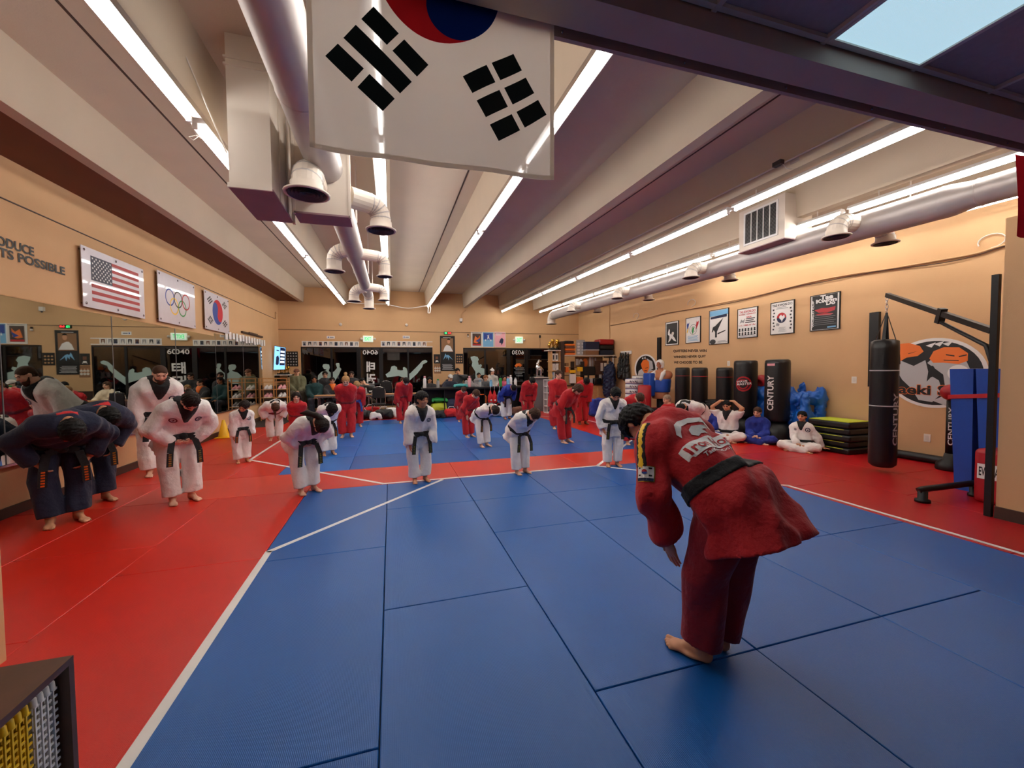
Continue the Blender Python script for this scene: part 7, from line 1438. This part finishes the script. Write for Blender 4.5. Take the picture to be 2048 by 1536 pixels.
def chair(x, y, seat, label, face=0, group='black stacking chairs', back=True, s=1.0):
    t = thing('stacking_chair', label, 'chair', (x, y, 0), group); w_ = .22
    Mb().rbox(x-w_, x+w_, y-.2, y+.22, seat-.05, seat, .02).obj('seat', 'black', t)
    if back:
        Mb().rbox(x-w_*.92, x+w_*.92, y+.215, y+.25, seat+.16, seat+.52, .016).obj('backrest', 'black', t)
        Mb().tube([(x-w_, y+.235, seat-.04), (x-w_, y+.25, seat+.36)]+[(x+w_*math.cos(PI-PI*i/8), y+.25, seat+.36+.2*math.sin(PI*i/8)) for i in range(1, 8)]+[(x+w_, y+.25, seat+.36), (x+w_, y+.235, seat-.04)], .012, 8).obj('back_frame', 'chrome', t)
    for sx in (-1, 1):
        for yy in (y-.18, y+.2): Mb().tube([(x+sx*(w_-.02), yy, seat-.05), (x+sx*(w_+.01), yy, 0)], .011, 8).obj('leg', 'chrome', t)
        Mb().tube([(x+sx*w_, y-.18, .18), (x+sx*w_, y+.2, .18)], .009, 6).obj('stretcher', 'chrome', t)
for k_, (X, Y, s_) in enumerate(SEATS): chair(X, Y, s_-.004, 'black stacking chair with chrome frame under a spectator', group='chairs under the spectators', back=s_ < .62)
chair(onY(772, 770, 15.5).x, 15.85, .62, 'empty black chair with arched chrome frame beside the woman in cream sweater', group='empty chairs'); chair(onY(757, 790, 14.4).x, 14.35, .46, 'empty black chair with chrome frame in front of the folding table', group='empty chairs')
# gym bags on the floor before the tables
for k_, (p_, y_, sz, m_, lb_) in enumerate(((722, 833, (.7, .35, .32), 'black', 'black gym bag on the floor under the folding table'), (742, 826, (.65, .35, .34), 'brightred', 'red and white gym bag on the floor under the folding table'), (752, 833, (.4, .3, .26), 'white', 'white gym bag squeezed before the red one'), (768, 832, (.6, .35, .34), 'black', 'black gym bag with white straps beside the white one'), (783, 830, (.4, .3, .36), 'paper', 'pale gym bag by the table leg'), (872, 830, (.6, .34, .26), 'charcoal', 'dark gym bag on the floor before the counter'), (886, 826, (.3, .2, .2), 'navy', 'navy shoe bag on the floor before the counter'), (903, 828, (.5, .3, .3), 'brightred', 'red gym bag on the floor before the counter'), (1000, 826, (.55, .35, .36), 'white', 'white gym bag with red print before the counter'), (1036, 824, (.45, .3, .3), 'rust', 'brown gym bag beside the student in blue'), (1068, 822, (.4, .25, .2), 'black', 'black gym bag at the foot of the grey pedestal'), (1198, 826, (.7, .4, .62), 'dobok_blue', 'slumped royal blue sack before the wooden desk'), (1212, 838, (.5, .4, .2), 'white', 'red and white gear heap beside the royal blue sack'), (1300, 838, (.1, .1, .1), 'black', ''))):
    if not lb_: continue
    c_ = fl(p_, y_+6); soft('gym_bag', lb_, 'bag', (c_.x, c_.y, 0), sz, m_, k_+20)
    if m_ in ('brightred', 'white', 'black') and sz[0] > .45: mbk = Mb(); mbk.tube([(c_.x-sz[0]*.25, c_.y, sz[2]*.8), (c_.x-sz[0]*.15, c_.y, sz[2]*1.15), (c_.x+sz[0]*.15, c_.y, sz[2]*1.15), (c_.x+sz[0]*.25, c_.y, sz[2]*.8)], .012, 6); mbk.obj('strap', 'white' if m_ != 'white' else 'brightred', bpy.data.objects[[o_.name for o_ in bpy.data.objects if o_.get('label') == lb_][0]])
# ================================================================== LEFT CORNER
rk = thing('shoe_rack', 'light bamboo shoe rack with trainers beside the mirror end', 'shoe rack', (-3.6, 14.9, 0)); X0_, X1_ = -3.98, -3.22
for x in (X0_, (X0_+X1_)/2, X1_):
    for y in (14.55, 14.85): Mb().box(x-.014, x+.014, y-.014, y+.014, 0, 1.36).obj('post', 'pine', rk)
for z in (.18, .45, .72, .98, 1.22):
    for y in (14.55, 14.65, 14.75, 14.85): Mb().box(X0_, X1_, y-.012, y+.012, z, z+.018).obj('slat', 'pine', rk)
for z in (1.33,): Mb().box(X0_, X1_, 14.54, 14.56, z, z+.03).obj('rail', 'pine', rk)
def shoe(x, y, z, m_, label): 
    t = thing('shoe', label, 'shoe', (x, y, z), 'shoes on the bamboo rack'); g_ = Sdf(); c_ = np.array([x, y, z]); g_.chain([c_+[0, .10, .055], c_+[0, -.02, .05], c_+[0, -.12, .04]], [.05, .045, .038], .03); g_.cone(c_+[0, .10, .06], c_+[0, .10, .11], .042, .036, .02); g_.cut(c_+[0, 0, .012], (0, 0, -1)); PF = nets(*g_.eval(.016)); link('upper', np_mesh(PF[0]-c_, PF[1]), m_, t); Mb().rbox(x-.045, x+.045, y-.16, y+.15, z, z+.02, .008).obj('sole', 'white', t)
for k_, (z, m_) in enumerate(((.468, 'paper'), (.468, 'heather'), (.738, 'pink'), (.738, 'white'), (.998, 'paper'), (.998, 'pink'))):
    for e in (0, .1): shoe(X0_+.13+.4*(k_ % 2)+e, 14.7, z, m_, 'pale trainer on the %s slats of the bamboo shoe rack' % {.468: 'second', .738: 'third', .998: 'fourth'}[z])
cs = thing('corner_shelf', 'white corner shelf with brackets carrying small trophies', 'shelf', (-3.7, 16.7, 1.4)); Mb().box(XL+.001, -3.62, 16.55, 17.25, 1.42, 1.45).obj('board', 'white', cs); Mb().box(-3.7, -3.67, 16.9, 17.25, 1.2, 1.42).obj('bracket', 'black', cs); Mb().box(XL+.001, XL+.03, 16.6, 17.2, 1.2, 1.42).obj('bracket', 'black', cs)
for k_ in range(6): trophy(-3.98+.065*k_, 16.7+.05*(k_ % 2), 1.451, .22+.05*(k_ % 3), 'gold', 'small gold trophy on the white corner shelf', 'trophies on the corner shelf')
struct(Mb().box(XL, wx[0], YB-.03, YB-.001, 0, 1.05).obj('trim_1', 'brown')); struct(Mb().box(XL+.001, XL+.03, 15.1, YB, 0, 1.05).obj('trim_2', 'brown'))
struct(Mb().box(wx[1], wx[2], YB-.03, YB-.001, 0, .95).obj('trim_3', 'brown'))
cn = thing('sports_cone', 'yellow plastic marker cone at the foot of the mirror wall', 'cone', (-3.86, 11.2, 0)); Mb().lathe((-3.86, 11.2, .02), [(.12, 0), (.115, .02), (.03, .40), (.025, .405)], 20).obj('body', 'yellow', cn); Mb().rbox(-4.01, -3.71, 11.05, 11.35, 0, .022, .008).obj('base', 'yellow', cn)
# ================================================================== NEAR CABINET WITH MESH BASKETS
cb = thing('low_cabinet', 'low dark brown open cabinet at the partition holding plastic mesh baskets', 'cabinet', (-1.6, 1.1, 0))
ZT = .62; cr = fl(147, 1310, ZT); cl = fl(160, 1536, ZT); C1 = (cr.x, cr.y)
XA, XBk = cr.x, cr.x-.62; Y1_ = cr.y; Y0_ = -.2
Mb().box(XBk, XA, Y0_, Y1_, ZT-.022, ZT).obj('top', 'darkwood', cb); Mb().box(XBk, XA, Y1_-.022, Y1_, 0, ZT-.022).obj('side_panel', 'darkwood', cb); Mb().box(XBk, XA, Y0_, Y0_+.022, 0, ZT-.022).obj('side_panel', 'darkwood', cb); Mb().box(XBk, XBk+.015, Y0_+.022, Y1_-.022, 0, ZT-.022).obj('back_panel', 'darkwood', cb); Mb().box(XBk+.015, XA, Y0_+.022, Y1_-.022, .04, .06).obj('bottom', 'darkwood', cb)
def basket(y, m_, label, group):
    """plastic mesh basket tray standing on edge: rim and a real lattice"""
    t = thing('mesh_basket', label, 'basket', (XA-.05, y, .061), group); x0, x1, z0, z1 = XBk+.06, XA-.03, .062, .575
    r_ = Mb(); cr_ = .0085
    r_.tube([(x1-.002, y, z1-.035), (x1-.004, y, z1-.012), (x1-.02, y, z1), (x0+.03, y, z1), (x0, y, z1-.03), (x0, y, z0+.02)], cr_, 8); r_.obj('rim', m_, t)
    lt = Mb(); dpt = .017
    for k_ in range(20): z = z0+.02+(z1-z0-.06)*k_/19; lt.box(x1-.004, x1+.000, y-.002, y+dpt, z-.0035, z+.0035)
    for k_ in (0,): yy = y; lt.box(x1-.004, x1+.001, yy-.0025, yy+.0025, z0+.01, z1-.01)
    for k_ in range(14): x = x0+.02+(x1-x0-.04)*k_/13; lt.box(x-.003, x+.003, y+dpt-.004, y+dpt, z0+.01, z1-.01)
    for k_ in range(10): z = z0+.02+(z1-z0-.04)*k_/9; lt.box(x0+.01, x1-.01, y+dpt-.004, y+dpt, z-.003, z+.003)
    for k_ in range(14): x = x0+.02+(x1-x0-.04)*k_/13; lt.box(x-.003, x+.003, y+.008, y+dpt, z1-.012, z1-.008)
    o_ = lt.obj('lattice', m_, t); o_['kind'] = 'stuff'
for k_ in range(4): basket(Y1_-.044-.0235*k_, 'white', 'white plastic mesh basket standing on edge inside the low cabinet', 'white baskets in the cabinet')
for k_ in range(5): basket(Y1_-.146-.0240*k_, 'yellow', 'yellow plastic mesh basket standing on edge inside the low cabinet', 'yellow baskets in the cabinet')
c_ = onY(1080, 673, YB-.03); t = thing('wall_socket_plug', 'small black plug with a dangling cord beside the second exit sign', 'plug', c_); Mb().rbox(c_.x-.035, c_.x+.035, YB-.05, YB-.001, c_.z-.06, c_.z+.06, .008).obj('plug', 'black', t); Mb().tube([(c_.x, YB-.02, c_.z-.06), (c_.x+.01, YB-.015, c_.z-.3), (c_.x, YB-.012, 2.5)], .006, 6).obj('cord', 'black', t)
# ================================================================== PRINTS ON UNIFORMS
bv = bvh_of(INS['jacket']); k = INS['k']; cd = Vector(INS['ft']); ex = -INS['sd']; ey = INS['ut']
c0 = INS['nb']-ey*.165*k-INS['ft']*.25
w_, h_ = .40, .29
q = rect(c0-ex*w_/2-ey*h_/2, ex*w_, ey*h_)
def on_back(fn, m_, nm, off): o = Mb(); fn(o, off); o.obj(nm, m_, INS['body'], fix=False)
on_back(lambda o, f: flat(o, [(-.04, .20), (.04, .17), (.96, .18), (1.04, .22), (1.04, .42), (.96, .47), (.64, .46), (.60, .49), (.44, .49), (.42, .45), (.02, .47), (-.04, .44)], q, f, bvh=bv, cdir=cd, fine=.1), 'white', 'back_print', .004)
on_back(lambda o, f: text(o, 'Iron Horse', q, f, bold=.012, u=(.0, 1.0), v=(.225, .43), bvh=bv, cdir=cd), 'dobok_red', 'back_print', .0065)
on_back(lambda o, f: text(o, 'TaeKwonDo Academy', q, f, bold=.02, u=(.10, 1.0), v=(.04, .145), bvh=bv, cdir=cd), 'white', 'back_print', .004)
on_back(lambda o, f: flat(o, [(.08, .72), (.14, .90), (.30, 1.0), (.52, 1.0), (.72, .92), (.92, .80), (.90, .72), (.74, .76), (.62, .84), (.44, .90), (.28, .86), (.18, .74), (.12, .62)], q, f, bvh=bv, cdir=cd, fine=.12), 'white', 'horse_logo', .004)
on_back(lambda o, f: flat(o, [(.30, .62), (.34, .74), (.46, .82), (.60, .76), (.74, .70), (.66, .66), (.54, .66), (.58, .54), (.46, .58), (.38, .54)], q, f, bvh=bv, cdir=cd, fine=.12), 'lgray', 'horse_logo', .004)
# flag patch on the sleeve nearest the students' side seen from behind
i = 1; ar = INS['el'][i]-INS['sho'][i]; L = np.linalg.norm(ar); ar = ar/L; out = INS['sd']; side = np.cross(ar, out); side /= np.linalg.norm(side); out2 = np.cross(side, ar)
vw = np.array([-.68, -.73, 0]); od = nrm(out2*.8+vw*.6-ar*((out2*.8+vw*.6)@ar)); sx = np.cross(ar, od)
if sx@np.array([.728, -.685, 0]) < 0: sx = -sx
c1 = INS['sho'][i]+ar*L*.72+od*.2; pq = rect(c1-sx*.045+ar*.035, sx*.09, -ar*.085)
def on_arm(pts, m_, off, nm='sleeve_patch'): o = Mb(); flat(o, pts, pq, off, bvh=bv, cdir=Vector(-od), fine=.25); o.obj(nm, m_, INS['body'], fix=False)
on_arm(rct(0, 0, 1, 1), 'gold', .003); on_arm(rct(.05, .05, .95, .95), 'white', .0045); on_arm(rct(.05, .05, .95, .24), 'navy', .006); on_arm(disc(.5, .62, .16, .16, 16, 0, PI), 'flagred', .006); on_arm(disc(.5, .62, .16, .16, 16, PI, 2*PI), 'blue', .006)
for a_, b_ in ((.2, .85), (.8, .85), (.2, .4), (.8, .4)): on_arm(rct(a_-.07, b_-.05, a_+.07, b_+.05), 'black', .006)
# navy uniforms: white print across the back, badge on the sleeve
for r_, lab in ((R1, 1), (R2, 0)):
    b2 = bvh_of(r_['jacket']); kk = r_['k']; ex = -r_['sd']; ey = r_['ut']; c0 = r_['nb']-ey*.16*kk-r_['ft']*.25; q2 = rect(c0-ex*.14-ey*.09, ex*.28, ey*.18)
    o = Mb(); text(o, 'IRON HORSE', q2, .004, bold=.03, v=(.1, .4), bvh=b2, cdir=Vector(r_['ft'])); o.obj('back_print', 'white', r_['body'], fix=False)
    o = Mb(); ring(o, .5, .68, .2, .05, q2, .004, bvh=b2, cdir=Vector(r_['ft'])); o.obj('back_print', 'white', r_['body'], fix=False)
